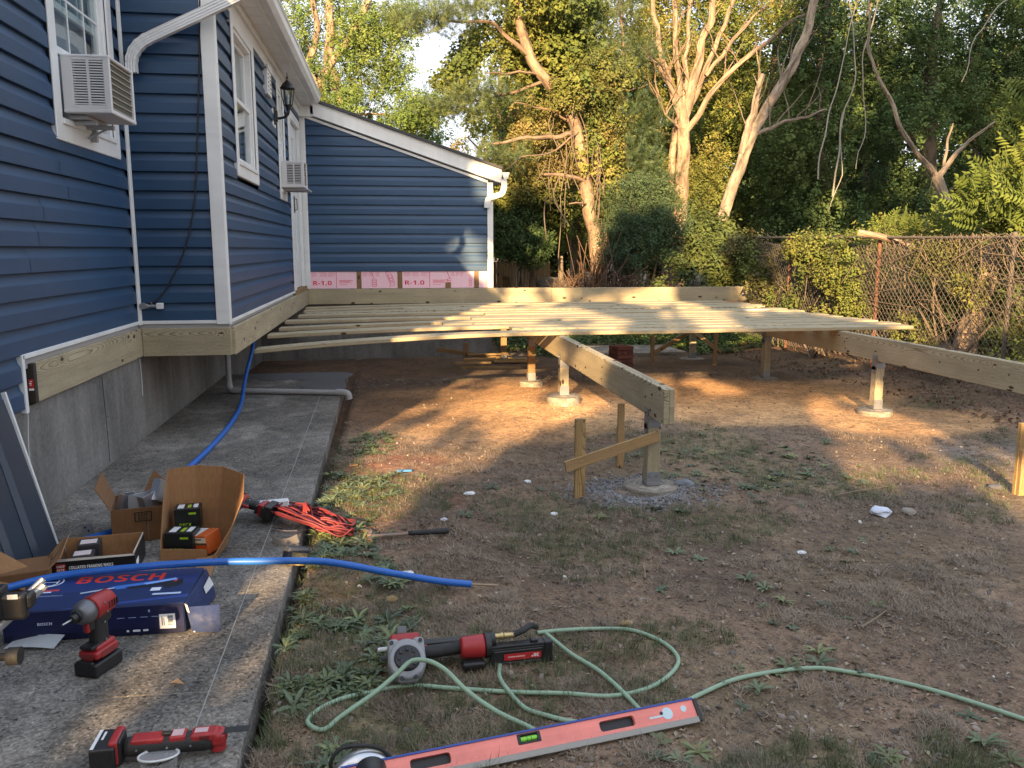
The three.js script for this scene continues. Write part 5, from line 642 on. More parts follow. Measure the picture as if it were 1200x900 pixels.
// chain link fence
{
  const X = 6.5, z0 = -2.5, z1 = -16.5, yb = 0.02, yt = 1.70, t = thing('chain_link_fence', 'rusty chain link fence along the right side, overgrown with vines', 'fence', [X, 0.1, -9]);
  const wire = [], R = rngOf(851), H = yt - yb, sag = (z) => 0.05 * Math.sin(z * 0.7) + 0.03 * Math.sin(z * 2.1 + 1), bow = (z, y) => 0.06 * Math.sin(z * 0.9 + 1) * (y - yb) / H;
  for (let d = z1 - H; d < z0; d += 0.082) for (const s of [1, -1]) {
    const n = 5, pts = []; for (let i = 0; i <= n; i++) { const f = i / n, z = s > 0 ? d + f * H * 0.9 : d + (1 - f) * H * 0.9, y = yb + f * H + sag(z) * f; pts.push([X + bow(z, y) + s * 0.0022, y, z]); }
    for (let i = 0; i < n; i++) if (pts[i][2] < z0 && pts[i + 1][2] < z0 && pts[i][2] > z1) wire.push(rod(pts[i], pts[i + 1], 0.0026, 4));
  }
  part('wire_mesh', wire, new THREE.MeshStandardMaterial({ color: lin(0.175, 0.15, 0.13), metalness: 0.2, roughness: 0.75 }), t).userData.kind = 'stuff';
  const rust = mat(0.17, 0.075, 0.045, 0.9), grey = mat(0.115, 0.095, 0.08, 0.85);
  part('rail', tube([[X + 0.04, 1.64, z0], [X + 0.03, 1.66, -6], [X + 0.04, 1.70, -8.2], [X + 0.03, 1.735, -10.47], [X + 0.05, 1.77, -13], [X + 0.04, 1.80, z1]], 0.017, 60, 8), grey, t);
  [[-5.2, grey], [-8.02, grey], [-10.47, rust], [-13, rust]].forEach(([z, m]) => { const p = part('fence_post', [rod([X + 0.05, -0.1, z], [X + 0.05, 1.73, z], 0.025, 10), new THREE.SphereGeometry(0.028, 10, 6).translate(X + 0.05, 1.735, z)], m, t); });
  solo('cut_log', limb([[6.28, 1.80, -10.55], [6.5, 1.74, -10.35], [6.78, 1.58, -10.0]], 0.045, 0.04, 3, 10), barkTan, 'short cut log lying across the fence rail at the rusty post', 'log');
  tree('leaning_stump', 'thick cut trunk leaning behind the chain link fence at right', [7.2, 0.2, -9.5], [[[[7.1, 0.2, -9.4], [7.24, 0.62, -9.5], [7.37, 1.02, -9.5], [7.5, 1.5, -9.5], [7.58, 1.80, -9.5]], 0.15, 0.10]], barkTan, null).userData.category = 'trunk';
  const vines = []; for (let i = 0; i < 340; i++) { const z = -5.8 - R() * 8.4, y = 0.2 + R() * 1.5, x = X - 0.10 + R() * 0.45, l = 0.5 + R() * 0.9; vines.push(tube([[x, y, z], [x + (R() - 0.5) * 0.2, y + (R() - 0.4) * 0.35, z + (R() - 0.5) * l], [x + (R() - 0.5) * 0.3, y - R() * 0.45, z + (R() - 0.5) * 2 * l]], 0.003 + R() * R() * 0.007, 10, 4)); }
  for (let i = 0; i < 90; i++) { const z = -7 - R() * 4.5, x = X + 0.03 + R() * 0.2, y = 1.72; vines.push(tube([[x, y + 0.05 * R(), z], [x + (R() - 0.5) * 0.2, y - 0.1 - R() * 0.1, z + (R() - 0.5) * 0.5], [x + (R() - 0.5) * 0.2, y - 0.15 - R() * 0.6, z + (R() - 0.5) * 0.6]], 0.004 + R() * 0.004, 10, 4)); }
  const dv = struct('dry_vines', vines, twigM); dv.userData.kind = 'stuff'; tag(dv, 'tangled dry brown vines grown through the chain link fence', 'vines');
}
// ------------------------------------------------------------------ unseen leaf screens added behind the viewer, with gaps shaped for the sun patches
{
  const kx = SX / SZ * -1, ky = Math.tan(SUN_EL) / SZ;     // per metre of z towards the sun
  const m8 = ([x, y, z]) => [x - kx * (8 - z), y + ky * (8 - z)];
  const holes = [  // gaps cut into the added leaves so that chosen spots stay sunlit
    [[-0.5, -0.05, -6.9], [0.5, -0.05, -6.2], [0.9, 0, -6.7], [1.95, 0, -7.5], [2.4, 0, -8.3], [2.3, 0, -10.8], [0.4, 0, -11.2], [-1.6, 0, -11.2]],
    [[-0.4, 0.73, -8.2], [2.2, 0.73, -8.2], [2.9, 0.73, -9.5], [2.7, 0.73, -12], [3.4, 0.9, -13.85], [1.3, 0.9, -13.85], [0.0, 0.73, -11]],
    [[3.0, 0.73, -8.3], [3.8, 0.73, -8.3], [4.7, 0.73, -12], [4.6, 0.95, -13.85], [3.5, 0.7, -13.85], [3.8, 0.73, -12]],
    [[3.0, -0.1, -5.3], [4.1, -0.1, -5.2], [4.95, -0.1, -6.5], [5.1, -0.05, -7.5], [5.0, 0.2, -7.9], [4.4, 0, -8.2], [3.7, -0.1, -6.5]],
    [[2.9, -0.1, -8.6], [4.3, -0.1, -9.2], [4.1, -0.1, -10.9], [3.0, -0.1, -11], [2.5, -0.1, -9.8]],
    [[4.05, 0.0, -4.8], [4.6, 0.0, -4.8], [4.6, 0.33, -4.8], [4.05, 0.33, -4.8]], [[3.7, -0.05, -4.1], [4.4, -0.05, -4.1], [4.5, -0.05, -4.6], [3.95, -0.05, -4.7]],
    [[5.6, 0.6, -8.6], [6.1, 0.6, -8.6], [6.1, 0.85, -8.6], [5.6, 0.85, -8.6]],
    [[3.45, 0.5, -20], [4.4, 0.5, -20], [4.4, 1.3, -20], [3.45, 1.3, -20]],
    [[0.9, 1.5, -13.86], [1.3, 0.6, -13.86], [2.1, 0.5, -13.86], [2.1, 1.5, -13.86], [1.5, 1.75, -13.86], [1.2, 1.9, -13.86]]].map((h) => h.map(m8));
  holes.push([[-4.84, 3.2], [-4.84, 3.45], [-4.70, 3.5], [-4.72, 3.85], [-5.0, 3.92], [-5.0, 4.2], [-4.6, 4.4], [-3.9, 4.4], [-4.22, 3.95], [-4.34, 3.7], [-4.2, 3.45], [-4.2, 3.2]]);
  const inside = (p, h) => { let c = false; for (let i = 0, j = h.length - 1; i < h.length; j = i++) if ((h[i][1] > p[1]) !== (h[j][1] > p[1]) && p[0] < (h[j][0] - h[i][0]) * (p[1] - h[i][1]) / (h[j][1] - h[i][1]) + h[i][0]) c = !c; return c; };
  const open = (x, y, z, e) => { const p = m8([x, y, z]); for (let k = -1; k < 8; k++) for (const h of holes) if (inside(k < 0 ? p : [p[0] + e * Math.cos(k * 0.785), p[1] + e * Math.sin(k * 0.785)], h)) return true; return false; };
  const R = rngOf(901);
  const bank = (name, label, x0, x1, yTop, n, trunks, y0 = 0) => {   // added leaf screen whose upper outline is yTop(x)
    const items = [], w = x1 - x0; let hi = 0; for (let i = 0; i <= 40; i++) hi = Math.max(hi, yTop(x0 + w * i / 40));
    for (let i = 0; i < n; i++) { const x = x0 + R() * w, y = (typeof y0 === 'function' ? y0(x) : y0) + R() * (hi - (typeof y0 === 'function' ? y0(x) : y0)), z = 8 + (R() - 0.5) * 1.6, top = yTop(x) + 0.5 * (fbm(x * 1.6, y, 3, 77) - 0.5); if (y > top) continue; if (/airy|tall/.test(label) && fbm(x * 1.1 + 3, y * 1.1, 2, 91) < (/airy/.test(label) ? 0.56 : 0.40)) continue; let sc = 0.75 + R() * 0.5; if (open(x, y, z, 0.46) || open(x, y, z, 0.22)) { if (open(x, y, z, 0.09)) { if (R() > 0.025) continue; } sc = 0.36; } const v = 0.8 + R() * 0.4; for (let q = sc < 0.5 ? 13 : 1; q > 0; q--) { const j = sc < 0.5 ? 0.2 : 0; items.push([x + (R() - 0.5) * j, y + (R() - 0.5) * j, z + (R() - 0.5) * j, sc, [0.05 * v, 0.085 * v, 0.028 * v], (R() - 0.5) * 2.6, R() * 6.28, (R() - 0.5) * 2.6]); } }
    const t = tag(Object.assign(new THREE.Group(), { name: numbered(name) }), label, 'tree'); t.position.set((x0 + x1) / 2, gh((x0 + x1) / 2, 8), 8); scene.add(t);
    trunks.forEach(([x, h]) => part('trunk', limb([[x, -0.2, 8.2], [x + 0.1, h * 0.5, 8.1], [x, h, 8]], 0.14, 0.05, 5), barkDark, t));
    foliage(t, 'crown', SP.gobo, leafM, items); return t;
  };
  bank('added_hedge', 'unseen leaf screen added behind the viewer to shade the front of the yard', -5.7, 6.5, (x) => 6.5 + 0.35 * Math.sin(x * 1.7) - 1.45 * sstep(-0.7, 0.4, x) + 1.2 * sstep(2.2, 3.2, x), 17000, []).userData.category = 'added_hedge';  // added screen out of view, keeps the foreground in shade
  bank('added_shade_tree', 'broad unseen tree added left of the viewer to shade the rear wing', -13.5, -5.35, (x) => 11.2 - 0.22 * Math.abs(x + 8) + 0.4 * Math.sin(x * 2.1) - 0.7 * sstep(-7, -6, x), 24000, [[-9.5, 6], [-7, 6]]);  // added tree out of view, keeps the wing wall in shade
  bank('added_shade_tree', 'thin airy unseen tree added behind the viewer to dapple the background light', -5.6, -0.9, (x) => 9.8 + 0.8 * Math.sin(x * 1.9), 3900, [[-2.5, 7]], (x) => 6.3).children.at(-1);  // added out of view for dapples on the background
  bank('added_shade_tree', 'tall unseen tree added behind the viewer to darken the wood at right', -0.5, 6.0, (x) => 15.2 - 0.2 * (x - 2.4) ** 2, 6500, [[2.4, 12]], (x) => 8.7 + 0.5 * Math.sin(x * 2.3));  // added out of view to hold the sun off the right wood
}
// ------------------------------------------------------------------ ground cover, litter
{
  const R = rngOf(1001);
  const blade = (pos, x, z, h, w, lean, a) => { const dx = Math.cos(a), dz = Math.sin(a); pos.push(x - dz * w, 0, z + dx * w, x + dz * w, 0, z - dx * w, x + dx * lean, h, z + dz * lean); };
  const grassG = (seed, n, H, W, L) => { const r = rngOf(seed), pos = []; for (let i = 0; i < n; i++) blade(pos, (r() - 0.5) * 0.06, (r() - 0.5) * 0.06, H * (0.4 + r()), W * (0.6 + r() * 0.7), L * (0.3 + r()), r() * 6.28); const g = new THREE.BufferGeometry(); g.setAttribute('position', new THREE.Float32BufferAttribute(pos, 3)); g.computeVertexNormals(); return g; };
  const dead = grassG(3, 9, 0.02, 0.0016, 0.055), live = grassG(4, 14, 0.06, 0.0018, 0.04);
  const rosetteOf = (seed, n, L0, W0, e0) => { const pos = [], r = rngOf(seed); for (let i = 0; i < n; i++) {   // arching pointed leaves, three joints each
    const a = i * 2.4 + r(), L = L0 * (0.55 + 0.6 * r()), W = W0 * (0.7 + 0.5 * r()), el = e0 + r() * 0.5, c = Math.cos(a), q = Math.sin(a), P2 = (t, s, u) => { const h = L * (Math.sin(el) * t - 0.55 * Math.sin(el + 0.25) * t * t) + 0.003 + u, d = L * t * Math.cos(el * (1 - 0.4 * t)); return [c * d - q * s, h, q * d + c * s]; }, w = [0.18, 0.75, 1, 0.55], tt = [0, 0.3, 0.62, 0.85];
    for (let k = 0; k < 4; k++) { const t0 = tt[k], t1 = k < 3 ? tt[k + 1] : 1, w0 = W * w[k], w1 = k < 3 ? W * w[k + 1] : 0, m0 = P2(t0, 0, -0.15 * w0), m1 = P2(t1, 0, -0.15 * w1); for (const s of [-1, 1]) { const e0_ = P2(t0, s * w0, 0.12 * w0), e1 = P2(t1, s * w1, 0.12 * w1), f = s > 0 ? [m0, e0_, m1, m1, e0_, e1] : [m0, m1, e0_, m1, e1, e0_]; for (const p of f) pos.push(...p); } } }
    const g = new THREE.BufferGeometry(); g.setAttribute('position', new THREE.Float32BufferAttribute(pos, 3)); g.computeVertexNormals(); return g; };
  const rosette = rosetteOf(9, 9, 0.11, 0.013, 0.45), rosette2 = rosetteOf(19, 7, 0.07, 0.017, 0.25);
  const flake = (() => { const pos = []; leafTris(pos, V(-0.02, 0.004, 0), V(1, 0.1, 0), V(0, 1, 0), 0.04, 0.011, 0.5); const g = new THREE.BufferGeometry(); g.setAttribute('position', new THREE.Float32BufferAttribute(pos, 3)); g.computeVertexNormals(); return g; })();
  const pebble = new THREE.IcosahedronGeometry(0.009, 1).scale(1.3, 0.7, 1);
  // random spots inside the camera's wedge, denser near it
  const spot = () => { const z = -1.9 - Math.pow(R(), 1.7) * 9.5, hw = 0.2 - z * 0.66, x = -z * 0.147 + (R() * 2 - 1) * hw; return [x, z]; };
  const okay = (x, z) => !inPad(x, z) && x > -0.48;
  const put = (name, label, cat, geo, m, items) => { const f = foliage(scene, name, geo, m, items); f.userData.kind = 'stuff'; tag(f, label, cat); };
  const sandy = (x, z) => sandMask(x, z) > 0.35;
  let it = []; while (it.length < 32000) { const [x, z] = spot(); if (!okay(x, z) || sandy(x, z)) continue; const d = fbm(x * 1.4, z * 1.4, 3, 1003); if (d < 0.45 && R() > 0.15) continue; if (fbm(x * 6, z * 6, 2, 1004) < 0.42) continue; const v = (0.7 + R() * 0.6) * (0.75 + 0.5 * fbm(x * 3, z * 3, 2, 1006)), k = R(), c = k > 0.25 ? [0.23 * v, 0.17 * v, 0.115 * v] : [0.13 * v, 0.098 * v, 0.068 * v]; it.push([x, gh(x, z) - 0.003, z, 0.4 + R() * 0.7, c, (R() - 0.5) * 0.5, R() * 6.28, (R() - 0.5) * 0.5]); }
  put('dry_grass', 'short dead straw coloured grass over the bare yard', 'grass', dead, leafM, it);
  it = []; while (it.length < 5600) { const [x, z] = spot(); if (!okay(x, z) || sandy(x, z)) continue; const d = fbm(x * 1.1 + 4, z * 1.1, 3, 1005), near = x < 0.15 && z > -5.6; if (d < (near ? 0.46 : 0.55)) continue; const v = 0.7 + R() * 0.6; it.push([x, gh(x, z) - 0.004, z, 0.3 + R() * 0.6, [0.085 * v, 0.11 * v, 0.045 * v], (R() - 0.5) * 0.5, R() * 6.28, (R() - 0.5) * 0.5]); }
  put('green_grass', 'thin green grass tufts scattered over the yard', 'grass', live, leafM, it);
  it = []; let it2 = []; const weed = (x, z, sc, c) => (R() > 0.45 ? it : it2).push([x, gh(x, z), z, sc, c, (R() - 0.5) * 0.4, R() * 6.28, (R() - 0.5) * 0.4]);
  const wc = () => { const v = 0.65 + R() * 0.7, k = R(); return (k > 0.7 ? [0.13, 0.15, 0.055] : k > 0.25 ? [0.085, 0.115, 0.055] : [0.065, 0.088, 0.045]).map((q) => q * v); };
  for (let i = 0; i < 1150; i++) { const z = -2.05 - Math.pow(R(), 1.1) * 3.9, x = -0.46 + Math.pow(R(), 1.35) * (0.44 + 0.12 * Math.sin(z * 3)); if (fbm(x * 4, z * 4, 2, 1013) < 0.47) continue; weed(x, z, 0.28 + R() * 0.55, wc()); }
  for (let i = 0; i < 70; i++) { const z = -6.6 - R() * 0.9, x = -0.35 + R() * 0.35; weed(x, z, 0.35 + R() * 0.45, [0.08, 0.105, 0.04]); }
  for (let i = 0; i < 60; i++) { const z = -4.5 - R() * 1.1, x = -0.40 + R() * R() * 0.6; weed(x, z, 0.3 + R() * 0.5, wc()); }
  let n = 0; while (n < 150) { const [x, z] = spot(); if (!okay(x, z) || sandy(x, z) || fbm(x * 1.2 + 8, z * 1.2, 3, 1007) < 0.52) continue; n++; weed(x, z, 0.3 + R() * 0.5, wc()); }
  for (let i = 0; i < 110; i++) { const x = 1.9 + R() * 1.5, z = -5.2 - R() * 1.2; weed(x, z, 0.3 + R() * 0.45, wc()); }
  put('weeds', 'low pointed leaved weeds along the path edge and in the yard', 'weeds', rosette, leafM, it); put('weeds', 'small round leaved weeds among the pointed weeds and in the yard', 'weeds', rosette2, leafM, it2);
  it = []; while (it.length < 5200) { const [x, z] = spot(); if (!okay(x, z)) continue; if (sandy(x, z) && R() > 0.12) continue; const v = 0.6 + R() * 0.8, k = R(), c = k > 0.5 ? [0.19, 0.13, 0.085] : k > 0.2 ? [0.15, 0.105, 0.07] : [0.30, 0.25, 0.18]; it.push([x, gh(x, z) + 0.001, z, 0.22 + R() * 0.6, c.map((q) => q * v), (R() - 0.5) * 0.8, R() * 6.28, (R() - 0.5) * 0.8]); }
  for (let i = 0; i < 2400; i++) { const z = -6 - R() * 9, x = 5.75 + R() * R() * 4.5; if (fbm(x * 1.5, z * 1.5, 3, 1031) < 0.42) continue; const v = 0.6 + R() * 0.8, c = R() > 0.4 ? [0.18, 0.085, 0.042] : [0.10, 0.06, 0.038]; it.push([x, gh(x, z) + 0.008, z, 0.5 + R() * 1.0, c.map((q) => q * v), (R() - 0.5) * 1.6, R() * 6.28, (R() - 0.5) * 1.6]); }
  put('leaf_litter', 'dry fallen leaves and chips over the yard and along the fence', 'leaf litter', flake, leafM, it);
  it = []; while (it.length < 5600) { const [x, z] = spot(); if (!okay(x, z)) continue; const k = R(), v = 0.7 + R() * 0.5, c = k > 0.985 ? [0.5, 0.48, 0.45] : k > 0.5 ? [0.24, 0.2, 0.165] : [0.12, 0.1, 0.085]; it.push([x, gh(x, z) + 0.001, z, 0.25 + R() * R() * 1.4, c.map((q) => q * v), R() * 6, R() * 6.28, R() * 6]); }
  for (let i = 0; i < 1700; i++) { const a = R() * 6.28, d = 0.18 + R() * R() * 0.42, x = 1.68 + Math.cos(a) * d * 1.15, z = -5.28 + Math.sin(a) * d * 0.85, v = 0.6 + R() * 0.8; it.push([x, gh(x, z) + 0.002, z, 0.5 + R() * 0.9, [0.17 * v, 0.17 * v, 0.18 * v], R() * 6, R() * 6.28, R() * 6]); }
  put('pebbles', 'small stones and grey gravel on the soil', 'pebbles', pebble, new THREE.MeshStandardMaterial({ color: lin(1, 1, 1), roughness: 0.9 }), it);
  it = []; for (let i = 0; i < 2600; i++) { const z = -14.2 - R() * 5, x = 1.9 + R() * 5.5; if (fbm(x, z, 3, 31) < 0.4) continue; const v = 0.7 + R() * 0.6; it.push([x, gh(x, z) + 0.03, z, 0.35 + R() * 0.6, [0.05 * v, 0.09 * v, 0.025 * v], (R() - 0.5) * 1.2, R() * 6.28, (R() - 0.5) * 1.2]); }
  for (let i = 0; i < 2400; i++) { const z = -13.5 - R() * 2.6, x = 2.4 + R() * 4.4, v = 0.7 + R() * 0.6; if (fbm(x * 1.3, z * 1.3, 3, 37) < 0.4 || (x > 3.3 && x < 5.2 && z > -14.8 && z < -13.4)) continue; it.push([x, gh(x, z) + 0.03, z, 0.3 + R() * 0.5, [0.08 * v, 0.13 * v, 0.03 * v], (R() - 0.5) * 1.2, R() * 6.28, (R() - 0.5) * 1.2]); }
  put('ground_cover', 'low green plants covering the ground behind the deck frame', 'ground cover', SP.broad, leafM, it);
  // sticks and bits
  [[[3.15, -5.05], 0.5, 0.3], [[1.25, -3.9], 0.22, 1.4], [[2.1, -3.2], 0.25, 0.6], [[0.1, -3.5], 0.06, 1.2], [[2.45, -2.9], 0.1, 2.0]].forEach(([[x, z], l, a], i) => { const g = limb([[-l / 2, 0, 0], [0, 0.008, 0.01], [l / 2, 0, 0]], 0.005, 0.003, i, 5).rotateY(a).translate(x, gh(x, z) + 0.012, z); solo('twig', g, twigLight, ['long dry twig lying right of the gravel footing', 'short twig in the yard beyond the hose loop', 'thin twig above the hose at right', 'tiny pale twig left of the nail gun head', 'small twig near the right run of the hose'][i], 'twig'); });
  const wad = (x, z, s, label, m = softWhite, name = 'paper_scrap', cat = 'litter') => { const g = new THREE.IcosahedronGeometry(s, 2), q = g.attributes.position, k = Math.round(x * 100); for (let i = 0; i < q.count; i++) { const f = 0.65 + 0.6 * vnoise(q.getX(i) / s * 1.6 + k, q.getY(i) / s * 1.6 + q.getZ(i) / s, 5); q.setXYZ(i, q.getX(i) * f * 1.3, q.getY(i) * f * 0.55, q.getZ(i) * f); } g.computeVertexNormals(); g.translate(x, gh(x, z) + s * 0.35, z); solo(name, g, m, label, cat); };
  wad(0.50, -5.35, 0.028, 'crumpled white scrap by a weed, left of the tilted brace'); wad(0.94, -5.62, 0.022, 'white scrap nearest the left stake of the brace'); wad(0.98, -4.86, 0.02, 'small white square scrap below the stake of the brace'); wad(3.02, -4.62, 0.06, 'pale plastic bag scrap lying on the bare yard at right', mat(0.52, 0.56, 0.66, 0.5)); wad(3.2, -4.6, 0.04, 'grey stone beside the plastic bag scrap', mat(0.22, 0.2, 0.17, 0.9), 'stone', 'stone'); wad(0.30, -4.86, 0.02, 'pale scrap just beyond the hammer head end', mat(0.5, 0.5, 0.55, 0.7)); wad(2.2, -4.05, 0.018, 'small white chip on the soil at right middle', softWhite); wad(0.05, -4.02, 0.03, 'torn white scrap under the blue pipe end'); wad(-0.02, -3.75, 0.025, 'cream wood chip left of the blue pipe tip', stakeWood[0], 'wood_chip', 'wood chip'); wad(1.0, -3.33, 0.022, 'cream wood chip on top of the hose loop', stakeWood[1], 'wood_chip', 'wood chip'); wad(2.0, -5.35, 0.05, 'grey stone at the foot of the near post', mat(0.16, 0.17, 0.19, 0.9), 'stone', 'stone'); wad(4.12, -5.0, 0.045, 'dark lumpy stone beside the right edge stake', mat(0.09, 0.09, 0.10, 0.9), 'stone', 'stone');
  solo('wood_chip', cbox(0.07, 0.012, 0.02, 0.002).rotateY(0.4).translate(-0.3, gh(-0.3, -6.2) + 0.012, -6.2), oldWood[1], 'flat brown chip lying in the sunlit strip near the path', 'wood chip');
  solo('plastic_strip', cbox(0.11, 0.012, 0.025, 0.003).rotateY(-0.1).translate(0.08, gh(0.08, -5.98) + 0.012, -5.98), mat(0.05, 0.22, 0.5, 0.5), 'small blue and white plastic strip on the bare soil', 'litter');
  solo('dead_leaf', (() => { const pos = []; leafTris(pos, V(0, 0.004, 0), V(1, 0.12, 0.2).normalize(), V(0, 1, 0), 0.055, 0.016, 0.5); return geomOf(pos, new Array(12).fill(0)); })().translate(-0.83, 0.004, -2.98), mat(0.42, 0.24, 0.11, 0.8), 'curled tan leaf on the sunlit concrete', 'leaf');
}
// ------------------------------------------------------------------ pipes and hoses
const pvcM = worn(0.36, 0.36, 0.36, 0.6, 3, 1), pexM = worn(0.02, 0.13, 0.50, 0.55, 14, 1, 1.15), hoseM = worn(0.25, 0.36, 0.25, 0.7, 30, 1, 1.2);
{
  const t = thing('drain_pipe', 'grey plastic drain pipe lying across the path and bent down at its end', 'pipe', [-1.74, 0, -9.3]);
  const W = (g) => g.translate(1.74, 0, 9.3);
  lpart('pipe', [W(rod([-1.78, 0.10, -9.42], [-1.80, 0.72, -9.56], 0.03, 16)), W(rod([-1.68, 0.033, -9.39], [-0.55, 0.033, -9.10], 0.03, 16))], pvcM, t);
  lpart('elbow', [W(tube([[-1.785, 0.14, -9.43], [-1.778, 0.07, -9.42], [-1.75, 0.038, -9.41], [-1.66, 0.035, -9.385]], 0.038, 20, 14)), W(tube([[-0.60, 0.034, -9.115], [-0.53, 0.034, -9.095], [-0.475, 0.02, -9.08], [-0.46, -0.04, -9.076]], 0.038, 20, 14))], pvcM, t);
}
solo('blue_pipe', tube([[-1.55, 0.72, -9.9], [-1.54, 0.5, -9.65], [-1.56, 0.22, -9.2], [-1.50, 0.05, -8.5], [-1.45, 0.022, -7.7], [-1.44, 0.02, -6.7], [-1.47, 0.02, -5.9], [-1.47, 0.02, -5.25], [-1.52, 0.03, -4.75], [-1.66, 0.04, -4.52]], 0.021, 120, 12), pexM, 'long blue plastic pipe curving down from under the house along the path', 'pipe');
{
  const t = thing('blue_pipe', 'blue plastic pipe lying over the printed blue box towards the yard', 'pipe', [0.0, 0, -3.8]), W = (g) => g.translate(0, 0, 3.8);
  lpart('pipe', W(tube([[-2.0, 0.10, -3.50], [-1.70, 0.13, -3.66], [-1.51, 0.147, -3.74], [-1.297, 0.162, -3.75], [-1.0, 0.174, -3.75], [-0.79, 0.174, -3.75], [-0.63, 0.168, -3.75], [-0.33, 0.145, -3.76], [-0.05, 0.07, -3.78], [0.21, 0.0, -3.80], [0.36, -0.025, -3.80]], 0.0165, 110, 14)), pexM, t);
  lpart('tip', W(rod([0.34, -0.022, -3.80], [0.49, -0.035, -3.79], 0.006, 8)), mat(0.28, 0.2, 0.13, 0.6), t);
}
{
  const H = (l) => l.map(([x, z, h = 0]) => [x, gh(x, z) + 0.010 + h, z]);
  solo('air_hose', [tube(H([[0.575, -3.2, 0.045], [0.68, -3.255, 0.02], [0.86, -3.29], [1.0, -3.24], [1.10, -3.1], [1.11, -2.965], [0.96, -2.80], [0.784, -2.745], [0.6, -2.79], [0.417, -2.835], [0.2, -2.88], [0.041, -2.925], [-0.12, -2.90], [-0.21, -2.865], [-0.29, -2.79], [-0.315, -2.72], [-0.26, -2.67], [-0.2, -2.71, 0.02], [-0.085, -2.775, 0.065], [-0.005, -2.83, 0.105], [0.049, -2.86, 0.135], [0.104, -2.85, 0.14], [0.164, -2.81, 0.12], [0.235, -2.74, 0.075], [0.332, -2.66, 0.035], [0.44, -2.575, 0.008], [0.50, -2.52, -0.004], [0.62, -2.45, -0.006]]), 0.0085, 260, 10),
    tube(H([[0.615, -3.19, 0.04], [0.69, -3.06, 0.012], [0.764, -2.915, 0.012], [0.81, -2.78, 0.012], [0.85, -2.63, 0.004], [0.87, -2.52]]), 0.0085, 60, 10),
    tube(H([[0.42, -3.14], [0.40, -3.04], [0.385, -2.94], [0.40, -2.83, 0.014], [0.45, -2.72], [0.52, -2.645], [0.60, -2.60], [0.68, -2.582], [0.78, -2.575], [0.87, -2.585], [1.01, -2.65], [1.13, -2.72], [1.26, -2.78], [1.4, -2.82], [1.535, -2.838], [1.65, -2.825], [1.755, -2.785], [1.87, -2.70], [1.98, -2.59], [2.15, -2.37], [2.4, -2.0], [2.7, -1.5]]), 0.0085, 200, 10)], hoseM, 'pale green air hose looped over the soil and joined to the nail gun', 'hose');
}
// ------------------------------------------------------------------ boxes on the path
const cardTex = dataTex(256, 256, (x, y) => { const u = x / 256, v = y / 256, a = fbm(u * 5, v * 5, 4, 1101, 5), f = fbm(u * 60, v * 12, 2, 1102), fl = 0.5 + 0.5 * Math.sin(u * 6.283 * 40); const k = 0.9 + 0.14 * (a - 0.5) + 0.1 * (f - 0.5) + 0.025 * fl; return [0.62 * k, 0.455 * k, 0.30 * k]; });
const cardM = new THREE.MeshStandardMaterial({ map: rep(cardTex, 3, 3), roughness: 0.9 }), cardDark = new THREE.MeshStandardMaterial({ map: rep(cardTex, 3, 3), color: lin(0.62, 0.58, 0.55), roughness: 0.9 });
const printed = (w, h, draw, rough = 0.45) => new THREE.MeshStandardMaterial({ map: canvasTex(w, h, draw), roughness: rough });
// a sheet with thickness through four corner points (metres), for cardboard walls and printed faces
function sheet(a, b, c, d, T = 0.004, bendN = 8, bend = 0) {
  const A = V(...a), B = V(...b), C = V(...c), D = V(...d), n = B.clone().sub(A).cross(D.clone().sub(A)).normalize(), pos = [], uv = [], idx = [], N = bendN;
  for (const s of [0, 1]) for (let j = 0; j <= N; j++) for (let i = 0; i <= N; i++) { const u = i / N, v = j / N, p = A.clone().multiplyScalar((1 - u) * (1 - v)).addScaledVector(B, u * (1 - v)).addScaledVector(C, u * v).addScaledVector(D, (1 - u) * v).addScaledVector(n, bend * Math.sin(Math.PI * u) + (s ? -T : 0)); pos.push(p.x, p.y, p.z); uv.push(u, v); }
  const M = N + 1, o2 = M * M, q = (w, x, y, z) => idx.push(w, x, y, w, y, z);
  for (let j = 0; j < N; j++) for (let i = 0; i < N; i++) { const k = j * M + i; q(k, k + 1, k + M + 1, k + M); q(o2 + k, o2 + k + M, o2 + k + M + 1, o2 + k + 1); }
  for (let i = 0; i < N; i++) { q(i, o2 + i, o2 + i + 1, i + 1); const t = N * M + i; q(t, t + 1, o2 + t + 1, o2 + t); const l = i * M; q(l, l + M, o2 + l + M, o2 + l); const r = i * M + N; q(r, o2 + r, o2 + r + M, r + M); }
  const g = new THREE.BufferGeometry(); g.setAttribute('position', new THREE.Float32BufferAttribute(pos, 3)); g.setAttribute('uv', new THREE.Float32BufferAttribute(uv, 2)); g.setIndex(idx); const ng = g.toNonIndexed(); ng.computeVertexNormals(); return ng;
}
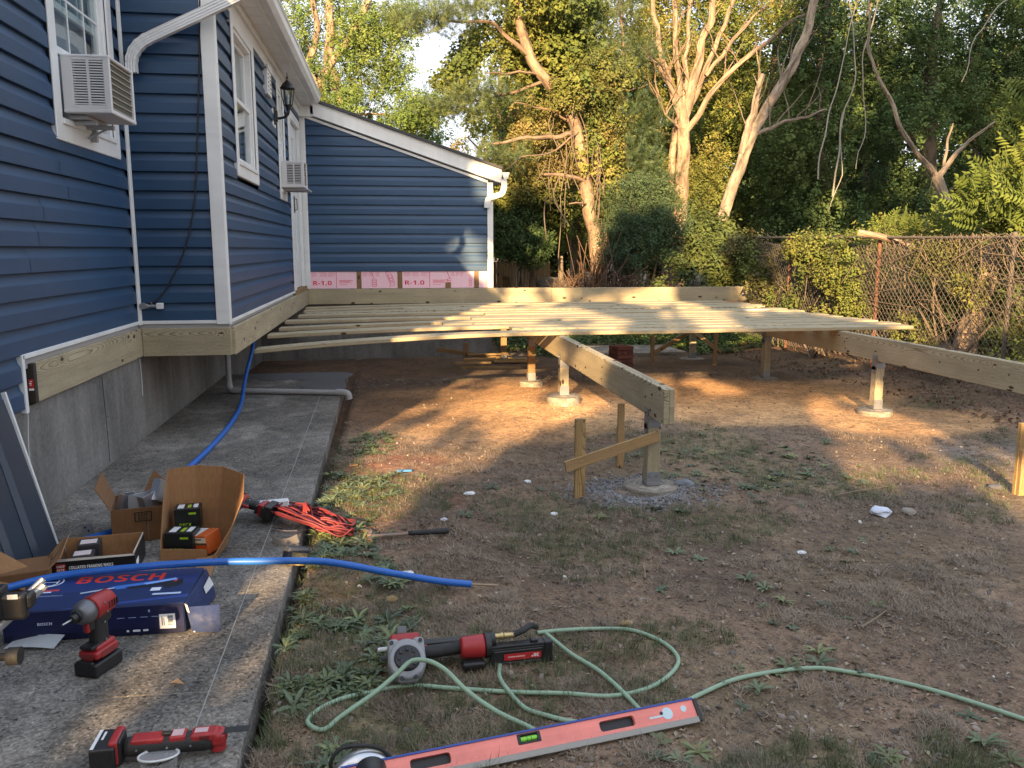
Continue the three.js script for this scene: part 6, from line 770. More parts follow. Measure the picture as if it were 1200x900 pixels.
// big blue tool box
{
  const t = thing('tool_box', 'long dark blue cardboard tool box with red lettering, right end flap torn open', 'box', [-1.22, 0, -3.6], 0.0);
  const x0 = -0.36, x1 = 0.35, zf = 0.185, zb = -0.205, h = 0.13, navy = worn(0.012, 0.026, 0.088, 0.75);
  lpart('body', [bx(x0, 0, zb, x1 - 0.004, h, zf, 0.004)], navy, t);
  lpart('top_print', sheet([x0 + 0.002, h + 0.0015, zf - 0.003], [x1 - 0.004, h + 0.0015, zf - 0.003], [x1 - 0.004, h + 0.0015, zb + 0.003], [x0 + 0.002, h + 0.0015, zb + 0.003], 0.001, 1), printed(1024, 560, (g, w, hh) => {
    const gr = g.createLinearGradient(0, 0, 0, hh); g.fillStyle = '#1d3168'; g.fillRect(0, 0, w, hh); g.fillStyle = '#172a58'; g.beginPath(); g.moveTo(0, 330); g.lineTo(w, 250); g.lineTo(w, hh); g.lineTo(0, hh); g.fill(); g.fillStyle = '#274189'; g.beginPath(); g.moveTo(300, 560); g.lineTo(1024, 430); g.lineTo(1024, 470); g.lineTo(420, 560); g.fill();
    g.strokeStyle = '#e8ecf4'; g.lineWidth = 9; g.beginPath(); g.ellipse(112, 120, 70, 70, 0, 0, 7); g.stroke(); g.lineWidth = 8; g.beginPath(); g.ellipse(112, 120, 44, 62, 0, 0.6, 2.54); g.moveTo(72, 86); g.lineTo(72, 154); g.moveTo(152, 86); g.lineTo(152, 154); g.moveTo(72, 120); g.lineTo(152, 120); g.stroke();
    g.fillStyle = '#d8382c'; g.font = 'bold 150px sans-serif'; g.save(); g.translate(255, 168); g.scale(1.14, 1); g.fillText('BOSCH', 0, 0); g.restore();
    g.fillStyle = '#c33a3a'; g.fillRect(60, 245, 150, 26); g.fillStyle = '#dfe4ee'; g.fillRect(60, 276, 110, 16); g.font = '30px sans-serif'; g.fillStyle = '#9fb0d4'; g.fillText('Demolition', 110, 355);
    g.lineWidth = 20; g.strokeStyle = '#a9b4c6'; g.beginPath(); g.moveTo(355, 330); g.lineTo(540, 268); g.stroke(); g.fillStyle = '#3f6fc0'; g.beginPath(); g.moveTo(520, 245); g.lineTo(760, 190); g.lineTo(790, 235); g.lineTo(560, 300); g.fill(); g.fillStyle = '#14171d'; g.beginPath(); g.moveTo(600, 270); g.lineTo(790, 225); g.lineTo(930, 170); g.lineTo(950, 270); g.lineTo(860, 330); g.lineTo(830, 270); g.lineTo(640, 305); g.fill(); g.fillStyle = '#7fa4e4'; g.beginPath(); g.moveTo(700, 215); g.lineTo(880, 150); g.lineTo(900, 180); g.lineTo(720, 245); g.fill(); g.fillStyle = '#dadfe8'; g.fillRect(770, 300, 60, 50); g.fillStyle = '#c83030'; g.fillRect(880, 190, 22, 22);
    g.fillStyle = '#b9c6e2'; g.fillRect(800, 392, 170, 26);
    for (let i = 0; i < 26; i++) { g.strokeStyle = `rgba(170,190,225,${0.05 + hash(i, 4) * 0.12})`; g.lineWidth = 2; g.beginPath(); g.moveTo(hash(i, 1) * w, hash(i, 2) * hh); g.lineTo(hash(i, 1) * w + 80, hash(i, 2) * hh + 30); g.stroke(); }
  }), t);
  lpart('front_print', sheet([x0 + 0.002, 0.004, zf + 0.0015], [x1 - 0.008, 0.004, zf + 0.0015], [x1 - 0.008, h - 0.003, zf + 0.0015], [x0 + 0.002, h - 0.003, zf + 0.0015], 0.001, 1), printed(1024, 192, (g, w, hh) => {
    g.fillStyle = '#121a44'; g.fillRect(0, 0, w, hh); g.fillStyle = '#0c1334'; g.fillRect(0, 150, w, 42); g.fillStyle = '#c9d2e6'; g.font = 'bold 26px sans-serif'; g.fillText('BOSCH', 190, 92); g.fillStyle = '#8795bd'; g.fillRect(190, 150, 22, 14); for (let i = 0; i < 4; i++) g.fillRect(640 + i * 66, 72, 44, 5); g.fillRect(820, 26, 12, 18); g.fillStyle = '#d5dae6'; for (const [a, b] of [[690, 14], [725, 44], [785, 30]]) g.fillRect(a, 158, b, 14);
    g.fillStyle = '#eceef0'; g.fillRect(882, 62, 92, 100); g.fillStyle = '#20222a'; for (let i = 0; i < 14; i++) g.fillRect(930, 74 + i * 5, 30, 1 + hash(i, 2) * 3); g.fillRect(895, 80, 5, 60); g.fillRect(906, 90, 4, 50); g.fillStyle = 'rgba(120,140,190,.16)'; g.fillRect(220, 120, 70, 4); g.fillRect(300, 96, 120, 3);
  }), t);
  lpart('end_flap', [sheet([x1, h, zf - 0.01], [x1 + 0.02, 0.02, zf - 0.02], [x1 + 0.05, 0.01, zb + 0.05], [x1 + 0.006, h, zb + 0.01], 0.003, 6, 0.006), sheet([x1 + 0.002, 0.11, zf - 0.002], [x1 + 0.025, 0.004, zf + 0.01], [x1 + 0.14, 0.006, zf + 0.03], [x1 + 0.13, 0.10, zf - 0.03], 0.003, 6, 0.012)], worn(0.014, 0.03, 0.105, 0.95), t);
  lpart('torn_edge', sheet([x1 - 0.001, h - 0.002, zf + 0.003], [x1 + 0.03, 0.004, zf + 0.0115], [x1 + 0.036, 0.004, zf + 0.0135], [x1 + 0.01, h - 0.01, zf + 0.0045], 0.002, 2), mat(0.66, 0.62, 0.55, 0.9), t);
  lpart('sticker', sheet([x1 + 0.026, 0.10, zb + 0.16], [x1 + 0.034, 0.07, zb + 0.16], [x1 + 0.046, 0.07, zb + 0.06], [x1 + 0.03, 0.11, zb + 0.06], 0.002, 2), softWhite, t);
}
// box of framing nails
{
  const t = thing('nail_box', 'low open black box lettered COLLATED FRAMING NAILS', 'box', [-1.46, 0, -4.2], 0.13), w = 0.37, d = 0.31, h = 0.125, T = 0.004, blk = mat(0.014, 0.013, 0.014, 0.5);
  lpart('wall', [bx(-w / 2, 0, d / 2 - T, w / 2, h - 0.012, d / 2, 0.001)], blk, t); lpart('wall', bx(-w / 2, 0, -d / 2, w / 2, h, -d / 2 + T, 0.001), cardM, t);
  lpart('wall', sheet([-w / 2, 0, -d / 2], [-w / 2, 0, d / 2 - 0.004], [-w / 2 - 0.01, h + 0.01, d / 2 - 0.02], [-w / 2 - 0.015, h, -d / 2], T, 4), cardDark, t); lpart('wall', bx(w / 2 - T, 0, -d / 2 + T, w / 2, h - 0.004, d / 2 - T, 0.001), cardDark, t);
  lpart('floor', bx(-w / 2 + T, 0, -d / 2 + T, w / 2 - T, 0.005, d / 2 - T, 0), cardDark, t);
  lpart('side_print', bx(w / 2 + 0.0005, 0.004, -d / 2, w / 2 + 0.002, h - 0.006, d / 2, 0), blk, t);
  lpart('sticker', bx(w / 2 + 0.0022, 0.01, 0.06, w / 2 + 0.003, 0.075, 0.13, 0), printed(64, 64, (g) => { g.fillStyle = '#eee'; g.fillRect(0, 0, 64, 64); g.fillStyle = '#222'; for (let i = 0; i < 12; i++) g.fillRect(8 + i * 4, 12, 1 + hash(i, 1) * 2, 40); }), t);
  lpart('front_print', sheet([-w / 2 + 0.002, 0.003, d / 2 + 0.0015], [w / 2 - 0.002, 0.003, d / 2 + 0.0015], [w / 2 - 0.002, h - 0.014, d / 2 + 0.0015], [-w / 2 + 0.002, h - 0.014, d / 2 + 0.0015], 0.001, 1), printed(1024, 320, (g, W, H) => { g.fillStyle = '#141214'; g.fillRect(0, 0, W, H); g.fillStyle = '#9c2a24'; g.fillRect(62, 30, 118, 128); g.fillStyle = '#f0e8e4'; g.font = 'bold 44px sans-serif'; g.fillText('GRIP', 68, 86); g.fillText('RITE', 70, 138); g.font = 'bold 62px sans-serif'; g.fillStyle = '#f4f2ee'; g.fillText('COLLATED FRAMING NAILS', 216, 122, 545); g.fillStyle = '#b8b23a'; g.fillRect(110, 200, 330, 90); g.fillStyle = '#e8e6dc'; g.fillRect(460, 214, 280, 16); g.fillRect(460, 248, 200, 12); }), t);
  lpart('torn_rim', [sheet([-w / 2, h - 0.014, d / 2 + 0.001], [w / 2, h - 0.014, d / 2 + 0.001], [w / 2, h - 0.006, d / 2 - 0.004], [-w / 2, h - 0.002, d / 2 - 0.004], 0.003, 10, 0.003), sheet([w / 2, h - 0.006, d / 2], [w / 2, h - 0.006, -d / 2], [w / 2 - 0.004, h + 0.002, -d / 2], [w / 2 - 0.005, h + 0.001, d / 2], 0.003, 6)], mat(0.45, 0.4, 0.34, 0.9), t);
  const small = (x, z, y, label, h2) => { const b = thing('carton', label, 'carton', [-1.46 + x, y, -4.2 + z], 0.2); lpart('body', bx(-0.05, 0, -0.05, 0.05, h2, 0.05, 0.002), mat(0.03, 0.028, 0.03, 0.5), b); lpart('label', bx(-0.04, h2, -0.035, 0.036, h2 + 0.001, 0.03, 0), mat(0.62, 0.52, 0.5, 0.6), b); };
  small(-0.07, 0.02, 0.006, 'front small black carton with pale label inside the nail box', 0.09); small(-0.075, -0.09, 0.006, 'rear small black carton with pale label inside the nail box', 0.11);
}
[[-1.66, -4.62, 0.25, 'left', 0.065], [-1.36, -4.60, 0.0, 'right', 0.085]].forEach(([x, z, r, s, hh]) => { const b = thing('joist_hanger', `small shiny bracket standing behind the nail box, ${s} one`, 'bracket', [x, 0, z], r); lpart('plate', [bx(-0.025, 0, -0.002, 0.025, hh + 0.04, 0.0, 0.0005), bx(0.023, 0, -0.03, 0.025, hh + 0.03, -0.003, 0.0005)], galv, b); lpart('hole', [cyl(0.006, 0.006, 0.001, -0.008, hh + 0.02, 0.0008, 'z', 10), cyl(0.006, 0.006, 0.001, 0.008, hh, 0.0008, 'z', 10)], blackM, b); });
// brown carton of brackets
{
  const t = thing('bracket_box', 'brown open carton with square black stamp, full of metal brackets', 'box', [-1.40, 0, -4.74], 0.22), w = 0.30, d = 0.30, h = 0.19, T = 0.004;
  lpart('wall', bx(-w / 2, 0, d / 2 - T, w / 2, h, d / 2, 0.001), cardDark, t); lpart('wall', bx(w / 2 - T, 0, -d / 2, w / 2, h, d / 2 - T, 0.001), cardDark, t); lpart('wall', bx(-w / 2, 0, -d / 2, w / 2 - T, h, -d / 2 + T, 0.001), cardDark, t); lpart('wall', bx(-w / 2, 0, -d / 2 + T, -w / 2 + T, h, d / 2 - T, 0.001), cardDark, t); lpart('floor', bx(-w / 2 + T, 0, -d / 2 + T, w / 2 - T, 0.006, d / 2 - T, 0), cardDark, t);
  lpart('flap', sheet([-w / 2, h, d / 2], [-w / 2, h, -d / 2], [-w / 2 - 0.06, h + 0.14, -d / 2 - 0.02], [-w / 2 - 0.07, h + 0.12, d / 2 - 0.04], T, 4), cardDark, t);
  lpart('flap', sheet([0.0, h, -d / 2], [w / 2, h, -d / 2], [w / 2 - 0.02, h + 0.05, -d / 2 - 0.02], [0.06, h + 0.12, -d / 2 - 0.05], T, 4), cardDark, t);
  lpart('stamp', sheet([-0.04, 0.11, d / 2 + 0.0015], [0.06, 0.11, d / 2 + 0.0015], [0.06, 0.17, d / 2 + 0.0015], [-0.04, 0.17, d / 2 + 0.0015], 0.001, 1), printed(128, 80, (g) => { g.fillStyle = '#6e5238'; g.fillRect(0, 0, 128, 80); g.strokeStyle = '#15110e'; g.lineWidth = 7; g.strokeRect(12, 8, 104, 64); g.fillStyle = '#15110e'; g.font = 'bold 30px sans-serif'; g.fillText('GRIP', 26, 38); g.fillText('RITE', 28, 66); }), t);
  const R = rngOf(1203); for (let i = 0; i < 6; i++) { const b = thing('joist_hanger', ['galvanised hanger lying flat in the brown carton, leftmost', 'galvanised hanger on edge in the brown carton beside the leftmost', 'galvanised hanger in the middle of the brown carton', 'galvanised hanger tilted up in the brown carton right of the middle', 'galvanised hanger poking out at the back of the brown carton', 'tall galvanised hanger sticking out of the right end of the brown carton'][i], 'bracket', [-1.50 + i * 0.042, 0.10 + 0.012 * i + R() * 0.02, -4.76 + (R() - 0.5) * 0.12], R() * 2); b.rotation.z = (R() - 0.5) * 1.2; b.rotation.x = (R() - 0.5) * 0.9; const k = i === 5 ? 1.35 : 1; lpart('plate', [bx(-0.05 * k, 0, -0.002, 0.05 * k, 0.09 * k, 0, 0.0005), bx(0.048 * k, 0, -0.05, 0.05 * k, 0.09 * k, -0.003, 0.0005), bx(-0.05 * k, 0, -0.05, -0.048 * k, 0.09 * k, -0.003, 0.0005), bx(-0.046 * k, 0, -0.05, 0.046 * k, 0.002, -0.003, 0.0005)], new THREE.MeshStandardMaterial({ color: lin(0.55, 0.57, 0.62), metalness: 0.85, roughness: 0.3 }), b); }
}
// large torn carton with fastener boxes inside
{
  const t = thing('carton', 'large torn open cardboard carton with sunlit curling right side, on the path', 'box', [-1.06, 0, -4.42], 0.0), T = 0.005;
  const TH = (pts, base, m, nm = 'wall') => { for (let i = 0; i + 1 < pts.length; i++) { const [x, z, h, ox, oz] = pts[i], [x2, z2, h2, ox2, oz2] = pts[i + 1]; lpart(nm, sheet([x, 0, z], [x2, 0, z2], [x2 + ox2, h2, z2 + oz2], [x + ox, h, z + oz], T, 6), m, t); } };
  TH([[-0.13, 0.14, 0.06, 0, 0], [-0.135, 0.0, 0.26, -0.004, 0], [-0.13, -0.12, 0.41, -0.01, -0.01]], 0, cardM);
  TH([[-0.13, -0.12, 0.41, -0.01, -0.01], [-0.02, -0.155, 0.415, 0.01, -0.03], [0.08, -0.16, 0.40, 0.05, -0.03], [0.15, -0.12, 0.37, 0.10, -0.01]], 0, cardM);
  TH([[0.15, -0.12, 0.37, 0.10, -0.01], [0.155, 0.0, 0.28, 0.11, 0.02], [0.14, 0.10, 0.16, 0.08, 0.02], [0.12, 0.19, 0.03, 0.02, 0.01]], 0, cardM);
  lpart('floor', sheet([-0.13, 0.004, 0.14], [0.13, 0.004, 0.16], [0.15, 0.004, -0.12], [-0.13, 0.004, -0.12], 0.004, 2), cardDark, t);
  lpart('wall', sheet([-0.13, 0.0, 0.14], [0.10, 0.0, 0.165], [0.10, 0.055, 0.165], [-0.13, 0.06, 0.14], T, 4), cardM, t);
  lpart('flap', sheet([0.05, 0.01, 0.17], [0.15, 0.015, 0.16], [0.17, 0.006, 0.42], [0.09, 0.006, 0.40], T, 5), cardM, t);
  const green = (label, x, y, z, r, w, h, d, tx) => { const b = thing('fastener_box', label, 'box', [-1.06 + x, y, -4.42 + z], r); lpart('body', bx(-w / 2, 0, -d / 2, w / 2, h, d / 2, 0.002), mat(0.012, 0.013, 0.012, 0.35), b); lpart('top_label', bx(-w * 0.38, h, -d * 0.3, -w * 0.14, h + 0.001, d * 0.36, 0), softWhite, b); lpart('top_label', bx(w * 0.22, h, -d * 0.3, w * 0.4, h + 0.001, d * 0.3, 0), softWhite, b); lpart('green_label', bx(w * 0.0, h, -d * 0.2, w * 0.14, h + 0.001, d * 0.3, 0), mat(0.30, 0.42, 0.03, 0.5), b); lpart('front_print', sheet([-w / 2 + 0.004, 0.006, d / 2 + 0.001], [w / 2 - 0.004, 0.006, d / 2 + 0.001], [w / 2 - 0.004, h - 0.006, d / 2 + 0.001], [-w / 2 + 0.004, h - 0.006, d / 2 + 0.001], 0.0006, 1), printed(128, 96, (g) => { g.fillStyle = '#101210'; g.fillRect(0, 0, 128, 96); g.fillStyle = '#8fb01e'; g.font = 'bold 26px sans-serif'; g.fillText(tx, 18, 84); g.fillRect(70, 14, 40, 10); }), b); };
  green('lower black and green fastener box in front inside the large carton', -0.04, 0.008, 0.055, -0.12, 0.145, 0.125, 0.12, 'DECK'); green('rear black and green fastener box, raised behind, inside the large carton', -0.035, 0.10, -0.07, 0.1, 0.13, 0.12, 0.10, 'DECK');
  { const b = thing('screw_box', 'orange and white fastener box lying tilted inside the large carton', 'box', [-0.985, 0.012, -4.38], -0.5); b.rotation.z = 0.18; b.rotation.x = 0.12; lpart('body', bx(-0.065, 0, -0.05, 0.065, 0.10, 0.06, 0.002), mat(0.50, 0.10, 0.02, 0.5), b); lpart('label', [bx(-0.0655, 0.03, -0.04, -0.0652 + 0.0002, 0.1, 0.05, 0), bx(-0.06, 0.10, -0.045, 0.0, 0.101, 0.055, 0)], mat(0.55, 0.56, 0.55, 0.6), b); lpart('front_print', sheet([-0.063, 0.004, 0.0612], [0.063, 0.004, 0.0612], [0.063, 0.098, 0.0612], [-0.063, 0.098, 0.0612], 0.0006, 1), printed(128, 96, (g) => { g.fillStyle = '#d9531e'; g.fillRect(0, 0, 128, 96); g.fillStyle = '#e8dcc0'; g.fillRect(0, 6, 128, 30); g.fillStyle = '#2c5a4a'; g.fillRect(0, 38, 128, 9); g.fillStyle = '#f4ece0'; g.beginPath(); g.ellipse(26, 74, 11, 11, 0, 0, 7); g.fill(); g.fillStyle = '#3a2a1c'; g.fillRect(20, 14, 80, 6); }), b); }
}
// small carton flaps at the left behind the tool box
{
  const t = thing('carton', 'plain carton with spread tan flaps behind the left end of the blue tool box', 'box', [-1.72, 0, -3.95], 0.3);
  lpart('body', bx(-0.14, 0, -0.1, 0.12, 0.13, 0.1, 0.003), cardDark, t); lpart('flap', sheet([-0.14, 0.13, 0.1], [0.02, 0.05, 0.12], [0.03, 0.13, 0.02], [-0.16, 0.27, -0.04], 0.004, 4), cardM, t); lpart('flap', sheet([0.10, 0.11, 0.1], [0.12, 0.1, -0.1], [0.2, 0.21, -0.12], [0.17, 0.17, 0.08], 0.004, 4), cardM, t);
}
// leaning slate panel with white strip
{
  const pan = thing('panel', 'dark slate ribbed panel leaning on the foundation at the left edge', 'panel', [-1.92, 0, -4.1]);
  const S = (z0, y0, x0, z1, y1, x1, z2, y2, x2, z3, y3, x3) => sheet([x0 + 1.92, y0, z0 + 4.1], [x1 + 1.92, y1, z1 + 4.1], [x2 + 1.92, y2, z2 + 4.1], [x3 + 1.92, y3, z3 + 4.1], 0.006, 3);
  const slate = mat(0.028, 0.04, 0.06, 0.45); lpart('sheet', S(-4.56, 0.005, -1.80, -2.6, 0.005, -1.80, -2.6, 0.92, -2.03, -4.62, 0.80, -2.02), slate, pan);
  [0.16, 0.40].forEach((k) => lpart('rib', [S(-4.50 + k, 0.01, -1.795, -4.47 + k, 0.01, -1.775, -4.56 + k, 0.82, -2.005, -4.59 + k, 0.82, -2.02), S(-4.47 + k, 0.01, -1.775, -4.44 + k, 0.01, -1.795, -4.53 + k, 0.82, -2.02, -4.56 + k, 0.82, -2.005)], slate, pan));
  solo('trim_strip', bx(-0.012, 0, -0.008, 0.012, 0.86, 0.008, 0.002).rotateZ(0.235).rotateX(-0.03).translate(-1.815, 0.003, -4.60), whiteM, 'thin white trim strip leaning along the edge of the slate panel', 'trim strip').userData.label = 'thin white trim strip leaning along the edge of the slate panel';
}
// ------------------------------------------------------------------ tools
function impactDriver(label, pos, turn, lie) {
  const t = thing('impact_driver', label, 'impact driver', pos, turn), B = new THREE.Group(); // built upright, nose towards +z, then laid down if asked
  const o = (nm, g, m) => { const q = Array.isArray(g) ? merge(g) : g; if (lie) { q.rotateZ(Math.PI / 2 - 0.25); q.translate(0.1, 0.06, 0); } return lpart(nm, q, m, t); };
  o('motor_housing', [new THREE.LatheGeometry([[0.0, 0], [0.026, 0.002], [0.036, 0.012], [0.039, 0.04], [0.040, 0.09], [0.038, 0.10], [0.0, 0.102]].map((p) => new THREE.Vector2(...p)), 24).rotateX(Math.PI / 2).translate(0, 0.215, -0.09)], toolRed);
  o('gear_case', [new THREE.LatheGeometry([[0.0, 0.0], [0.038, 0], [0.040, 0.010], [0.037, 0.028], [0.029, 0.042], [0.02, 0.048], [0.0, 0.048]].map((p) => new THREE.Vector2(...p)), 24).rotateX(Math.PI / 2).translate(0, 0.215, 0.012)], new THREE.MeshStandardMaterial({ color: lin(0.16, 0.16, 0.17), metalness: 0.6, roughness: 0.45 }));
  o('chuck', [cyl(0.016, 0.012, 0.026, 0, 0.215, 0.072, 'z', 16), cyl(0.019, 0.019, 0.008, 0, 0.215, 0.063, 'z', 16)], blackM);
  o('bit', cyl(0.0035, 0.003, 0.04, 0, 0.215, 0.102, 'z', 6), steel);
  o('grip', [rb(0.046, 0.135, 0.06, 0.018, 0, 0.125, -0.025, 4), rb(0.05, 0.05, 0.07, 0.018, 0, 0.175, -0.035, 3), rb(0.028, 0.04, 0.03, 0.01, 0, 0.165, 0.012, 3)], blackRubber);
  o('trigger', rb(0.022, 0.035, 0.02, 0.008, 0, 0.160, 0.022, 3), toolRed);
  o('foot', [rb(0.074, 0.028, 0.105, 0.010, 0, 0.066, -0.02, 3), rb(0.062, 0.022, 0.09, 0.010, 0, 0.084, -0.024, 3)], toolRed);
  o('battery', [rb(0.086, 0.046, 0.128, 0.008, 0, 0.023, -0.015, 3), rb(0.05, 0.012, 0.05, 0.004, 0, 0.094, 0.012, 2), rb(0.062, 0.018, 0.012, 0.004, 0, 0.045, 0.045, 2), bx(-0.0395, 0.012, -0.06, 0.0395, 0.017, 0.03, 0.001)], blackM);
  for (let k = 0; k < 4; k++) for (const sx of [-1, 1]) o('vent', bx(sx * 0.0385 - 0.0016, 0.205, -0.078 + k * 0.012, sx * 0.0385 + 0.0016, 0.228, -0.073 + k * 0.012, 0.0005), blackM);
  for (const [y, z] of [[0.232, -0.02], [0.198, -0.03], [0.16, -0.03], [0.10, -0.03]]) for (const sx of [-1, 1]) o('screw', cyl(0.0035, 0.0035, 0.003, sx * (y > 0.18 ? 0.0375 : 0.0235), y, z, 'x', 10), steel);
  o('seam', [bx(-0.0006, 0.2545, -0.085, 0.0006, 0.2556, 0.01, 0)], blackM);
  o('badge', [bx(-0.02, 0.052, 0.0332, 0.02, 0.072, 0.0338, 0), bx(0.0373, 0.055, -0.05, 0.0378, 0.075, 0.01, 0)], mat(0.2, 0.03, 0.03, 0.4));
  return t;
}
impactDriver('red and black impact driver standing upright in front of the blue tool box', [-1.135, 0, -3.13], -0.38, false).scale.setScalar(1.16);
{ const d = impactDriver('red and black impact driver lying on its side beside the red cord coil', [-0.80, 0.0, -4.84], -0.25, true); d.scale.setScalar(1.0); }
// red extension cord coil
{
  const R = rngOf(1301), ls = []; for (let i = 0; i < 15; i++) { const cx = -0.50 + (R() - 0.5) * 0.08, cz = -4.82 + (R() - 0.5) * 0.08, a = 0.22 + R() * 0.12, b = 0.075 + R() * 0.08, tw = 0.62 + (R() - 0.5) * 0.35, p = []; for (let k = 0; k < 14; k++) { const th = k / 14 * 6.283, ex = Math.cos(th) * a, ez = Math.sin(th) * b; p.push([cx + ex * Math.cos(tw) - ez * Math.sin(tw) + (R() - 0.5) * 0.015, 0.014 + 0.055 * R() + 0.03 * Math.sin(th) - 0.05 * sstep(0.0, 0.25, ex), cz + ex * Math.sin(tw) + ez * Math.cos(tw) + (R() - 0.5) * 0.015]); } ls.push(tube(p, 0.0058, 90, 7, true)); }
  ls.push(tube([[-0.80, 0.012, -5.12], [-0.7, 0.03, -5.10], [-0.58, 0.06, -4.98], [-0.5, 0.07, -4.9]], 0.0058, 40, 7), tube([[-0.84, 0.012, -5.05], [-0.72, 0.03, -5.02], [-0.6, 0.05, -4.9]], 0.0058, 40, 7));
  const t = thing('extension_cord', 'coiled red extension cord tied in the middle at the path edge', 'cord', [-0.5, 0, -4.8]); lpart('coil', ls.map((g) => g.translate(0.5, 0, 4.8)), mat(0.17, 0.024, 0.03, 0.6), t);
  lpart('tie', [0, 1, 2, 3].map((k) => new THREE.TorusGeometry(0.062, 0.0065, 8, 24).rotateY(0.62 + 0.9).scale(1, 0.8, 1).rotateZ(0.1 * k).translate(-0.02 + k * 0.008, 0.055, -0.03 + k * 0.01)), mat(0.26, 0.03, 0.03, 0.5), t);
}
{ const t = thing('carton', 'small white and blue packet behind the lying impact driver', 'packet', [-0.72, 0, -5.0], 0.2); lpart('body', rb(0.17, 0.075, 0.06, 0.006, 0, 0.04, 0), softWhite, t); lpart('stripe', bx(-0.086, 0.002, -0.0305, -0.05, 0.077, 0.0305, 0.001), mat(0.03, 0.12, 0.4, 0.5), t); }
{ // clear safety glasses
  const t = thing('safety_glasses', 'dusty safety glasses with clear lenses lying at the path edge below the cord', 'glasses', [-0.59, 0.0, -4.48], -0.35), am = new THREE.MeshPhysicalMaterial({ color: lin(0.55, 0.5, 0.46), transmission: 0.55, roughness: 0.25, thickness: 0 });
  const lens = new THREE.CylinderGeometry(0.085, 0.09, 0.055, 20, 1, true, -1.1, 2.2).rotateX(0.4).translate(0, 0.045, -0.02); lpart('lens', lens, am, t);
  lpart('temple', tube([[-0.075, 0.055, 0.02], [-0.085, 0.05, -0.06], [-0.08, 0.02, -0.12]], 0.004, 20, 6), blackM, t); lpart('temple', tube([[0.075, 0.055, 0.02], [0.085, 0.05, -0.06], [0.075, 0.02, -0.12]], 0.004, 20, 6), blackM, t); lpart('brow', tube([[-0.075, 0.072, 0.02], [-0.04, 0.078, 0.05], [0, 0.08, 0.058], [0.04, 0.078, 0.05], [0.075, 0.072, 0.02]], 0.005, 24, 6), mat(0.1, 0.09, 0.1, 0.4), t);
}
{ // tape measure
  const t = thing('tape_measure', 'dusty yellow and black tape measure tipped over the path edge', 'tape measure', [-0.515, -0.015, -4.14], 0.55); t.rotation.z = -0.3;
  lpart('case', [rb(0.115, 0.085, 0.05, 0.018, 0, 0.048, 0, 4)], mat(0.23, 0.17, 0.08, 0.7), t); lpart('rubber_band', [rb(0.12, 0.03, 0.056, 0.012, 0, 0.085, -0.002, 3), rb(0.03, 0.08, 0.056, 0.01, -0.05, 0.05, 0, 3)], mat(0.03, 0.035, 0.05, 0.6), t);
  lpart('hub', cyl(0.03, 0.03, 0.006, 0.005, 0.042, 0.026, 'z', 20), mat(0.35, 0.27, 0.12, 0.6), t); lpart('belt_clip', [bx(0.0, 0.02, -0.034, 0.02, 0.09, -0.031, 0.001)], steel, t);
}
{ // hammer
  const y = gh(0.1, -4.6), t = thing('hammer', 'claw hammer with black rubber grip lying in the sunlit soil', 'hammer', [0.08, y, -4.6], 0.04);
  lpart('head', [cyl(0.015, 0.015, 0.04, -0.225, 0.025, 0.055, 'z', 14), cyl(0.011, 0.013, 0.03, -0.225, 0.025, 0.025, 'z', 14), rb(0.03, 0.03, 0.03, 0.008, -0.225, 0.027, 0.0, 3), tube([[-0.225, 0.03, -0.01], [-0.232, 0.038, -0.05], [-0.25, 0.03, -0.085]], 0.010, 16, 8), tube([[-0.218, 0.03, -0.01], [-0.215, 0.038, -0.05], [-0.225, 0.028, -0.09]], 0.008, 16, 8)], new THREE.MeshStandardMaterial({ color: lin(0.33, 0.22, 0.15), metalness: 0.5, roughness: 0.6 }), t);
  lpart('shaft', [tube([[-0.225, 0.028, 0], [-0.1, 0.026, 0.0], [0.0, 0.028, 0]], 0.0095, 20, 10)], mat(0.23, 0.17, 0.13, 0.5), t);
  lpart('grip', new THREE.LatheGeometry([[0, 0], [0.012, 0.001], [0.014, 0.02], [0.0155, 0.08], [0.0145, 0.15], [0.018, 0.22], [0.016, 0.232], [0, 0.236]].map((p) => new THREE.Vector2(...p)), 16).rotateZ(-Math.PI / 2).translate(-0.005, 0.030, 0), blackRubber, t);
}
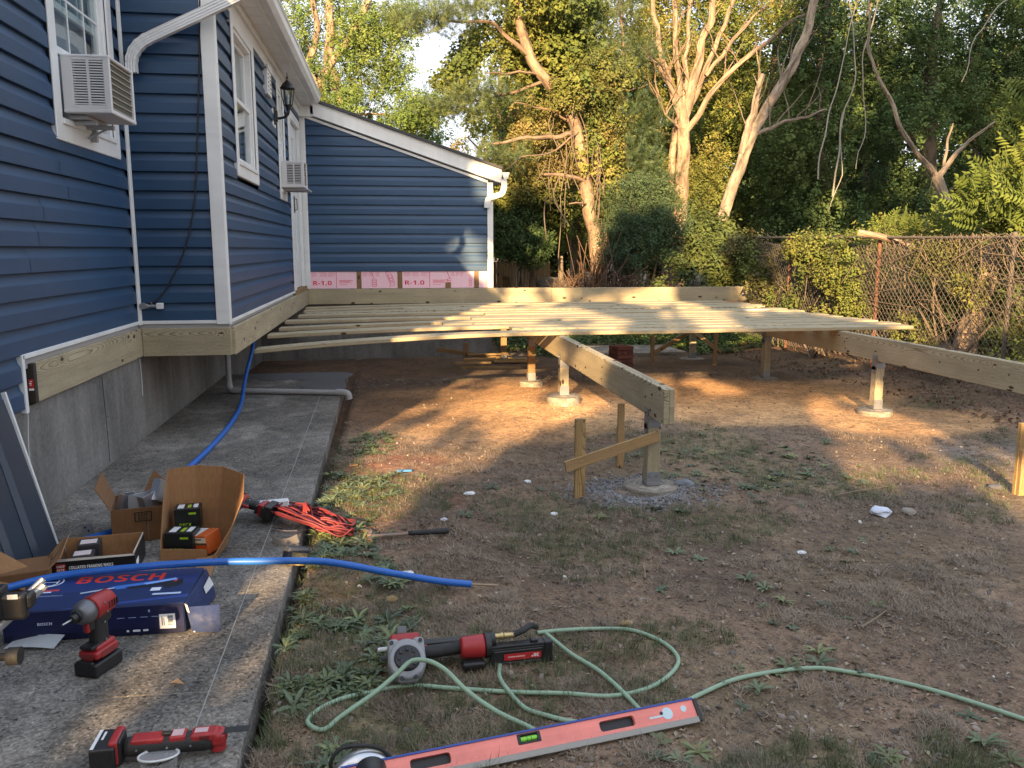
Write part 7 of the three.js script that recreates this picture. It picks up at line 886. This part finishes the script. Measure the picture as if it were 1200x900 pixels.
// pneumatic framing nailer
{
  const g0 = gh(0.25, -3.05), t = thing('nail_gun', 'red and black framing nailer with grey round head lying in the soil', 'nail gun', [0.03, g0, -3.02], 0.07);
  const gm = mat(0.25, 0.255, 0.265, 0.45);
  // round engine with its face tilted to the camera
  const tilt = (g) => g.rotateX(0.75).translate(0.0, 0.075, 0.04);
  lpart('engine', [tilt(new THREE.LatheGeometry([[0, -0.07], [0.062, -0.068], [0.070, -0.055], [0.073, 0.02], [0.070, 0.042], [0.060, 0.05], [0, 0.05]].map((p) => new THREE.Vector2(...p)), 32).scale(1, 1, 1.12)), tilt(rb(0.045, 0.05, 0.08, 0.016, -0.048, 0.018, -0.045, 3)), tilt(rb(0.045, 0.05, 0.08, 0.016, 0.048, 0.018, -0.045, 3)), tilt(rb(0.075, 0.05, 0.045, 0.018, 0, 0.014, 0.062, 3))], gm, t);
  lpart('engine_cap', [tilt(new THREE.LatheGeometry([[0, 0.058], [0.02, 0.058], [0.024, 0.062], [0.044, 0.062], [0.05, 0.054], [0.05, 0.045], [0, 0.045]].map((p) => new THREE.Vector2(...p)), 32)), ...[0, 1, 2, 3, 4, 5, 6, 7].map((k) => { const a = k / 8 * 6.283; return tilt(rb(0.012, 0.006, 0.02, 0.002, Math.cos(a) * 0.033, 0.064, Math.sin(a) * 0.033, 1)); })], blackM, t);
  lpart('screw', [[-0.055, -0.066], [0.055, -0.066], [-0.026, 0.073], [0.026, 0.073]].map(([x, z]) => tilt(cyl(0.008, 0.008, 0.006, x, 0.047, z, 'y', 10))), blackM, t);
  lpart('top_cover', [tilt(rb(0.115, 0.07, 0.06, 0.014, 0.0, -0.02, -0.085, 3)), rb(0.035, 0.025, 0.03, 0.008, 0.07, 0.095, -0.02, 3)], toolRed, t);
  lpart('nose', [tilt(rb(0.04, 0.09, 0.035, 0.008, -0.01, -0.04, -0.13, 3)), rod([-0.045, 0.06, -0.055], [-0.085, 0.035, -0.09], 0.011, 8)], mat(0.1, 0.1, 0.1, 0.5), t);
  lpart('nose_tip', rod([-0.05, 0.09, -0.06], [-0.10, 0.08, -0.075], 0.009, 8), softWhite, t);
  lpart('handle', [tube([[0.05, 0.085, -0.01], [0.12, 0.08, -0.02], [0.19, 0.078, -0.03], [0.22, 0.08, -0.03]], 0.025, 24, 14)], blackRubber, t);
  lpart('air_chamber', new THREE.LatheGeometry([[0, 0], [0.034, 0.001], [0.042, 0.012], [0.046, 0.085], [0.044, 0.1], [0, 0.1]].map((p) => new THREE.Vector2(...p)), 28).rotateZ(-Math.PI / 2).translate(0.215, 0.082, -0.02), toolRed, t);
  lpart('rear_cap', [cyl(0.049, 0.047, 0.022, 0.325, 0.082, -0.02, 'x', 28), cyl(0.03, 0.03, 0.02, 0.345, 0.10, -0.025, 'x', 20), rb(0.09, 0.03, 0.05, 0.012, 0.26, 0.03, 0.02, 3)], blackM, t);
  lpart('magazine', [rb(0.24, 0.066, 0.036, 0.006, 0.45, 0.046, 0.0, 3), rb(0.23, 0.012, 0.042, 0.004, 0.45, 0.083, -0.004, 2), rb(0.30, 0.014, 0.04, 0.004, 0.2, 0.092, -0.072, 2), rb(0.036, 0.088, 0.042, 0.006, 0.565, 0.048, 0.0, 2), rb(0.03, 0.02, 0.025, 0.005, 0.51, 0.092, 0.0, 2), rb(0.22, 0.02, 0.03, 0.004, 0.13, 0.06, -0.075, 2)], blackM, t);
  lpart('magazine_rail', [bx(0.345, 0.066, 0.018, 0.54, 0.069, 0.0192, 0), bx(0.345, 0.018, 0.018, 0.54, 0.020, 0.0192, 0)], mat(0.12, 0.12, 0.13, 0.35), t);
  lpart('label', sheet([0.385, 0.028, 0.0195], [0.535, 0.028, 0.0195], [0.535, 0.055, 0.0195], [0.385, 0.055, 0.0195], 0.001, 1), printed(256, 48, (g) => { g.fillStyle = '#b02a2e'; g.fillRect(0, 0, 256, 48); g.save(); g.translate(256, 48); g.rotate(Math.PI); g.fillStyle = '#f2e8e6'; g.font = 'bold 36px sans-serif'; g.fillText('30°', 14, 37); g.font = 'bold 15px sans-serif'; g.fillText('FRAMING NAILER', 110, 30, 120); g.restore(); }), t);
  lpart('coupler', [cyl(0.011, 0.011, 0.035, 0.372, 0.110, -0.03, 'x', 12), cyl(0.014, 0.014, 0.012, 0.385, 0.110, -0.03, 'x', 6), cyl(0.012, 0.010, 0.035, 0.412, 0.110, -0.03, 'x', 12), cyl(0.013, 0.013, 0.008, 0.43, 0.110, -0.03, 'x', 6)], new THREE.MeshStandardMaterial({ color: lin(0.55, 0.42, 0.2), metalness: 0.8, roughness: 0.4 }), t);
  lpart('hose_guard', tube([[0.43, 0.110, -0.03], [0.47, 0.118, -0.04], [0.52, 0.112, -0.09], [0.555, 0.08, -0.14]], 0.0125, 24, 10), blackRubber, t);
}
// spirit level
{
  const L = 1.22, a = V(-0.155, 0, -2.34), b = V(1.0, 0, -2.555), dir = b.clone().sub(a).normalize(), ang = Math.atan2(-dir.z, dir.x), t = thing('spirit_level', 'red box spirit level with blue edge lying on the soil', 'spirit level', [(a.x + b.x) / 2, gh(0.45, -2.45) + 0.012, (a.z + b.z) / 2], ang);
  const coral = worn(0.80, 0.235, 0.19, 0.65, 3, 3), hx = L / 2, H = 0.058, W = 0.024;   // lies tilted: web faces up and towards the camera
  const T = (g) => g.rotateX(-0.82).translate(0, 0.03, 0);
  const s = new THREE.Shape([[-hx, -H / 2], [hx, -H / 2], [hx, H / 2], [-hx, H / 2]].map((p) => new THREE.Vector2(...p)));
  const slot = (x0, x1, y0 = -0.017, y1 = 0.017) => { const p = new THREE.Path(), r = 0.012; p.moveTo(x0 + r, y0); p.lineTo(x1 - r, y0); p.quadraticCurveTo(x1, y0, x1, y0 + r); p.lineTo(x1, y1 - r); p.quadraticCurveTo(x1, y1, x1 - r, y1); p.lineTo(x0 + r, y1); p.quadraticCurveTo(x0, y1, x0, y1 - r); p.lineTo(x0, y0 + r); p.quadraticCurveTo(x0, y0, x0 + r, y0); return p; };
  s.holes.push(slot(0.245, 0.375), slot(-0.40, -0.27), slot(-0.045, 0.035, -0.004, 0.026));
  lpart('web', T(new THREE.ExtrudeGeometry(s, { depth: 0.016, bevelEnabled: false, curveSegments: 8 }).translate(0, 0, -0.008)), coral, t);
  lpart('edge', T(bx(-hx, H / 2, -W / 2, hx, H / 2 + 0.007, W / 2, 0.001)), mat(0.03, 0.06, 0.28, 0.45), t); lpart('edge', T(bx(-hx, -H / 2 - 0.02, -W / 2, hx, -H / 2, W / 2, 0.001)), new THREE.MeshStandardMaterial({ color: lin(0.30, 0.28, 0.25), metalness: 0.4, roughness: 0.6 }), t);
  lpart('slot_back', T(bx(0.24, -0.02, -0.0125, 0.38, 0.02, -0.0095, 0)), blackM, t); lpart('slot_back', T(bx(-0.405, -0.02, -0.0125, -0.265, 0.02, -0.0095, 0)), blackM, t);
  lpart('end_cap', T(rb(0.016, H + 0.02, W + 0.004, 0.004, hx + 0.006, -0.008, 0, 2)), blackM, t); lpart('end_cap', T(rb(0.016, H + 0.02, W + 0.004, 0.004, -hx - 0.006, -0.008, 0, 2)), blackM, t);
  const v = lpart('vial_holder', [T(bx(-0.044, -0.006, -0.009, 0.034, 0.0, 0.010, 0.001)), T(bx(-0.044, 0.022, -0.009, 0.034, 0.027, 0.010, 0.001)), T(bx(-0.045, -0.004, -0.009, -0.034, 0.026, 0.010, 0.001)), T(bx(0.024, -0.004, -0.009, 0.035, 0.026, 0.010, 0.001))], blackM, t);
  lpart('vial', T(cyl(0.008, 0.008, 0.056, -0.005, 0.011, 0.0, 'x', 14)), mat(0.22, 0.62, 0.05, 0.2), v); lpart('vial_line', [T(cyl(0.0083, 0.0083, 0.0015, -0.012, 0.011, 0.0, 'x', 14)), T(cyl(0.0083, 0.0083, 0.0015, 0.003, 0.011, 0.0, 'x', 14))], blackM, v);
  lpart('sticker', [T(cyl(0.02, 0.02, 0.0008, 0.50, 0.0, 0.0085, 'z', 20).scale(1, 1, 1)), T(bx(0.43, -0.008, 0.0081, 0.485, -0.002, 0.0088, 0)), T(cyl(0.011, 0.011, 0.0008, 0.565, 0.005, 0.0085, 'z', 16))], mat(0.5, 0.62, 0.66, 0.5), t);
  lpart('hang_hole', T(cyl(0.006, 0.006, 0.001, 0.478, 0.004, 0.0091, 'z', 14)), blackM, t);
}
// circular saw guard at the bottom edge
{
  const t = thing('circular_saw', 'rounded shiny saw guard with black cord at the bottom edge by the level', 'circular saw', [-0.115, gh(-0.1, -2.4), -2.40], 0.1);
  const g = new THREE.CylinderGeometry(0.098, 0.098, 0.045, 40, 1, false, -Math.PI / 2, Math.PI).rotateX(Math.PI / 2).rotateZ(Math.PI / 2); lpart('blade_guard', [new THREE.SphereGeometry(0.105, 32, 14, 0, 6.283, 0, Math.PI / 2).scale(1, 0.95, 0.5)], new THREE.MeshStandardMaterial({ color: lin(0.55, 0.55, 0.56), metalness: 0.85, roughness: 0.32 }), t);
  lpart('motor', [cyl(0.05, 0.045, 0.11, 0.02, 0.05, 0.09, 'z', 24), rb(0.16, 0.012, 0.2, 0.004, 0.02, 0.006, 0.04)], blackM, t);
  lpart('cord', tube([[-0.09, 0.02, -0.02], [-0.098, 0.075, 0.0], [-0.07, 0.115, 0.0], [-0.01, 0.118, 0.0], [0.05, 0.10, 0.0], [0.10, 0.05, 0.01], [0.13, 0.015, 0.03]], 0.0065, 50, 8), blackRubber, t);
}
// oscillating multi tool
{
  const t = thing('multi_tool', 'red and black oscillating multi tool with flat black blade, on the path', 'multi tool', [-0.72, 0, -2.53], 0.02);
  const R90 = (g) => g;
  lpart('body', [R90(new THREE.LatheGeometry([[0, 0], [0.028, 0.002], [0.031, 0.02], [0.029, 0.10], [0.031, 0.17], [0.033, 0.24], [0.03, 0.262], [0, 0.265]].map((p) => new THREE.Vector2(...p)), 20).rotateZ(-Math.PI / 2).translate(-0.13, 0.043, 0))], blackRubber, t);
  lpart('red_panel', [rb(0.10, 0.02, 0.05, 0.008, -0.06, 0.065, 0.0, 3), rb(0.05, 0.02, 0.05, 0.006, 0.03, 0.066, 0, 3), rb(0.085, 0.032, 0.056, 0.012, 0.11, 0.062, 0.0, 4)], toolRed, t);
  lpart('label', [bx(0.012, 0.0762, -0.018, 0.046, 0.077, 0.018, 0), bx(0.08, 0.0782, -0.012, 0.12, 0.0788, 0.014, 0)], mat(0.5, 0.35, 0.36, 0.5), t);
  for (let k = 0; k < 5; k++) lpart('vent', bx(0.098 + k * 0.006, 0.055, 0.0272, 0.101 + k * 0.006, 0.072, 0.0290, 0.0004), blackM, t);
  lpart('switch', rb(0.03, 0.012, 0.016, 0.004, -0.005, 0.0765, 0, 2), blackM, t);
  for (const x of [-0.09, 0.0, 0.07]) lpart('screw', cyl(0.0035, 0.0035, 0.003, x, 0.045, 0.0305, 'z', 10), steel, t);
  lpart('gear_head', [rb(0.05, 0.05, 0.058, 0.018, 0.15, 0.05, 0.0, 4), cyl(0.024, 0.024, 0.05, 0.148, 0.035, 0.0, 'y', 20)], toolRed, t);
  lpart('blade', [bx(0.17, 0.068, -0.016, 0.245, 0.0705, 0.016, 0.0006), bx(0.15, 0.068, -0.022, 0.17, 0.071, 0.022, 0.0006)], blackM, t);
  lpart('battery', [rb(0.075, 0.07, 0.12, 0.008, -0.185, 0.038, -0.005, 3), rb(0.03, 0.078, 0.075, 0.006, -0.148, 0.044, 0, 3)], blackM, t);
  lpart('battery_collar', [rb(0.03, 0.082, 0.10, 0.01, -0.155, 0.045, -0.008, 3)], toolRed, t);
  lpart('battery_print', [bx(-0.218, 0.0735, -0.058, -0.208, 0.0742, 0.05, 0), bx(-0.20, 0.0735, -0.045, -0.193, 0.0742, 0.0, 0)], softWhite, t);
}
{ const t = thing('clear_lid', 'round clear plastic lid rim at the bottom edge before the multi tool', 'lid', [-0.735, 0, -2.465]); lpart('rim', new THREE.TorusGeometry(0.058, 0.0035, 8, 48).rotateX(Math.PI / 2 - 0.25).translate(0, 0.045, 0), mat(0.6, 0.6, 0.58, 0.3), t); lpart('disc', new THREE.CylinderGeometry(0.057, 0.057, 0.002, 40).rotateX(-0.25).translate(0, 0.044, 0), new THREE.MeshPhysicalMaterial({ color: lin(0.75, 0.75, 0.75), transmission: 0.75, roughness: 0.2, thickness: 0 }), t); lpart('wall', new THREE.CylinderGeometry(0.057, 0.05, 0.045, 40, 1, true).translate(0, 0.022, 0), new THREE.MeshPhysicalMaterial({ color: lin(0.8, 0.8, 0.8), transmission: 0.8, roughness: 0.2, thickness: 0 }), t); }
// saw stand at the left edge: beam end, knob, aluminium rail, roller, leg
{
  const t = thing('saw_stand', 'saw stand end with black knob, silver rail and roller at the left edge', 'saw stand', [-1.27, 0, -2.64]), alu = new THREE.MeshStandardMaterial({ color: lin(0.62, 0.63, 0.65), metalness: 0.7, roughness: 0.35 });
  lpart('beam', rb(0.3, 0.085, 0.05, 0.004, -0.1, 0.50, 0.01), mat(0.72, 0.70, 0.66, 0.4), t); lpart('beam_cap', rb(0.03, 0.10, 0.065, 0.008, 0.055, 0.50, 0.01, 3), blackM, t);
  lpart('knob', [rb(0.075, 0.085, 0.04, 0.014, 0.10, 0.49, 0.02, 4), rb(0.05, 0.05, 0.05, 0.014, 0.125, 0.50, 0.0, 4)], blackM, t); lpart('knob_slot', bx(0.09, 0.52, 0.0405, 0.12, 0.535, 0.0412, 0), softWhite, t);
  lpart('rail', [rod([0.16, 0.52, -0.06], [-0.12, 0.27, 0.06], 0.016, 4), rod([0.145, 0.53, -0.09], [-0.14, 0.28, 0.03], 0.012, 4)], alu, t);
  lpart('roller', [cyl(0.028, 0.028, 0.035, 0.085, 0.325, 0.02, 'x', 20), cyl(0.012, 0.012, 0.16, 0.0, 0.325, 0.02, 'x', 12)], blackRubber, t); lpart('leg', tube([[-0.02, 0.36, 0.05], [0.0, 0.2, 0.05], [-0.03, 0.0, 0.06]], 0.018, 20, 10), blackM, t); lpart('yellow_stop', rb(0.04, 0.03, 0.03, 0.004, -0.02, 0.435, 0.0), mat(0.4, 0.34, 0.04, 0.5), t);
  lpart('leg', tube([[-0.2, 0.45, 0.05], [-0.28, 0.2, 0.1], [-0.3, 0.0, 0.12]], 0.018, 20, 10), blackM, t);
}
solo('plastic_sheet', sheet([-1.56, 0.004, -3.36], [-1.36, 0.006, -3.33], [-1.34, 0.03, -3.40], [-1.54, 0.012, -3.44], 0.001, 6, 0.008), new THREE.MeshPhysicalMaterial({ color: lin(0.7, 0.72, 0.74), transmission: 0.5, roughness: 0.35, thickness: 0 }), 'scrap of clear plastic film below the left end of the blue tool box', 'plastic film');
// repeats of a kind share a group
const GROUPS = { deck_post: 'square timber posts under the beams', concrete_footing: 'round concrete footings under the posts', deck_joist: 'loose joists lying flat across the beams', deck_beam: 'double timber beams on posts', stake: 'stakes driven into the soil round the posts', brace: 'braces nailed between stakes and posts', hanging_vine: 'bare vines hanging before the dark wood', impact_driver: 'red and black impact drivers', joist_hanger: 'galvanised joist hangers', fastener_box: 'black and green fastener boxes in the large carton', air_conditioner: 'window air conditioners of the house', pine_sapling: 'thin pine poles beside the big pine', twig: 'dry twigs lying in the yard', paper_scrap: 'white scraps of litter in the yard', wood_chip: 'wood chips in the yard', rock: 'pale rocks far behind the deck', added_shade_tree: 'unseen trees added behind the viewer for shade' };
for (const o of scene.children) { const g = GROUPS[o.name.replace(/_\d+$/, '')]; if (g && o.userData.category && !o.userData.group) o.userData.group = g; }
renderer.render(scene, camera);
